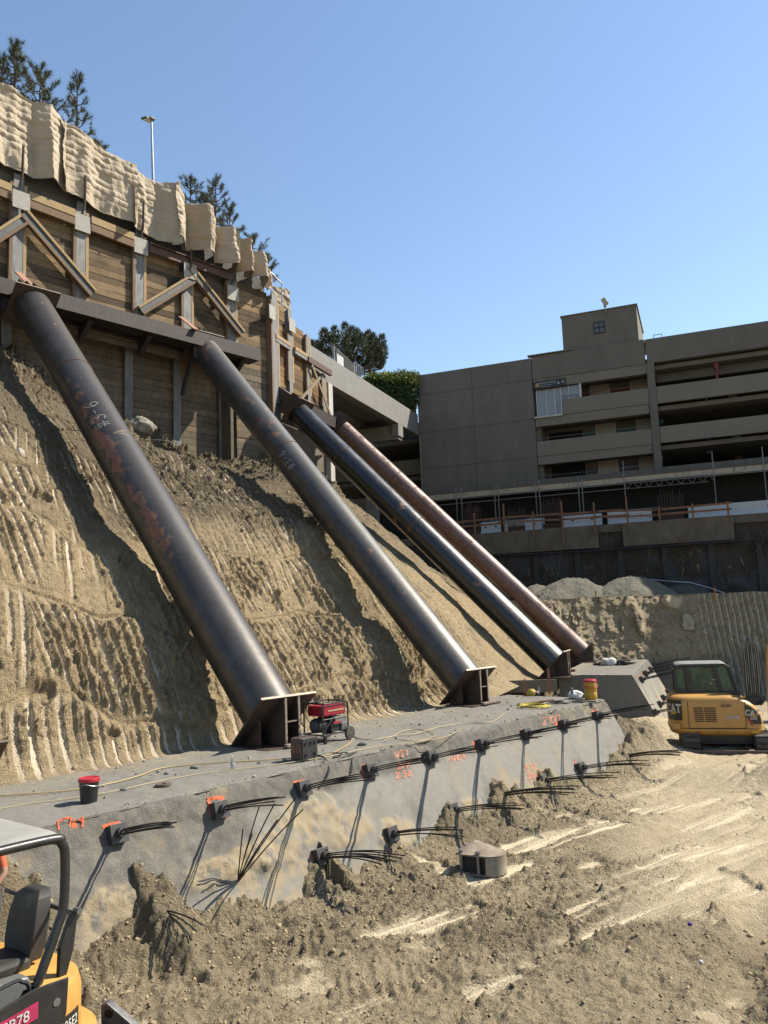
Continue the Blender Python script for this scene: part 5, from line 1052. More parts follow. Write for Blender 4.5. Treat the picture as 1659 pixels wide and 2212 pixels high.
m = MB(); M_GROUT = simple('pale grout runs',(.26,.24,.20),(.2,.185,.15),8,.9)
for i in range(46):
    u_ = random.uniform(5,26); z_ = random.uniform(1.0,3.1); pts_ = [GF(u_,4.30,z_)]; L = random.uniform(.3,1.3)
    for j in range(5): pts_.append(pts_[-1]+N2*random.uniform(-.12,.12)-ZUP*L/5)
    m.ribbon(pts_,random.uniform(.03,.09),-A2,.006)
_ = m
for u0, u1, zb, lb in ((3.0,12.3,3.3,'left brown concrete band along the top of the pit wall'),(13.7,19.55,3.28,'right brown concrete band on the pit wall, with an orange ring on it')):
    r_ = thing('concrete_band',GF((u0+u1)/2,4.5,zb),lb,'concrete band','concrete bands on the pit wall'); u = np.arange(u0,u1+.05,.1); z = np.linspace(zb,4.64,14); U, Zz = np.meshgrid(u,z,indexing='ij'); d = .5+.035*fbm(U*1.3,Zz*1.5,4,int(u0))
    P = L2(0,0,0)+A2*(KG-4.1-d)[...,None]+N2*U[...,None]+ZUP*Zz[...,None]; gridmesh('face',P,M_SHOT,None,None,parent=r_)
    m = MB(); m.bb(u0+.01,u1-.01,4.1,4.54,zb+.02,4.62,GF); m.build('core',M_SHOT,r_)
    if u0 > 10: m = MB(); q = wk(1465,1166,KG-4.68); m.tube([L2(KG-4.68,q[1]+.16*math.cos(t),q[2]+.16*math.sin(t)) for t in np.linspace(0,2*PI,21)],.022,6); m.build('orange_ring',simple('faded orange',(.30,.14,.07),bump=0),r_)
    else: m = MB(); q = wk(1187,1188,KG-4.68); m.tube([L2(KG-4.68,q[1]+.14*math.cos(t),q[2]+.14*math.sin(t)) for t in np.linspace(0,PI,12)],.022,6); m.build('orange_ring',simple('faded orange',(.30,.14,.07),bump=0),r_)
m = MB(); m.tube([GF(3,4.75,3.22),GF(12.5,4.75,3.12),GF(14,4.75,3.15),GF(22,4.75,3.2),GF(34,4.75,3.3)],.06,8); tag(m.build('black_pipe',simple('black hose',(.015,.015,.016),rough=.5,bump=0),loc=GF(12,4.75,3.2),smooth=True),'long black pipe running under the concrete bands','pipe')
q = wk(1640,1182,KG-4.4); m = MB(); m.lathe(L2(KG-4.25,q[1],q[2]),[(.32,0),(.32,.2),(.27,.2),(.27,.0)],28,-A2); dp = m.build('drain_pipe',M_PILE_D,loc=L2(KG-4.25,q[1],q[2]),smooth=True); tag(dp,'round dark pipe end sticking out of the pit wall at the right edge','pipe end')
m = MB(); m.lathe(L2(KG-4.3,q[1],q[2]),[(.001,.0),(.268,.0),(.268,.02),(.001,.02)],28,-A2); m.build('pipe_mouth',M_DARKV,dp)
# netting behind the barriers, canopy beam, scaffold
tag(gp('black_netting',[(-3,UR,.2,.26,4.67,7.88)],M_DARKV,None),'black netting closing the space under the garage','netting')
M_CREAM = simple('cream beam',(.50,.44,.33),(.38,.33,.24),4,.8,bump=.2)
m = MB(); m.bb(.3,UR-10,2.0,2.35,7.42,7.62,GF); m.bb(.3,UR-10,2.3,2.36,7.3,7.42,GF); tag(m.build('cream_beam',M_CREAM,loc=GF(10,2,7.5)),'long cream coloured beam under the garage facade','beam')
m = MB(); m.bb(.3,UR-10,.3,2.3,7.63,7.7,GF); tag(m.build('plank_deck',M_CLEAT_D,loc=GF(10,1,7.65)),'thin plank deck on top of the cream beam','deck')
M_GALVD = simple('dull tube',(.26,.26,.25),(.18,.18,.17),6,.55,.3,bump=0)
sc = thing('scaffold',GF(10,2.6,4.7),'grey tube scaffold standing on the street ledge under the garage','scaffold')
for x in (985,996,1068,1076,1157,1165,1250,1258,1350,1545,1655):
    q = wk(x,1060,KG-2.7); top_ = 8.6 if x in (1545,1655,1350) else 7.9; m = MB(); m.tube([GF(q[1],2.7,4.66),GF(q[1],2.7,top_)],.032,6); m.build('standard',M_GALVD,sc)
for z, u1 in ((7.2,UR-14),(5.6,16),(6.9,14)): m = MB(); m.tube([GF(1,2.62,z),GF(u1,2.62,z)],.028,6); m.build('ledger',M_GALVD,sc)
m = MB(); a_ = wk(1345,1050,KG-2.5)[1]; b_ = wk(1530,1030,KG-2.5)[1]
for i in range(9):
    u_ = a_+(b_-a_)*i/8; u2 = a_+(b_-a_)*(i+.5)/8; m.tube([GF(u_,2.5,7.3),GF(u2,2.5,6.9)],.018,5); 
    if i < 8: m.tube([GF(u2,2.5,6.9),GF(a_+(b_-a_)*(i+1)/8,2.5,7.3)],.018,5)
m.tube([GF(a_,2.5,7.3),GF(b_,2.5,7.3)],.022,5); m.tube([GF(a_,2.5,6.9),GF(b_,2.5,6.9)],.022,5); m.build('lattice_truss',M_GALVD,sc)
m = MB()
for i in range(34): u_ = random.uniform(1,22); m.tube([GF(u_,2.4,7.4),GF(u_+random.uniform(-.1,.1),2.4,7.7+random.uniform(.1,.5))],.01,4)
m.build('tie_wires',M_ROD,sc)
M_JER = simple('white barrier',(.60,.60,.58),(.52,.51,.48),3,.8)
for i, (xa, xb, lb) in enumerate(((1039,1082,'leftmost white concrete barrier, partly behind orange rails'),(1090,1176,'white concrete barrier between the second and third rebar cages'),(1216,1300,'white concrete barrier in the middle of the ledge'),(1312,1408,'creamy white concrete barrier left of the largest rebar cage'),(1486,1720,'long white concrete barrier at the right edge'))):
    ua, ub = wk(xa,1100,KG-2.9)[1], wk(xb,1100,KG-2.9)[1]; prof = [(0,4.66),(.6,4.66),(.6,4.75),(.42,4.95),(.36,5.47),(.24,5.47),(.18,4.95),(0,4.75)]
    r_ = thing('concrete_barrier',GF((ua+ub)/2,3.1,4.66),lb,'barrier','white barriers on the ledge'); m = MB(); m.prism([GF(ua,2.8+a,b) for a,b in prof],N2*(ub-ua)); m.build('body',M_JER,r_,bevel=.015)
    m = MB()
    for f_ in (.25,.75): m.lathe(GF(ua+(ub-ua)*f_,3.18,5.15),[(.001,0),(.06,0),(.06,.03),(.001,.03)],12,-A2)
    m.build('lifting_hole',M_DARKV,r_)
M_REB = simple('rusty rebar',(.085,.045,.032),(.06,.035,.028),10,.8,bump=0)
for (x, w_, yt, yb, lb) in ((1020,.9,1090,1118,'small rebar cage at the left end of the ledge'),(1115,1.0,1098,1115,'rebar cage behind the second white barrier'),(1193,1.15,1078,1118,'rebar cage between two white barriers'),(1450,1.35,1062,1115,'largest rebar cage, in front of the long white barrier')):
    q = wk(x,1100,KG-3.2); zt3 = wk(x,yt,KG-3.2)[2]; r_ = thing('rebar_cage',GF(q[1],3.2,4.66),lb,'rebar cage','column rebar cages on the ledge'); m = MB()
    for i in range(9):
        for o_ in (2.9,3.5): u_ = q[1]+w_*(i/8-.5); m.tube([GF(u_,o_,4.66),GF(u_+random.uniform(-.03,.03),o_,zt3+random.uniform(-.3,.15))],.016,5)
    m.build('bars',M_REB,r_); m = MB()
    for z in np.arange(4.75,zt3-.2,.14): m.tube([GF(q[1]+w_*a,o_,z) for a,o_ in ((-.52,2.88),(.52,2.88),(.52,3.52),(-.52,3.52),(-.52,2.88))],.011,4)
    m.build('ties',M_REB,r_); m = MB(); m.bb(q[1]-w_*.5,q[1]+w_*.5,2.9,3.5,4.66,5.05,GF); m.build('starter_block',simple('rusty footing',(.16,.08,.05),(.11,.06,.04),6,.9),r_)
M_ORW = simple('orange timber',(.25,.125,.07),(.19,.092,.05),4,.85,stretch=(4,4,1))
def grail(posts, rails, label):
    root = thing('guard_rail',GF(wk(posts[0][0],1110,KG-4.7)[1],4.7,4.6),label,'guard rail','orange timber guard rails on the ledge')
    for x, yt, yb in posts: a_, b_ = wk(x,yt,KG-4.72), wk(x,yb,KG-4.72); m = MB(); m.bb(a_[1]-.05,a_[1]+.05,4.68,4.76,b_[2],a_[2],GF); m.build('post',M_ORW,root)
    for xa, ya, xb, yb in rails: a_, b_ = wk(xa,ya,KG-4.66), wk(xb,yb,KG-4.66); A_, B_ = GF(a_[1],4.65,a_[2]), GF(b_[1],4.65,b_[2]); m = MB(); m.box((A_+B_)/2,B_-A_,A2*.05,ZUP*.11); m.build('rail',M_ORW,root)
grail([(966,1112,1140),(1024,1108,1160),(1087,1088,1155),(1151,1105,1157),(1212,1083,1175),(1282,1085,1150)],[(985,1128,1090,1118),(985,1139,1090,1130),(1075,1119,1220,1109),(1075,1130,1220,1121),(1205,1112,1292,1105),(1205,1123,1292,1117)],'left orange timber guard rail on the pit edge')
grail([(1352,1073,1134),(1423,1094,1131),(1495,1088,1128),(1571,1083,1117)],[(1270,1106,1345,1101),(1285,1117,1360,1112),(1308,1105,1430,1100),(1410,1102,1580,1086),(1410,1112,1580,1099),(1310,1118,1430,1112)],'right orange timber guard rail on the pit edge')
# white sheeting on the dark heap
M_SHEET = simple('white sheet',(.34,.35,.37),(.26,.27,.29),4,.5)
a_ = [wk(x,y,KG-7.2) for x,y in ((1395,1250),(1440,1254),(1490,1257),(1530,1268),(1565,1280))]; m = MB()
m.grid(np.array([[L2(KG-7.2-dk,p[1],p[2]-dz+.02*random.random()) for (dk,dz) in ((-.12,.01),(0,.0),(.05,.03),(.08,.06))] for p in a_])); tag(m.build('plastic_sheet',M_SHEET,loc=L2(KG-7.2,a_[0][1],a_[0][2]),smooth=True),'white plastic sheet edge over the dark soil heap','plastic sheet')
# ------------------------------------------------------------------ paint on the block face
M_OR = simple('orange marking paint',(.72,.14,.045),(.60,.11,.035),25,.85,bump=0)
M_OR2 = simple('faded orange paint',(.55,.19,.11),(.46,.22,.15),25,.9,bump=0)
def face_ribbon(mb, pxs, w):
    pts_ = []
    for (x0,y0),(x1,y1) in zip(pxs[:-1],pxs[1:]):
        for q in np.linspace(0,1,max(2,int(math.hypot(x1-x0,y1-y0)/3)+1))[:-1]: pts_.append((x0+(x1-x0)*q,y0+(y1-y0)*q))
    pts_.append(pxs[-1]); mb.ribbon([facept(*face_px(*p)) for p in pts_],[w*random.uniform(.75,1.2) for _ in pts_],NF,.008)
def pmark(strokes, w, mat=M_OR):
    m = MB()
    for st_ in strokes: face_ribbon(m,st_,w)
    return m.build('paint_mark',mat,B1)
pmark([[(128,1793),(126,1774),(141,1768),(154,1766),(153,1778),(150,1786)],[(162,1770),(159,1775),(163,1781),(168,1778),(166,1785),(159,1786),(160,1779),(166,1771),(162,1768)],[(172,1768),(176,1772),(180,1764),(179,1782),(178,1787)]],.026)
UP = [(250,1801),(468,1752),(650,1705),(797,1665),(928,1637),(1037,1610),(1133,1587),(1216,1566),(1289,1546)]
LO = [(315,1972),(515,1905),(690,1850),(840,1803),(972,1752),(1072,1718),(1170,1688),(1250,1660),(1345,1635)]
pmark([[(222,1787),(240,1780),(262,1776)]],.05); pmark([[(448,1728),(466,1725),(482,1724)],[(450,1730),(454,1752),(458,1760)],[(484,1760),(487,1768)]],.06)
pmark([[(632,1692),(645,1689),(660,1688)],[(672,1718),(676,1712)]],.05); pmark([[(782,1656),(797,1654),(812,1652)],[(784,1658),(786,1682)]],.06)
pmark([[(1022,1603),(1024,1622)],[(1026,1602),(1040,1600)]],.06); pmark([[(1124,1578),(1140,1576)]],.05,M_OR2); pmark([[(1204,1561),(1224,1558)],[(1206,1560),(1202,1566)]],.07); pmark([[(1281,1537),(1298,1534)]],.06)
def facetext(txt, x, y, h, w, mat, wob=.05):
    m = MB(); st_, W_ = hand(txt,h,wob); 
    for s_ in st_: face_ribbon(m,[(x+a,y-b+a*-.18) for a,b in s_],w)
    return m.build('paint_mark',mat,B1)
for t_, x, y, h in (('W31',853,1638,14),('2/X',858,1662,13),('2.58',856,1682,13),('W104',975,1645,12),('2100',1172,1566,15),('317',1133,1668,14),('28',1140,1684,12)): facetext(t_,x,y,h,.03,M_OR2)
for p_, st_ in (((670,1850),[[(676,1842),(678,1858)]]),((1072,1718),[[(1061,1700),(1062,1716),(1066,1728)]]),((1170,1688),[[(1161,1672),(1162,1690)]]),((1250,1660),[[(1242,1644),(1244,1656)]])): pmark(st_,.06)

# ------------------------------------------------------------------ ground anchors
M_STRAND = simple('strand steel',(.045,.042,.040),(.03,.028,.027),20,.55,.4,bump=0); M_ANC = simple('anchor steel',(.085,.08,.078),(.055,.052,.05),8,.55,.3)
def anchor(P, label, axis, strands, group, wedge=True, nf=NF, sd=S1):
    root = thing('ground_anchor',P,label,'ground anchor',group); a = nrm(axis); x_ = sd; y_ = np.cross(a,x_)
    if wedge:
        c = P+a*.09; m = MB(); q = .135
        m.loft([[P-nf*.03+x_*i*q+np.cross(nf,x_)*j*q for i,j in ((-1,-1),(1,-1),(1,1),(-1,1))],[c+x_*i*q*.92+y_*j*q*.92 for i,j in ((-1,-1),(1,-1),(1,1),(-1,1))]]); m.build('wedge_chair',M_ANC,root,bevel=.006)
        m = MB(); m.box(c+a*.02,x_*.265,y_*.265,a*.045); m.build('bearing_plate',M_ANC,root,bevel=.005)
        m = MB(); m.cyl(c+a*.04,c+a*.13,.072,.066,18); m.build('anchor_head',M_ANC,root,smooth=True)
    for st_ in strands: m = MB(); m.tube(st_,.0105,6); m.build('strand',M_STRAND,root,smooth=True)
    return root
def bundle(P, d0, L, n, droop, fan, seed, sd=S1, zc=0.):
    r_ = random.Random(seed); out = []
    for i in range(n):
        an = 2*PI*i/n; lat = sd*math.cos(an)*.035+np.cross(d0,sd)*math.sin(an)*.035; fx, fy = r_.uniform(-fan,fan), r_.uniform(-fan,fan)*.6; Ln = L*r_.uniform(.82,1.08); st_ = []
        for q in np.linspace(0,1,9): st_.append(P+d0*(.08+Ln*q)+lat*(1+.3*q)+sd*fx*q*q*Ln+ZUP*(fy*q*q*Ln-droop*q*q*Ln+zc*math.sin(PI*q)*Ln))
        out.append(st_)
    return out
D15 = -T1*math.cos(rad(16))+ZUP*math.sin(rad(16))
ord_ = ['first','second','third','fourth','fifth','sixth','seventh','eighth','ninth']
extra = ['nearest the red lidded bucket','beside the orange bracket mark','below the black cables','with an orange mark on its left and top','in bare grey concrete','just left of the middle of the row','before the two orange marks','with a wide orange mark above','at the far end of the block']
for i, p_ in enumerate(UP):
    s_, d_ = face_px(*p_); P = facept(s_,d_); L = (1.5,1.6,1.75,1.65,1.6,1.65,1.45,1.6,1.7)[i]
    anchor(P,'%s ground anchor in the upper row, %s'%(ord_[i],extra[i]),D15,bundle(P,D15,L,(5,5,6,6,6,6,5,5,6)[i],.06,.045,i),'upper row of anchors on the long block')
def tip(x, y, t): return onplane(x,y,L1(0,t,0),T1)
for i, p_ in enumerate(LO):
    s_, d_ = face_px(*p_); P = facept(s_,d_); 
    if i == 0:
        st_ = []
        for (x,y) in ((425,2012),(415,2030),(372,2060),(405,2025),(385,2040),(438,1998)):
            E_ = tip(x,y,-1.75); mid = P-T1*.55+ZUP*.22+S1*random.uniform(-.02,.05); st_.append([P*(1-q)**2+mid*2*q*(1-q)*1.15+E_*q*q-(mid*2*q*(1-q)*.15) for q in np.linspace(0,1,10)])
        lb, wdg = 'half buried anchor with strands drooping to the dirt, leftmost of the lower row', False
    elif i == 1:
        st_ = [[P+(tip(x,y,t)-P)*q+ZUP*.04*math.sin(PI*q) for q in np.linspace(0,1,6)] for (x,y,t) in ((525,1790,-1.0),(560,1742,-1.1),(593,1736,-1.25),(640,1722,-1.5),(655,1748,-1.7),(600,1770,-1.5),(545,1800,-1.2))]
        lb, wdg = 'half buried anchor whose long strands fan upward, second in the lower row', False
    else:
        D_ = -T1*math.cos(rad(12))+ZUP*math.sin(rad(12)); st_ = bundle(P,D_,(1.7,1.6,1.7,1.6,1.7,1.9,1.8,1.7,1.6)[i],5+(i%3),.05,.055,50+i,zc=.015); wdg = True
        lb = '%s ground anchor in the lower row, %s'%(ord_[i],('','','bowed over the dirt heap','at a dirt spike left of the steel bucket','above the steel bucket, in a dirt spike','with an orange side mark and green tape','with many long crossing strands','low in the heaped dirt','by the shaded far end of the block')[i])
    anchor(P,lb,D15,st_,'lower row of anchors on the long block',wedge=wdg)
# anchors on the smaller block
p0b = L2(_b2[0],_b2[1],TOPZ)
def f2_px(x, y): return onplane(x,y,p0b,NF2)
D2 = N2*math.cos(rad(14))+ZUP*math.sin(rad(14))
for i, ((x, y), lb) in enumerate((((1382,1469),'anchor nearest the top front corner of the smaller block'),((1392,1456),'second anchor in the upper row of the smaller block'),((1402,1447),'third anchor in the upper row of the smaller block'),((1411,1438),'farthest anchor in the upper row of the smaller block'),
        ((1412,1540),'lowest front anchor of the smaller block'),((1422,1522),'second lower anchor of the smaller block'),((1430,1508),'third lower anchor of the smaller block'),((1439,1496),'farthest lower anchor of the smaller block'))):
    P = f2_px(x,y); anchor(P,lb,D2,bundle(P,D2,1.7 if i < 4 else 1.3,5,.03,.05,80+i,sd=A2),'anchors of the smaller block',nf=NF2,sd=A2)
m = MB()
for (x, y) in ((1378,1462),(1385,1455),(1417,1505)): P = f2_px(x,y); m.ribbon([P-A2*.12,P,P+A2*.12],.07,NF2,.02)
m.build('paint_mark',M_OR,B2)

# ------------------------------------------------------------------ things lying on the blocks
def tp(x, y, z=TOPZ): return atz(x,y,z)
px_m = lambda P: P@_f/FPX                            # metres per photo pixel at a point
M_BLKP = simple('black plastic',(.020,.020,.021),(.014,.014,.015),8,.4,bump=0); M_REDP = simple('red plastic',(.48,.02,.035),(.38,.018,.03),8,.4,bump=0)
P = tp(192,1734); b_ = thing('bucket',P,'black plastic bucket with a red lid standing on the long block','bucket')
m = MB(); m.lathe(P,[(.001,.0),(.12,0),(.145,.32),(.001,.32)],4 and 28); m.build('body',M_BLKP,b_,smooth=True)
m = MB(); m.lathe(P+ZUP*.315,[(.001,0),(.158,0),(.158,.045),(.145,.055),(.13,.045),(.001,.04)],28); m.build('lid',M_REDP,b_,smooth=True); m = MB(); m.tube([P+V(.15*math.cos(q),.15*math.sin(q),.30-.10*math.sin(q)*0-.05*abs(math.cos(q)))-V(0,.02,0) for q in np.linspace(PI,2*PI,12)],.005,5); m.build('handle',M_GALV,b_)
P = tp(353,1699); m = MB(); m.lathe(P,[(.045,.012),(.045,.045),(.125,.05),(.13,.03),(.125,.008),(.045,.012)],28); tag(m.build('steel_ring',simple('rusty ring',(.16,.10,.075),(.11,.075,.06),8,.8),loc=P,smooth=True),'rusty steel washer ring lying on the long block','steel ring')
M_PET = NT('clear bottle'); M_PET.set((.75,.78,.78),.08,0,.5); M_PET.b.inputs['Transmission Weight'].default_value = .9; M_PET = M_PET.m
def bottle(P, s, label, mat=M_PET, capm=None, group=None):
    r_ = thing('bottle',P,label,'bottle',group); m = MB(); m.lathe(P,[(.001,0),(.032*s,0),(.034*s,.02*s),(.030*s,.07*s),(.034*s,.12*s),(.030*s,.16*s),(.012*s,.20*s),(.012*s,.215*s),(.001,.215*s)],16); m.build('body',mat,r_,smooth=True)
    m = MB(); m.cyl(P+ZUP*.212*s,P+ZUP*.235*s,.014*s,n=12); m.build('cap',capm or simple('white cap',(.7,.7,.7),bump=0),r_)
    m = MB(); m.lathe(P,[(.0345*s,.08*s),(.0345*s,.125*s)],16); m.build('label_band',simple('bottle label',(.45,.5,.5),bump=0),r_)
bottle(tp(502,1662),1.0,'clear water bottle standing on the block left of the welder')
bottle(tp(1237,1510),1.35,'green bottle beside the yellow water cooler',simple('green glass',(.02,.16,.06),rough=.12,bump=0))
# generator
def frm(P, azx):
    X = azv(azx); Y = nrm(np.cross(ZUP,X)); return lambda a,b,c: P+X*a+Y*b+ZUP*c
def placed(nm, lb, cat, P): return thing(nm,P,lb,cat)
M_REDG = simple('red enamel',(.36,.012,.03),(.28,.012,.03),6,.35,bump=0); M_ENG = simple('dark engine',(.035,.035,.037),(.06,.06,.06),14,.5,.4); M_RUB = simple('tyre rubber',(.03,.029,.028),(.09,.08,.065),10,.85); M_STL = simple('plain steel',(.35,.35,.36),(.25,.25,.26),10,.4,.7)
P = tp(706,1601); ge = thing('generator',P,'red wheeled portable generator in a black tube frame at the foot of the first strut','generator'); G = frm(P,38); LG, WG, HG = .40,.27,.82
m = MB()
for y in (-WG,WG):
    m.tube([G(-LG,y,.18),G(-LG,y,HG-.05),G(-LG+.05,y,HG),G(LG-.05,y,HG),G(LG,y,HG-.05),G(LG,y,.18),G(-LG,y,.18)],.018,8)
for x,z in ((-LG,.18),(LG,.18),(-LG+.05,HG),(LG-.05,HG),(0,.18)): m.tube([G(x,-WG,z),G(x,WG,z)],.018,8)
m.tube([G(-LG,-WG,.5),G(LG,-WG,.5)],.012,6); m.tube([G(-LG,-WG,.2),G(-.05,-WG,HG-.25)],.014,6); m.tube([G(-LG-.12,-WG*.7,HG+.08),G(-LG-.02,-WG*.7,HG+.02),G(-LG-.02,WG*.7,HG+.02),G(-LG-.12,WG*.7,HG+.08)],.015,6); m.build('frame',M_BLKP,ge,smooth=True)
m = MB(); m.box(G(.02,0,.66),G(.70,0,0)-G(0,0,0),G(0,.48,0)-G(0,0,0),ZUP*.22); m.build('fuel_tank',M_REDG,ge,bevel=.035,seg=3); m = MB(); m.cyl(G(.05,0,.77),G(.05,0,.81),.05); m.build('filler_cap',M_BLKP,ge)
m = MB(); m.box(G(.12,-.02,.36),G(.42,0,0)-G(0,0,0),G(0,.40,0)-G(0,0,0),ZUP*.30); m.build('engine',M_ENG,ge,bevel=.02); m = MB(); m.cyl(G(-.10,0,.36),G(-.37,0,.36),.16,.15,24); m.build('alternator',M_ENG,ge,smooth=True); m = MB(); m.lathe(G(-.37,0,.36),[(.001,.0),(.11,0),(.11,.02),(.08,.03),(.001,.02)],20,G(-1,0,0)-G(0,0,0)); m.build('end_cover',simple('grey cover',(.10,.10,.11),bump=0),ge)
m = MB(); m.box(G(.18,-.235,.44),G(.36,0,0)-G(0,0,0),G(0,.06,0)-G(0,0,0),ZUP*.16); m.build('control_panel',M_STL,ge,bevel=.008); m = MB(); m.box(G(.05,-.27,.40),G(.26,0,0)-G(0,0,0),G(0,.02,0)-G(0,0,0),ZUP*.05); m.build('red_bar',M_REDG,ge,bevel=.005)
m = MB(); m.box(G(.05,-.247,.66),G(.5,0,0)-G(0,0,0),G(0,.006,0)-G(0,0,0),ZUP*.03); m.build('decal',simple('tan decal',(.5,.38,.22),bump=0),ge); m = MB(); m.box(G(.3,-.2,.30),G(.2,0,0)-G(0,0,0),G(0,.14,0)-G(0,0,0),ZUP*.18); m.build('muffler',M_STL,ge,bevel=.02)
for y in (-WG-.06,WG+.06):
    w_ = MB(); w_.lathe(G(LG-.02,y-.035,.14),[(.075,0),(.14,.008),(.14,.062),(.075,.07)],28,G(0,1,0)-G(0,0,0)); wo = w_.build('wheel',M_RUB,ge,smooth=True); w_ = MB(); w_.lathe(G(LG-.02,y-.03,.14),[(.001,.0),(.08,0),(.08,.06),(.001,.06)],20,G(0,1,0)-G(0,0,0)); w_.build('rim',simple('grey rim',(.22,.21,.20),bump=0),wo)
for y in (-WG,WG): m = MB(); m.box(G(-LG+.06,y,.09),G(.06,0,0)-G(0,0,0),G(0,.05,0)-G(0,0,0),ZUP*.18); m.build('leg',M_BLKP,ge)
# welder
P = tp(657,1641); we = thing('welder',P,'small scorched brown welder box with a black front, in front of the generator','welder'); G = frm(P,38); M_WBR = simple('scorched brown',(.11,.06,.045),(.07,.045,.038),6,.6)
m = MB(); m.box(G(0,0,.22),G(.42,0,0)-G(0,0,0),G(0,.30,0)-G(0,0,0),ZUP*.40); m.build('case',M_WBR,we,bevel=.025); m = MB(); m.box(G(0,-.155,.22),G(.40,0,0)-G(0,0,0),G(0,.02,0)-G(0,0,0),ZUP*.38); fp = m.build('front_panel',M_ENG,we,bevel=.008)
m = MB()
for x, z in ((-.12,.32),(.02,.32),(.13,.32),(-.12,.12),(.12,.12)): m.cyl(G(x,-.16,z),G(x,-.19,z),.028,n=12)
m.build('knob',M_BLKP,fp); m = MB(); m.tube([G(-.15,0,.42),G(-.13,0,.47),G(.13,0,.47),G(.15,0,.42)],.013,6); m.build('handle',M_BLKP,we)
m = MB(); st_, W_ = hand('ALEX',.13,.03)
for s_ in st_: m.ribbon([G(-.212,.13-a*.68,.16+b) for a,b in s_],.014,G(-1,0,0)-G(0,0,0),.003)
m.build('lettering',simple('orange letters',(.38,.13,.07),bump=0),we)
# cords and cables
M_YEL = simple('yellow cord',(.50,.36,.14),(.42,.30,.12),30,.6,bump=0); M_YEL2 = simple('pale yellow cord',(.50,.40,.21),(.43,.34,.18),30,.6,bump=0); M_CBL = simple('black cable',(.018,.018,.02),(.028,.03,.03),20,.5,bump=0)
def smooth_path(pp, k=8):
    pp = [np.array(p,float) for p in pp]; out = []
    for i in range(len(pp)-1):
        a, b, c, d = pp[max(i-1,0)], pp[i], pp[i+1], pp[min(i+2,len(pp)-1)]
        for q in np.linspace(0,1,k,endpoint=False): out.append(.5*((2*b)+(-a+c)*q+(2*a-5*b+4*c-d)*q*q+(-a+3*b-3*c+d)*q**3))
    return out+[pp[-1]]
def cord(pxs, r, mat, label, z=TOPZ, lift=None, name='cord'):
    pp = [tp(x,y,z+r+.012)+(V(0,0,lift[i]) if lift else 0) for i,(x,y) in enumerate(pxs)]; m = MB(); m.tube(smooth_path(pp),r,6); return tag(m.build(name,mat,loc=pp[0],smooth=True),label,'cord','cords on the long block')
cord([(-30,1720),(40,1716),(130,1709),(215,1697),(300,1676),(345,1660),(430,1650),(520,1645),(600,1640),(700,1632),(745,1612),(760,1598),(755,1583),(735,1575)],.011,M_YEL,'yellow extension cord running along the block to the generator',lift=[0]*11+[0,.05,.25])
cord([(-30,1752),(60,1737),(170,1722),(260,1706),(350,1686),(450,1669),(560,1656),(640,1645),(720,1632),(800,1615),(880,1605),(960,1592),(1000,1573)],.008,M_YEL2,'thin pale yellow cord lying along the front of the block')
cord([(735,1575),(748,1580),(765,1590),(800,1598),(850,1590),(900,1584),(950,1570),(1010,1562),(1060,1560),(1090,1541)],.010,M_YEL2,'pale yellow cord running from the generator toward the second strut',lift=[.3,.1,0,0,0,0,0,0,0,0])
cord([(830,1601),(870,1580),(905,1575),(940,1588),(905,1600),(860,1598)],.008,M_YEL2,'loose loop of pale yellow cord on top of the block')
cord([(672,1634),(690,1632),(712,1627),(738,1628),(720,1636),(745,1633),(770,1624)],.014,M_CBL,'black welding cable coiled in front of the welder')
P_ = [tp(682,1640),tp(688,1652),facept(*face_px(690,1680),.02),facept(*face_px(686,1700),.02)]; pp = smooth_path([tp(672,1632)+ZUP*.02,tp(700,1640)+ZUP*.03,facept(*face_px(707,1668),.03),facept(*face_px(697,1690),.02),facept(*face_px(690,1702),.02)]); m = MB(); m.tube(pp,.014,6); tag(m.build('cord',M_CBL,loc=pp[0],smooth=True),'black cable hanging over the block edge beside the third anchor','cord')
pp = smooth_path([tp(738,1628)+ZUP*.02,tp(752,1630)+ZUP*.02,facept(*face_px(760,1650),.03),facept(*face_px(758,1672),.02)]); m = MB(); m.tube(pp,.012,6); tag(m.build('cord',M_CBL,loc=pp[0],smooth=True),'black cable end drooping over the block edge near the fourth anchor','cord')
P_ = tp(1155,1528); m = MB(); m.tube([P_+V((.33+.05*random.random())*math.cos(q)+.06*math.sin(q/5),(.30+.05*random.random())*math.sin(q),.02+.006*q/PI) for q in np.linspace(0,9*PI,150)],.013,5); tag(m.build('rope_coil',simple('yellow rope',(.60,.48,.05),(.5,.4,.05),30,.7,bump=0),loc=P_,smooth=True),'flat coil of yellow rope at the far end of the long block','rope coil')
# far end of the long block: cooler, bag, cables, board, tools
P = tp(1277,1511); wc = thing('water_cooler',P,'yellow drum water cooler with a red lid at the end of the long block','water cooler'); M_YC = simple('cooler yellow',(.62,.36,.03),(.52,.30,.03),6,.5,bump=0); s_ = 1.06
m = MB(); m.lathe(P,[(.001,0),(.15*s_,0),(.165*s_,.03),(.165*s_,.20),(.155*s_,.22),(.165*s_,.24),(.168*s_,.46*s_),(.001,.46*s_)],28); m.build('body',M_YC,wc,smooth=True); m = MB(); m.lathe(P+ZUP*.465*s_,[(.001,0),(.178*s_,0),(.178*s_,.05),(.15*s_,.075),(.06,.085),(.001,.085)],28); m.build('lid',M_REDP,wc,smooth=True)
m = MB(); m.lathe(P,[(.1655*s_,.30),(.171*s_,.31),(.171*s_,.38),(.1685*s_,.39)],28); m.build('red_band',simple('worn red band',(.42,.05,.03),(.55,.28,.04),12,.6,bump=0),wc)
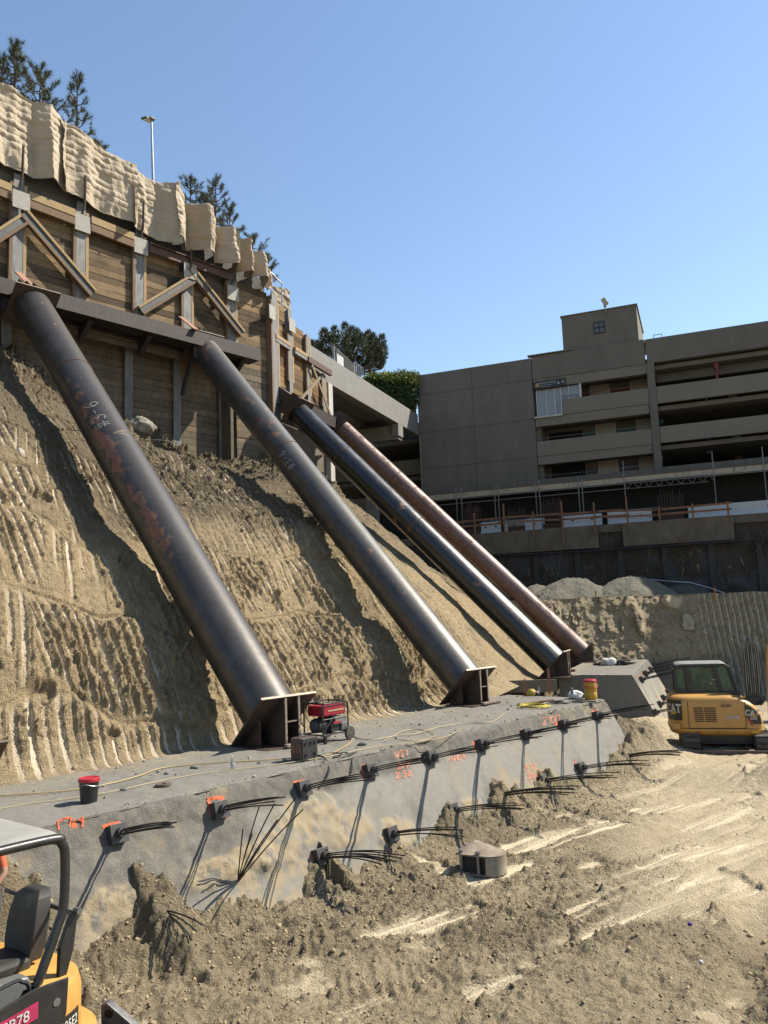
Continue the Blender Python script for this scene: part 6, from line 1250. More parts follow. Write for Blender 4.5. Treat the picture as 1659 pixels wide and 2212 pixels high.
for sg in (-1,1): m = MB(); m.tube([P+V(sg*.17*s_,0,.42),P+V(sg*.21*s_,0,.38),P+V(sg*.17*s_,0,.32)],.014,6); m.build('handle',M_GALV,wc)
P = tp(1243,1509); lump('plastic_bag',P+ZUP*.1,.15,'crumpled white plastic bag beside the yellow water cooler','bag',simple('white plastic',(.72,.72,.73),(.6,.6,.62),10,.4,bump=.4,bscale=20),seed=5,sc=(1.25,1,.8),sub=3)
P = tp(1225,1519); m = MB()
for i in range(9): m.tube(smooth_path([P+V(-.75+.1*random.random(),-.1+.05*i,.02),P+V(-.2,.12-.04*i+.05*random.random(),.05+.02*random.random()),P+V(.3,-.06+.02*i,.04),P+V(.7+.1*random.random(),.05*random.random()-.04*i*.5,.02)]),.016,5)
tag(m.build('strand_offcuts',M_CBL,loc=P,smooth=True),'heap of black strand offcuts lying in front of the white bag','strand offcuts')
P = (tp(1120,1524)+tp(1195,1514))/2; d = tp(1195,1514)-tp(1120,1524); m = MB(); m.box(P+ZUP*.03,d,nrm(np.cross(ZUP,d))*.1,ZUP*.05); tag(m.build('timber_board',M_CLEAT_D,loc=P,bevel=.004),'short brown timber board lying near the yellow rope coil','timber board')
P = tp(1148,1503); tb = thing('tool_bag',P,'small yellow and black tool bag standing by the short orange stake','tool bag'); m = MB(); m.loft([[P+V(.16*math.cos(a)*q,.11*math.sin(a)*q,z) for a in np.linspace(0,2*PI,17)[:-1]] for q,z in ((.9,0),(1,.06),(.9,.14),(.45,.2))]); m.build('body',simple('yellow cloth',(.58,.38,.03),bump=0),tb,smooth=True); m = MB(); m.loft([[P+V(.13+.15*math.cos(a)*q,.02+.11*math.sin(a)*q,z) for a in np.linspace(0,2*PI,17)[:-1]] for q,z in ((.9,0),(1,.05),(.8,.11),(.3,.15))]); m.build('dark_flap',M_BLKP,tb,smooth=True)
bottle(tp(1157,1504)+V(.12,.05,.1),.8,'clear bottle lying on the tool bag by the stake',group=None)
for i, (x, y) in enumerate(((1231,1517),(1257,1517))): P = tp(x,y); m = MB(); m.lathe(P,[(.001,0),(.03,0),(.042,.11),(.038,.11),(.028,.01),(.001,.01)],16); tag(m.build('plastic_cup',M_PET,loc=P,smooth=True),('clear plastic cup left of the green bottle','clear plastic cup right below the green bottle')[i],'cup','cups by the cooler')
# rocks
for i, (x, y, r_) in enumerate(((420,1661,.06),(755,1601-0,.0),(783,1611,.075),(210,1702,.045),(268,1709,.05),(360,1672,.035),(560,1649,.03))):
    if r_: lump('stone',tp(x,y)+ZUP*r_*.4,r_,('grey stone on the block near the clear bottle','','grey stone on the block right of the welder cables','small dark stone near the red lidded bucket','flat dark stone right of the red lidded bucket','pebble above the steel ring','pebble left of the welder')[i],'stone',simple('grey stone',(.20,.19,.18),(.14,.135,.13),10,.9),seed=20+i,sc=(1.3,1,.7),sub=2)
# on the smaller block
P = tp(1330,1436); ps = thing('plate_stack',P,'untidy stack of dark steel plates with white wrapping on the smaller block','steel plates')
for i in range(13): m = MB(); a = random.uniform(-.6,.6); c = P+V(random.uniform(-.75,.65),random.uniform(-.25,.25),.04+.045*(i%4)); x_ = V(math.cos(a),math.sin(a),random.uniform(-.05,.05)); m.box(c,x_*random.uniform(.35,.6),nrm(np.cross(ZUP,x_))*.32,ZUP*.045); m.build('plate',M_ENG if i%3 else M_PLATE,ps,bevel=.004)
lump('wrapping_sheet',P+V(-.42,-.35,.14),.26,'crumpled white wrapping beside the stack of plates','wrapping',simple('white wrap',(.62,.61,.58),(.5,.49,.47),9,.7),seed=9,sc=(1.2,.7,.7),sub=3)
P = tp(1231,1451); m = MB(); m.box(P+ZUP*.05,V(.42,-.05,0),V(.02,.16,0),ZUP*.1); tag(m.build('brick_block',simple('brick red',(.30,.11,.065),bump=.2),loc=P,bevel=.006),'red brown wooden block on the smaller block beside the tall stake','block')
P = tp(1275,1420); lump('red_tool',P+ZUP*.08,.16,'small red and black tool heap behind the brown strut foot','tool',simple('dull red',(.22,.03,.02),(.05,.03,.03),14,.6),seed=12,sc=(1.6,.8,.6),sub=3)
P = tp(1302,1458); m = MB(); m.box(P+ZUP*.008,V(.2,0,0),V(0,.14,0),ZUP*.008); tag(m.build('paper_scrap',simple('paper',(.7,.7,.7),bump=0),loc=P),'scrap of white paper on the smaller block','paper')
# dark plate corner of a strut foot at the left edge
a_, b_ = atz(-40,1600,-2.1), atz(18,1603,-2.1); m = MB(); P = atz(18,1602,-2.0); m.prism([P,P-S1*1.4,P-S1*1.4+T1*.9-ZUP*.9,P+T1*.9-ZUP*.9-S1*.0],nrm(T1+ZUP)*.05); lf = m.build('base_plate_corner',M_PLATE,None,loc=P); tag(lf,'dark steel base plate corner of a further strut at the left edge','steel plate')
# excavator bucket on the floor
M_CATKE = simple('dark steel inside',(.03,.026,.024),(.05,.04,.035),6,.7)
P = atz(1046,1884,FLOOR); P[2] = ground(P[0],P[1]); bu = thing('digger_bucket',P,'rusty steel digger bucket lying open side down on the pit floor','digger bucket'); M_BKT = simple('worn bucket steel',(.22,.165,.12),(.42,.36,.28),4,.65,.15); _G = frm(P,112); G = lambda a,b,c: _G(a*.70,b*.66,c*.56)
prof = [(.50*math.cos(a)*(1 if math.cos(a)>0 else 1),.36+.36*math.sin(a)) for a in np.linspace(-PI/2,PI/2,13)]
W_ = .72
arc = [(.05+.42*math.sin(a),.0+.0,) for a in (0,)]
plan = [(.15+.42*math.cos(a),.42*math.sin(a)) for a in np.linspace(-PI/2,PI/2,15)]+[(-.25,.40),(-.62,.34),(-.62,-.34),(-.25,-.40)]
m = MB(); m.prism([G(a*1.0,b,.58+.06*(-a+.1)*-1*0) for a,b in plan],ZUP*.025); m.build('side_plate',M_BKT,bu,bevel=.004); m = MB(); m.prism([G(a,b,.02) for a,b in plan],ZUP*.025); m.build('side_plate',M_BKT,bu,bevel=.004)
m = MB(); m.loft([[G(a,b,.03) for a,b in plan[:15]],[G(a,b,.60) for a,b in plan[:15]]],cap=False,close=False); m.loft([[G(.15+.40*math.cos(a),.40*math.sin(a),.03) for a in np.linspace(-PI/2,PI/2,15)],[G(.15+.40*math.cos(a),.40*math.sin(a),.60) for a in np.linspace(-PI/2,PI/2,15)]],cap=False,close=False); m.build('shell',M_BKT,bu,smooth=True)
for x,y in ((-.5,-.26),(-.05,-.34),(-.5,.26)): m = MB(); m.cyl(G(x,y,.03),G(x,y,.68),.032,n=14); m.cyl(G(x,y,.64),G(x,y,.72),.045,n=14); m.build('pin',M_STL,bu,smooth=True)
m = MB(); m.loft([[G(.42,-.30,.62),G(.52,0,.62),G(.42,.30,.62),G(-.5,.30,.62),G(-.62,0,.62),G(-.5,-.30,.62)],[G(.30,-.12,.68),G(.34,.03,.69),G(.25,.2,.70),G(-.15,.24,.86),G(-.25,.15,.90),G(-.2,.02,.84)]]); m.build('ear_plate',M_BKT,bu,smooth=True); m = MB(); m.bb(-.5,.2,-.22,.22,.04,.58,G); m.build('inner_rib',M_CATKE,bu)
# a few litter bits on the floor
for i, (x, y, c, lb) in enumerate(((1575,1718+0,(.75,.75,.72),''),(1620,2486,(0,0,0),''),(1491,2002,(.2,.07,.5),'scrap of purple plastic on the pit floor'),(1514,2079,(.75,.75,.74),'crumpled white paper scrap in the wheel rut'),(1440,1990,(.5,.45,.38),''))):
    if lb: P = atz(x,y,FLOOR+.05); P[2] = ground(P[0],P[1])+.02; lump('litter_scrap',P,.028,lb,'litter',simple('scrap%d'%i,c,bump=0),seed=40+i,sub=2)

# bent wires and roots sticking out of the slope crest
def crest_wire(pxs, lb):
    pts_ = [near_slope(L1(*w1(x,y,13.5)))+nrm(ZUP-T1)*h for (x,y,h) in pxs]; m = MB(); m.tube(smooth_path(pts_),.018,5); return tag(m.build('rebar_wire',M_ROD,loc=pts_[0],smooth=True),lb,'wire','bent wires in the slope')
crest_wire([(105,1015,.05),(125,1030,.35),(160,1038,.4),(190,1030,.3)],'bent rusty wire sticking out of the slope left of the first strut')
crest_wire([(300,945,.02),(340,955,.4),(385,958,.45)],'bent rusty wire at the slope crest right of the first strut')
crest_wire([(515,960,.02),(530,990,.5),(560,1000,.35),(585,1010,.1)],'looped rusty wire at the slope crest left of the second strut')
# ------------------------------------------------------------------ people
M_SKIN = simple('skin',(.42,.235,.16),(.38,.20,.14),10,.6,bump=0); M_HAIR = simple('dark hair',(.03,.02,.015),bump=0); M_SHIRT = simple('orange shirt',(.60,.13,.05),(.5,.11,.04),9,.85); M_SHIRT2 = simple('tan shirt',(.34,.24,.15),(.28,.2,.12),9,.85); M_JEAN = simple('denim',(.05,.065,.11),(.04,.05,.09),12,.9); M_BOOT = simple('boot leather',(.10,.06,.03),bump=0); M_EYE = simple('eye',(.02,.015,.012),rough=.2,bump=0)
def person(label, pose, fr, shirt, hat):
    """pose: joint positions in a local frame (x forward, y left, z up)"""
    J = {k_: fr(*v) for k_, v in pose.items()}; pts_, rad_, lab, ed = [], [], [], []
    def add(p, r, l): pts_.append(p); rad_.append(r); lab.append(l); return len(pts_)-1
    def chain(prev, seq):
        for p, r, l in seq:
            i = add(p,r,l); ed.append((prev,i)); prev = i
        return prev
    up = nrm(J['neck']-J['pelvis']); lf = nrm(fr(0,1,0)-fr(0,0,0))
    pel = add(J['pelvis'],(.155,.125),1)
    ch = chain(pel,[((J['pelvis']+J['neck'])/2,(.145,.115),0),(J['pelvis']*.25+J['neck']*.75,(.165,.12),0)])
    nk = chain(ch,[(J['neck'],(.06,.06),2)]); hd = nrm(J['head']-J['neck'])
    chain(nk,[(J['head']-hd*.06,(.075,.085),2),(J['head']+hd*.04,(.082,.10),2),(J['head']+hd*.11,(.055,.07),3)])
    fwd = nrm(fr(1,0,0)-fr(0,0,0))
    for sd_, sg in (('l',1),('r',-1)):
        sh = J['neck']-up*.07+lf*sg*.19
        e_ = chain(ch,[(sh,(.065,.065),0),((sh*.5+J['elb_'+sd_]*.5),(.052,.052),0),(J['elb_'+sd_],(.042,.042),4),((J['elb_'+sd_]+J['hand_'+sd_])/2,(.036,.036),4),(J['hand_'+sd_],(.026,.030),4)])
        d = nrm(J['hand_'+sd_]-J['elb_'+sd_]); s_ = nrm(np.cross(d,ZUP)+1e-6); palm = chain(e_,[(J['hand_'+sd_]+d*.06,(.030,.022),4)])
        for i, (o_, L) in enumerate(((-.028,.070),(-.010,.080),(.010,.075),(.028,.058))):
            chain(palm,[(J['hand_'+sd_]+d*.095+s_*o_,(.010,.010),4),(J['hand_'+sd_]+d*(.095+L*.55)+s_*o_*1.1-ZUP*.012,(.009,.009),4),(J['hand_'+sd_]+d*(.09+L*.8)+s_*o_*1.1-ZUP*.045,(.008,.008),4)])
        chain(palm,[(J['hand_'+sd_]+d*.05+s_*sg*.045-ZUP*.01,(.011,.011),4),(J['hand_'+sd_]+d*.085+s_*sg*.055-ZUP*.03,(.009,.009),4)])
        hp = J['pelvis']+lf*sg*.095-up*.06
        chain(pel,[(hp,(.095,.095),1),((hp+J['knee_'+sd_])/2,(.082,.082),1),(J['knee_'+sd_],(.06,.06),1),((J['knee_'+sd_]*.6+J['foot_'+sd_]*.4),(.058,.058),1),(J['foot_'+sd_]+ZUP*.08,(.042,.042),1),(J['foot_'+sd_]+ZUP*.04+fwd*.04,(.05,.045),5),(J['foot_'+sd_]+ZUP*.03+fwd*.17,(.042,.03),5)])
    me = bpy.data.meshes.new('p'); me.from_pydata([tuple(float(q) for q in p) for p in pts_],ed,[]); ob = bpy.data.objects.new('p',me); COL.objects.link(ob)
    sk = ob.modifiers.new('s','SKIN'); sk.use_smooth_shade = True; ss = ob.modifiers.new('d','SUBSURF'); ss.levels = 2; ss.render_levels = 2
    for i, r in enumerate(rad_): me.skin_vertices[0].data[i].radius = r; me.skin_vertices[0].data[i].use_root = (i == 0)
    dg = bpy.context.evaluated_depsgraph_get(); nm = bpy.data.meshes.new_from_object(ob.evaluated_get(dg)); bpy.data.objects.remove(ob)
    for mt in (shirt,M_JEAN,M_SKIN,M_HAIR,M_SKIN,M_BOOT): nm.materials.append(mt)
    PP = np.array(pts_); 
    for p in nm.polygons: p.material_index = lab[int(np.argmin(((PP-np.array(p.center))**2).sum(1)))]; p.use_smooth = True
    off = J['foot_l'].copy(); nm.transform(Matrix.Translation(Vector([-float(q) for q in off]))); nm.name = 'person'
    o = bpy.data.objects.new('person',nm); COL.objects.link(o); o.location = [float(q) for q in off]; o['_o'] = [float(q) for q in off]; tag(o,label,'person')
    c = J['head']+hd*.0; m = MB(); m.loft([[c+fwd*(.09+.028*t)+lf*q*(1-t*.3)-hd*(.02+z) for q,z in ((-.014,.02),(.014,.02),(.006,-.03),(-.006,-.03))] for t in (0,1)])
    m.build('nose',M_SKIN,o); 
    for sg in (-1,1):
        m = MB(); m.lathe(c+fwd*.088+lf*sg*.032+hd*.02,[(.001,0),(.012,.002),(.012,.006),(.001,.008)],10,fwd); m.build('eye',M_EYE,o)
        m = MB(); m.lathe(c+lf*sg*.085,[(.001,0),(.028,.004),(.02,.014),(.001,.01)],10,lf*sg); m.build('ear',M_SKIN,o)
    m = MB(); m.box(c+fwd*.092-hd*.06,lf*.045,fwd*.006,hd*.01); m.build('mouth',simple('lips',(.3,.12,.1),bump=0),o)
    if hat is not None:
        a_ = hd; x_ = nrm(fwd-a_*np.dot(fwd,a_)); m = MB(); m.lathe(c+a_*.055,[(.112,0),(.112,.02),(.10,.07),(.06,.115),(.001,.13)],20,a_); m.prism([c+a_*.055+x_*.09+lf*.08,c+a_*.045+x_*.19+lf*.05,c+a_*.045+x_*.19-lf*.05,c+a_*.055+x_*.09-lf*.08],a_*.012); m.build('hard_hat',hat,o,smooth=True)
    return o

# ------------------------------------------------------------------ diggers
M_CATY = simple('digger yellow',(.66,.34,.075),(.54,.285,.075),3,.42,bump=.04,bscale=90); M_CATK = simple('digger black',(.018,.018,.019),(.03,.029,.028),7,.38,bump=0); M_CABR = simple('cab roof',(.30,.30,.29),(.22,.22,.215),5,.6,bump=0)
M_TRK = simple('dusty track',(.13,.11,.085),(.07,.062,.052),6,.85,bump=.3,bscale=20); M_SLOT = simple('vent slot',(.02,.014,.008),bump=0); M_WHT = simple('decal white',(.70,.68,.62),bump=0); M_MAG = simple('magenta decal',(.50,.02,.10),bump=0); M_TRI = simple('decal yellow',(.75,.42,.02),bump=0)
def glassm(name, tint):
    m = NT(name); m.n.remove(m.b); tr = m.n.new('ShaderNodeBsdfTransparent'); tr.inputs[0].default_value = (*tint,1); gl = m.n.new('ShaderNodeBsdfGlossy'); gl.inputs['Roughness'].default_value = .04; fr_ = m.n.new('ShaderNodeFresnel'); fr_.inputs[0].default_value = 1.5
    mx = m.n.new('ShaderNodeMixShader'); m.link(fr_.outputs[0],mx.inputs[0]); m.link(tr.outputs[0],mx.inputs[1]); m.link(gl.outputs[0],mx.inputs[2]); df = m.n.new('ShaderNodeBsdfDiffuse'); df.inputs[0].default_value = (.30,.36,.30,1); m2 = m.n.new('ShaderNodeMixShader'); m2.inputs[0].default_value = .10; m.link(mx.outputs[0],m2.inputs[1]); m.link(df.outputs[0],m2.inputs[2]); m.link(m2.outputs[0],m.n['Material Output'].inputs[0]); return m.m
M_GLASS = glassm('cab glass',(.72,.86,.76))
def rrect(x0, x1, y0, y1, rr, rf, n=8):              # plan outline, radius rr at the x0 end and rf at the x1 end
    out = []
    for (cx, cy, a0, r) in ((x1-rf,y1-rf,0,rf),(x0+rr,y1-rr,90,rr),(x0+rr,y0+rr,180,rr),(x1-rf,y0+rf,270,rf)):
        for i in range(n): a = rad(a0+90*i/(n-1)); out.append((cx+r*math.cos(a),cy+r*math.sin(a)))
    return out
def track(G, root, cx, cy, L, w_, h, along):         # stadium loop with shoes
    r = h/2; n = 34; loop = []; per = 2*(L-h)+2*PI*r
    def at_(q):
        q = q%per; s1 = L-h
        if q < s1: return (-s1/2+q,0.),(0,-1)
        q -= s1
        if q < PI*r: a = -PI/2+q/r; return (s1/2+r*math.cos(a),r+r*math.sin(a)),(math.cos(a),math.sin(a))
        q -= PI*r
        if q < s1: return (s1/2-q,h),(0,1)
        q -= s1; a = PI/2+q/r; return (-s1/2+r*math.cos(a),r+r*math.sin(a)),(math.cos(a),math.sin(a))
    W = (lambda a,b,c: G(cx+a,cy+b,c)) if along else (lambda a,b,c: G(cx+b,cy+a,c))
    tr = MB(); tr.loft([[W(*(lambda p:(p[0][0]*.985,y,p[0][1]*.97+.008))(at_(per*i/60))) for i in range(60)] for y in (-w_/2,w_/2)]); 
    for i in range(n):
        (x,z),(nx,nz) = at_(per*i/n); c = W(x+nx*.012,0,z+nz*.012); tr.box(c,W(-nz,0,nx)-W(0,0,0),W(0,w_,0)-W(0,0,0),(W(nx,0,nz)-W(0,0,0))*.05) if False else tr.box(c,(W(-nz,0,nx)-W(0,0,0))*(per/n*.72),W(0,w_,0)-W(0,0,0),(W(nx,0,nz)-W(0,0,0))*.045)
    t_ = tr.build('track',M_TRK,root)
    for q in np.linspace(-(L-h)/2,(L-h)/2,5):
        m = MB(); m.lathe(W(q,-w_*.46,r),[(.001,0),(r*.62,0),(r*.62,w_*.92),(.001,w_*.92)],18,W(0,1,0)-W(0,0,0)); m.build('roller',M_CATK,t_)
# far digger
Pd = atz(1546,1641,FLOOR)+azv(22)*2.3; Pd[2] = FLOOR+.02; FA = 106
far = thing('mini_excavator',Pd,'yellow digger with a closed glass cab and operator, numbered 10-201, at the right','excavator'); G = frm(Pd,FA); GX, GY = azv(FA), nrm(np.cross(ZUP,azv(FA)))
sc_ = .00208
def zx(x): return (x-950)*sc_
def zz_(y): return (1690-y)*sc_
xf = lambda z: float(np.interp(z,[.4,.5,.66,.85,1.1,1.3,1.42,1.55,1.63],[1.28,1.32,1.34,1.33,1.25,1.13,1.0,.78,.55]))
def ring(z, ins, x0=-1.33): return [G(x,y,z) for x,y in rrect(x0+ins,xf(z)-ins,-1.08+ins,1.08-ins,.55,.22)]
m = MB(); m.loft([ring(.44,.16),ring(.50,.05),ring(.60,.0),ring(.655,.0)]); m.build('skirt',M_CATY,far,smooth=True,bevel=.01)
m = MB(); m.loft([ring(.668,.02),ring(1.0,.012),ring(1.3,.012),ring(1.44,.015),ring(1.54,.05),ring(1.61,.14),ring(1.63,.3)]); m.build('house',M_CATY,far,smooth=True)
yn = -1.08
def side(m, x0, x1, z0, z1, p=.006): m.box(G((x0+x1)/2,yn+.008-p,(z0+z1)/2),GX*(x1-x0),GY*.02,ZUP*(z1-z0))
m = MB()
for r_ in range(8): z_ = zz_(1078+r_*27); side(m,zx(648+r_),zx(775+r_),z_-.012,z_+.012); side(m,zx(790+r_),zx(945+r_),z_-.012,z_+.012)
m.build('vent_slots',M_SLOT,far)
m = MB()
for x_ in (570,1340): side(m,zx(x_)-.006,zx(x_)+.006,.67,1.45,.004)
side(m,zx(575),zx(1340),.668,.682,.004); side(m,zx(965)-.004,zx(965)+.004,.5,.655,.004); m.build('panel_seam',M_SLOT,far)
m = MB(); m.prism([G(a,yn+.012,b) for a,b in ((zx(1340),1.36),(zx(1400),1.33),(zx(1470),1.22),(zx(1530),1.05),(zx(1545),.80),(zx(1440),.80),(zx(1352),1.0))],GY*-.012-GY*.006); dk = m.build('decal_panel',M_CATK,far)
def decal(txt, size, x, z, mat, par=far, bold=.012, sx=1., name='decal_lettering', y=yn-.012, xd=None, cen=None): t_ = MB(); text_on(t_,txt,size,G(x,y,z) if cen is None else cen,xd if xd is not None else GX,ZUP,bold,sx); return t_.build(name,mat,par)
decal('CAT',.23,zx(1428),zz_(1150),M_WHT,dk,.03,.88); decal('308E',.13,zx(1440),zz_(1225),M_WHT,dk,.01,.8); m = MB(); m.prism([G(zx(1398),yn-.014,zz_(1195)),G(zx(1480),yn-.014,zz_(1195)),G(zx(1436),yn-.014,zz_(1150))],GY*-.003); m.build('triangle_mark',M_TRI,dk)
m = MB(); m.prism([G(zx(1352),yn-.011,zz_(1215)),G(zx(1375),yn-.011,zz_(1215)),G(zx(1432),yn-.011,zz_(1322)),G(zx(1405),yn-.011,zz_(1322))],GY*-.003); m.build('red_stripe',simple('decal red',(.5,.03,.03),bump=0),dk)
decal('10-201',.125,zx(1092),zz_(1048),M_CATK,far,.02,.92); decal('GF4D78',.135,zx(1163),zz_(1212),M_WHT,far,.025,.78)
m = MB(); side(m,zx(1398),zx(1500),zz_(1435),zz_(1392)); m.build('warning_label',M_TRI,far); m = MB(); m.cyl(G(zx(692),yn+.01,zz_(1422)),G(zx(692),yn-.012,zz_(1422)),.035,n=16); m.build('reflector',simple('red reflector',(.4,.03,.02),rough=.3,bump=0),far)
m = MB(); side(m,zx(340),zx(445),zz_(1375),zz_(1300),.004); m.build('access_cover',M_CATY,far,bevel=.004)
# rear corner panel with the logo, standing on the rounded corner
def corner(a_, z, o_=.012): cx, cy, r = -1.33+.55, -1.08+.55, .545+o_; return G(cx-r*math.sin(a_),cy-r*math.cos(a_),z)
rows = [[corner(a_,z) for a_ in np.linspace(rad(20),rad(88),12)] for z in np.linspace(.90,1.50,8)]; m = MB(); m.grid(np.array(rows)); rp = m.build('rear_panel',M_CATK,far,smooth=True)
vs, fs = text_verts('CAT',.36,.03); t_ = MB(); t_.add([corner(rad(50)-x*.80/.56,1.24+y,.02) for x,y,z in vs],fs); t_.build('logo_lettering',M_WHT,rp); t_ = MB(); t_.grid(np.array([[corner(rad(50)-x*(1-q)/.56,1.07+.13*q,.026) for x in np.linspace(-.11,.11,6)] for q in np.linspace(0,1,5)])); t_.build('triangle_mark',M_TRI,rp)
# cab
cy0, cy1 = -.08, .92
def bar(m, a, b, y, w_=.085, d=.07): A_, B_ = G(a[0],y,a[1]), G(b[0],y,b[1]); dd = nrm(B_-A_); m.box((A_+B_)/2,(B_-A_)*1.02,np.cross(GY,dd)*w_,GY*d)
cab = [(-1.02,1.6),(-1.02,2.36),(-.86,2.47),(.44,2.47),(.58,2.38),(.84,1.35)]
m = MB()
for y in (cy0,cy1):
    for a, b in zip(cab[:-1],cab[1:]): bar(m,a,b,y)
    bar(m,(-1.02,1.62),(.82,1.62),y,.12); bar(m,(-.64,1.6),(-.66,2.42),y,.13); bar(m,(.14,2.42),(.30,1.6),y,.12)
for a in cab: m.box(G(a[0],(cy0+cy1)/2,a[1]),GX*.075,GY*(cy1-cy0),ZUP*.075)
cf = m.build('cab_frame',M_CATK,far,bevel=.02)
m = MB(); rf = lambda z, i: [G(x,y,z) for x,y in rrect(-1.0+i,.50-i,cy0-.03+i,cy1+.03-i,.16,.14)]; m.loft([rf(2.44,.0),rf(2.50,.0),rf(2.545,.06),rf(2.56,.2)]); m.build('roof',M_CABR,far,smooth=True); m = MB(); m.box(G(-.2,cy0-.05,2.45),GX*.11,GY*.03,ZUP*.05); m.build('lamp',M_CATK,far)
m = MB()
for y in (cy0,cy1):
    for poly in (((-.98,1.66),(-.98,2.34),(-.72,2.40),(-.72,1.66)),((-.58,1.66),(-.58,2.40),(.10,2.40),(.24,1.66)),((.22,2.40),(.50,2.40),(.74,1.5),(.40,1.5))): m.prism([G(a,y-.003,b) for a,b in poly],GY*.006)
m.prism([G(.60,cy0+.05,2.34),G(.60,cy1-.05,2.34),G(.82,cy1-.05,1.45),G(.82,cy0+.05,1.45)],GX*.006); m.prism([G(-1.03,cy0+.05,1.68),G(-1.03,cy1-.05,1.68),G(-1.03,cy1-.05,2.34),G(-1.03,cy0+.05,2.34)],GX*.006); m.build('cab_glass',M_GLASS,far)
m = MB(); m.box(G(-.1,.42,1.15),GX*1.7,GY*.95,ZUP*.9); m.build('cab_floor',M_CATK,far,bevel=.03); m = MB(); m.box(G(-.25,.42,1.66),GX*.5,GY*.5,ZUP*.14); m.box(G(-.52,.42,1.95),GX*.13-ZUP*.02,GY*.5,ZUP*.62+GX*-.08); m.build('seat',M_CATK,far,bevel=.04)
m = MB(); m.tube([G(.28,.15,1.6),G(.26,.15,1.95)],.015,6); m.tube([G(.28,.7,1.6),G(.26,.7,1.95)],.015,6); m.lathe(G(.26,.15,1.97),[(.001,-.04),(.03,-.02),(.03,.03),(.001,.05)],10); m.build('lever',M_CATK,far); m = MB(); m.tube([G(.5,cy0+.1,2.3),G(.5,cy0+.1,1.6)],.012,6); m.build('wiper',M_CATK,far)
m = MB(); m.tube([G(.95,-.6,1.55),G(1.0,-.75,1.75)],.012,6); m.box(G(1.0,-.78,1.85),GX*.04,GY*.14,ZUP*.22); m.build('mirror',M_CATK,far,bevel=.01)
person('seated operator in a tan shirt and cap behind the cab glass of the far digger',dict(pelvis=(-.27,.42,1.80),neck=(-.20,.40,2.13),head=(-.12,.38,2.27),elb_l=(.06,.60,1.93),hand_l=(.26,.60,1.95),elb_r=(.04,.18,1.95),hand_r=(.25,.17,1.97),knee_l=(.20,.54,1.82),knee_r=(.20,.30,1.82),foot_l=(.36,.54,1.60),foot_r=(.36,.30,1.60)),G,M_SHIRT2,simple('brown cap',(.12,.08,.05),bump=0))
# boom, hoses
M_HOSE = simple('dusty hose',(.10,.09,.08),(.30,.27,.22),5,.6,bump=0,stretch=(1,1,.4)); m = MB(); m.loft([[G(x,y,z) for y in (-.14,.14) for x in ((a,b) if y < 0 else (b,a))] for a,b,z in ((1.60,1.9,.85),(1.63,2.0,1.5),(1.66,2.0,2.5),(1.72,2.0,3.0),(1.88,2.15,3.3))]); m.build('boom',M_CATY,far,bevel=.02)
m = MB(); m.loft([[G(2.05+dx,y,z+dz) for (dx,y,dz) in ((-.12,-.11,-.1),(-.12,.11,-.1),(.12,.11,.1),(.12,-.11,.1))] for z in (3.2,)]+[[G(2.9+dx,y,1.6+dz) for (dx,y,dz) in ((-.10,-.1,-.1),(-.10,.1,-.1),(.10,.1,.1),(.10,-.1,.1))]]); m.build('stick',M_CATY,far,bevel=.02)
m = MB(); m.prism([G(2.75,-.28,1.6),G(3.1,-.28,1.5),G(3.15,-.28,1.0),G(2.8,-.28,.8),G(2.55,-.28,1.2)],GY*.56); m.build('bucket',M_BKT,far,bevel=.02)
m = MB(); m.cyl(G(1.15,-.05,1.35),G(1.22,-.05,2.3),.075,n=14); m.cyl(G(1.22,-.05,2.3),G(1.27,-.05,3.1),.045,n=12); m.build('boom_cylinder',M_CATK,far,smooth=True)
m = MB(); m.loft([[G(a,-.06,z),G(b,-.06,z),G(b,.12,z),G(a,.12,z)] for a,b,z in ((1.02,1.44,1.4),(.97,1.50,1.8),(.98,1.5,2.6),(1.04,1.46,3.0),(1.16,1.34,3.28))]); m.build('boom_front',M_CATK,far,bevel=.02)
M_HOSE2 = simple('pale dusty hose',(.36,.33,.27),(.22,.20,.165),5,.6,bump=0)
for i in range(9):
    x_ = .99+i*.058; m = MB(); m.tube(smooth_path([G(x_+.03-.012*i,-.14,1.42),G(x_-.01,-.15-.02*(i%2),1.75),G(x_+.006*math.sin(i*2),-.16-.02*(i%3),2.4),G(x_+.012-.004*i,-.14,2.95),G(1.10+.036*i,-.08,3.22+.07*math.sin(i*1.7))]),.017,7); m.build('hose',M_HOSE2 if i%2 else M_HOSE,far,smooth=True)
m = MB(); m.bb(.98,1.42,-.30,.25,1.25,1.5,G); m.tube([G(1.25,-.35,1.30),G(1.42,-.42,1.35),G(1.47,-.42,1.55)],.04,8); m.build('swing_bracket',M_CATK,far,bevel=.02); m = MB(); m.cyl(G(1.25,-.5,.78),G(1.9,-.5,.78),.05,n=14); m.build('swing_cylinder',M_STL,far,smooth=True)
# undercarriage, turned toward the viewer
GU = frm(Pd+GX*.22,FA); 
for cx in (-.98,1.02): track(GU,far,cx,0,2.5,.46,.50,False)
m = MB(); m.bb(-.75,.8,-.7,.7,.16,.42,GU); m.cyl(GU(0,0,.3),GU(0,0,.47),.5,n=24); m.build('car_body',M_CATK,far)
m = MB(); m.prism([GU(-1.25,-1.62,-.35),GU(-1.25,-1.55,-.10),GU(-1.25,-1.62,.13),GU(-1.25,-1.67,.13),GU(-1.25,-1.62,-.12),GU(-1.25,-1.69,-.35)],GX*2.55); m.bb(-.7,-.55,-1.6,-.6,.0,.12,GU); m.bb(.55,.7,-1.6,-.6,.0,.12,GU); m.build('dozer_blade',simple('worn blade',(.10,.075,.06),(.15,.12,.10),5,.6),far,bevel=.005)

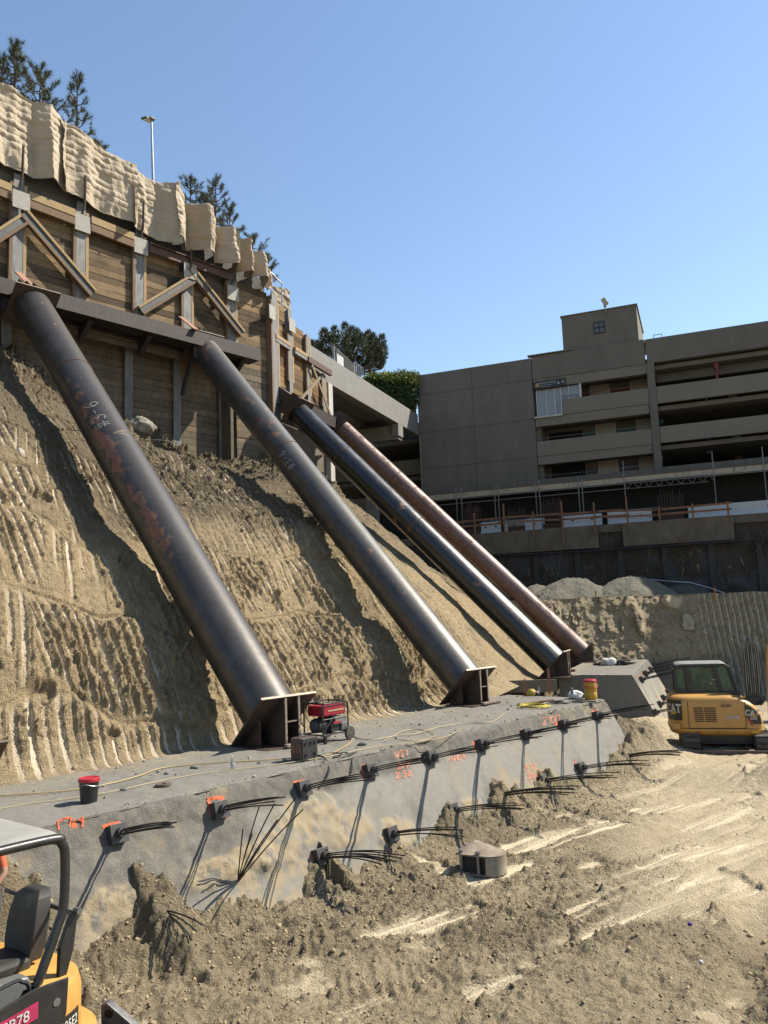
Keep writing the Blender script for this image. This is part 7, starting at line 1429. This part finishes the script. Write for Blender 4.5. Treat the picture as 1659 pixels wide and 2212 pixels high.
# near digger at lower left
NA_ = 217; NX, NY = azv(NA_), nrm(np.cross(ZUP,azv(NA_)));
Pc_ = atz(137,1806,-2.02); Pn = Pc_-NX*-.52-NY*.66; Pn[2] = FLOOR; G = frm(Pn,NA_); HT = 2.48
near = thing('mini_excavator',Pn,'yellow and black digger with an open roof canopy, cut by the lower left corner','excavator')
def ringn(z, ins, x0=-.84, x1=1.35): return [G(x,y,z) for x,y in rrect(x0+ins,x1-ins,-.92+ins,.92-ins,.62,.12,9)]
ZD = 1.22
m = MB(); m.loft([ringn(.58,.16),ringn(.64,.04),ringn(.72,0),ringn(.86,0),ringn(.87,.05)]); m.build('house',M_CATY,near,smooth=True)
def ringt(z, ins): return [G(x,y,z) for x,y in rrect(-.84+ins,-.16-ins,-.92+ins,.92-ins,.62,.03,9)]
m = MB(); m.loft([ringt(.874,0),ringt(1.08,0),ringt(1.17,.02),ringt(ZD,.08)]); m.build('engine_hood',M_CATY,near,smooth=True)
m = MB(); m.loft([ringn(.50,.05,-.96),ringn(.56,-.03,-.96),ringn(.66,-.03,-.96),ringn(.70,.03,-.96)]); m.build('counterweight',M_CATY,near,smooth=True)
m = MB(); m.prism([G(a,.925,b) for a,b in ((-.42,ZD+.08),(-.1,ZD+.10),(.5,ZD-.0),(1.3,ZD-.16),(1.3,.62),(-.18,.62),(-.30,.75),(-.40,1.0))],NY*.02); sp_ = m.build('side_panel',M_CATK,near,bevel=.008)
m = MB(); m.box(G(.13,.949,1.105),NX*.50-ZUP*.0625,NY*.006,ZUP*.135); st_ = m.build('sticker',M_MAG,sp_); t_ = MB(); text_on(t_,'SJ8B78',.125,G(.13,.957,1.105),-NX+ZUP*.125,ZUP,.010,.98); t_.build('sticker_lettering',M_WHT,st_)
m = MB(); m.cyl(G(-.30,.93,1.13),G(-.30,.952,1.13),.035,n=16); m.build('lock',M_STL,sp_)
def cor2(a_, z, o_=.006): cx, cy, r = -.84+.62, .92-.62, .62+o_; return G(cx-r*math.sin(a_),cy+r*math.cos(a_),z)
m = MB(); m.grid(np.array([[cor2(a_,z) for a_ in np.linspace(rad(8),rad(40),10)] for z in np.linspace(.74,.95,6)])); cp = m.build('decal_panel',M_CATK,near,smooth=True); vs, fs = text_verts('305E2',.12,.012); t_ = MB(); t_.add([cor2(rad(24)+x*.85/.62,.86+y,.012) for x,y,z in vs],[f[::-1] for f in fs]); t_.build('decal_lettering',M_WHT,cp)
m = MB(); m.grid(np.array([[cor2(a_,z,.004) for a_ in np.linspace(rad(12),rad(16),4)] for z in np.linspace(.98,1.02,3)])); m.build('small_label',M_STL,near); m = MB(); m.box(cor2(rad(3),.90,.02),NX*.12+ZUP*.10,NY*.03,ZUP*.03); m.build('latch',M_CATK,near)
# deck, posts, canopy
m = MB(); m.bb(-.25,1.25,-.85,.86,.84,.88,G); m.build('deck',M_CATK,near)
yl, yr = .66, -.66
m = MB(); m.tube(smooth_path([G(-.22,yl,ZD-.12),G(-.34,yl,ZD+.15),G(-.47,yl,ZD+.45),G(-.53,yl,ZD+.62),G(-.54,yl,HT-.22),G(-.50,yl,HT-.06),G(-.36,yl,HT),G(.7,yl,HT+.02),G(1.0,yl,HT+.0)],8),.045,10); m.build('canopy_post',M_CATK,near,smooth=True)
m = MB(); m.tube(smooth_path([G(-.22,yr,ZD-.12),G(-.34,yr,ZD+.15),G(-.47,yr,ZD+.45),G(-.53,yr,ZD+.62),G(-.54,yr,HT-.22),G(-.50,yr,HT-.06),G(-.36,yr,HT),G(.7,yr,HT+.02),G(1.0,yr,HT+.0)],8),.045,10); m.build('canopy_post',M_CATK,near,smooth=True)
m = MB(); rr2 = lambda z, i: [G(x,y,z) for x,y in rrect(-.50+i,1.1-i,yr+i-.01,yl-i+.01,.10,.10)]; m.loft([rr2(HT-.03,.02),rr2(HT+.02,.0),rr2(HT+.055,.05),rr2(HT+.065,.2)]); m.build('canopy_roof',simple('dusty canopy',(.36,.355,.32),(.31,.305,.275),3,.6,bump=0),near,smooth=True)
m = MB(); m.tube([G(-.50,yr,HT-.05),G(-.50,yl,HT-.05)],.04,8); m.build('cross_bar',M_CATK,near,smooth=True); m = MB(); m.tube([G(-.66,yr,ZD+.5),G(-.66,yl,ZD+.5)],.022,8); m.build('cross_bar',M_CATK,near,smooth=True); m = MB(); m.prism([G(-.60,yl-.02,ZD+.56),G(-.66,yl-.02,ZD+.52),G(-.62,yl-.02,ZD+.22),G(-.55,yl-.02,ZD+.0),G(-.47,yl-.02,ZD+.0),G(-.48,yl-.02,ZD+.26)],NY*.06); m.build('post_brace',M_CATK,near,bevel=.008); m = MB(); m.cyl(G(-.64,yl+.02,ZD+.55),G(-.64,yl+.10,ZD+.55),.03,n=12); m.build('bolt',M_STL,near)
# seat, consoles, rail
ZL = .90
M_SEAT = simple('seat vinyl',(.035,.032,.03),(.05,.045,.04),6,.55,bump=.1)
m = MB(); yc = .02
m.loft([[G(-.46+dx-tl+((abs(y-yc)/.24)**2)*.05,y,z) for y in np.linspace(yc-w_,yc+w_,9)]+[G(-.46+dx-tl-.12,y,z) for y in np.linspace(yc+w_,yc-w_,9)] for dx,tl,w_,z in ((.02,.0,.22,ZL+.36),(.02,.03,.25,ZL+.50),(.02,.07,.25,ZL+.75),(.02,.10,.21,ZL+.92),(.0,.12,.13,ZL+.98))]); m.build('seat_back',M_SEAT,near,smooth=True,bevel=.02)
m = MB(); m.box(G(-.20,yc,ZL+.36),NX*.50,NY*.48,ZUP*.14); m.box(G(-.2,yc,ZL+.16),NX*.42,NY*.4,ZUP*.3); m.build('seat_cushion',M_SEAT,near,bevel=.04)
M_GREYP = simple('grey console plastic',(.16,.165,.16),(.13,.135,.13),5,.5,bump=0)
for y in (.48,-.46): m = MB(); m.prism([G(-.35,y,ZL),G(.45,y,ZL),G(.50,y,ZL+.3),G(.42,y,ZL+.46),G(-.2,y,ZL+.42)],NY*.18); m.build('console',M_GREYP,near,bevel=.03,seg=3); m = MB(); m.lathe(G(.32,y+.09,ZL+.45),[(.07,0),(.075,.02),(.055,.04),(.06,.06),(.045,.08),(.05,.10),(.03,.14),(.02,.18),(.035,.22),(.03,.30),(.001,.32)],14,nrm(ZUP+NX*.1)); m.build('joystick',M_CATK,near,smooth=True)
m = MB(); m.tube(smooth_path([G(-.12,.80,ZL),G(-.12,.80,ZL+.36),G(-.05,.80,ZL+.46),G(.10,.80,ZL+.48),G(.9,.80,ZL+.40)],6),.018,8); m.build('grab_rail',M_CATK,near,smooth=True); m = MB(); m.box(G(-.25,.55,ZL+.04),NX*.2,NY*.12,ZUP*.02); m.cyl(G(.0,.62,ZL+.06),G(.0,.62,ZL+.12),.025,n=10); m.build('floor_bracket',M_STL,near)
for cy in (-.72,.72): track(G,near,0,cy,2.3,.36,.52,True)
m = MB(); m.bb(-.6,.6,-.6,.6,.2,.5,G); m.cyl(G(0,0,.4),G(0,0,.62),.42,n=24); m.build('car_body',M_CATK,near)
m = MB(); m.loft([[G(x,y,z) for y in (-.13,.13) for x in ((a,b) if y < 0 else (b,a))] for a,b,z in ((1.35,1.65,.8),(1.5,1.9,1.6),(1.9,2.3,2.4),(2.9,3.2,2.7))]); m.build('boom',M_CATY,near,bevel=.02)
bp = atz(231,2167,FLOOR+.62); bq = atz(300,2240,FLOOR+.30); d_ = nrm(V(bq[0]-bp[0],bq[1]-bp[1],0)); nn_ = nrm(np.cross(ZUP,d_)); m = MB(); m.prism([bp+d_*-.07-ZUP*.02,bp+d_*.0+ZUP*.0,bp+d_*.40-ZUP*.30,bp+d_*.62-ZUP*.62,bp-d_*.05-ZUP*.62],nn_*.10); bl_ = m.build('dozer_blade',simple('scuffed blade',(.09,.09,.095),(.25,.24,.23),9,.5,.3),near,bevel=.01)
m = MB(); m.cyl(bp+d_*.02-ZUP*.1-nn_*.006,bp+d_*.02-ZUP*.1+nn_*.106,.045,n=18); m.build('pin_hole',M_SLOT,bl_)
Pw = atz(-14,1938,-2.95); Pw = V(Pw[0],Pw[1],0)*1.0; Pw[2] = max(ground(Pw[0],Pw[1]),FLOOR)-.02; Gw = frm(Pw-azv(90)*.08,200)
person('worker in an orange shirt standing behind the near digger, mostly outside the left edge',dict(pelvis=(0,0,.96),neck=(.02,0,1.50),head=(.05,0,1.64),elb_l=(.02,.27,1.20),hand_l=(.20,.24,1.02),elb_r=(.02,-.27,1.2),hand_r=(.2,-.22,1.05),knee_l=(.05,.12,.5),knee_r=(.0,-.12,.5),foot_l=(0,.13,0),foot_r=(-.05,-.13,0)),Gw,M_SHIRT,simple('white hat',(.7,.7,.68),bump=0))
for o in bpy.data.objects:
    if '_o' in o.keys(): del o['_o']
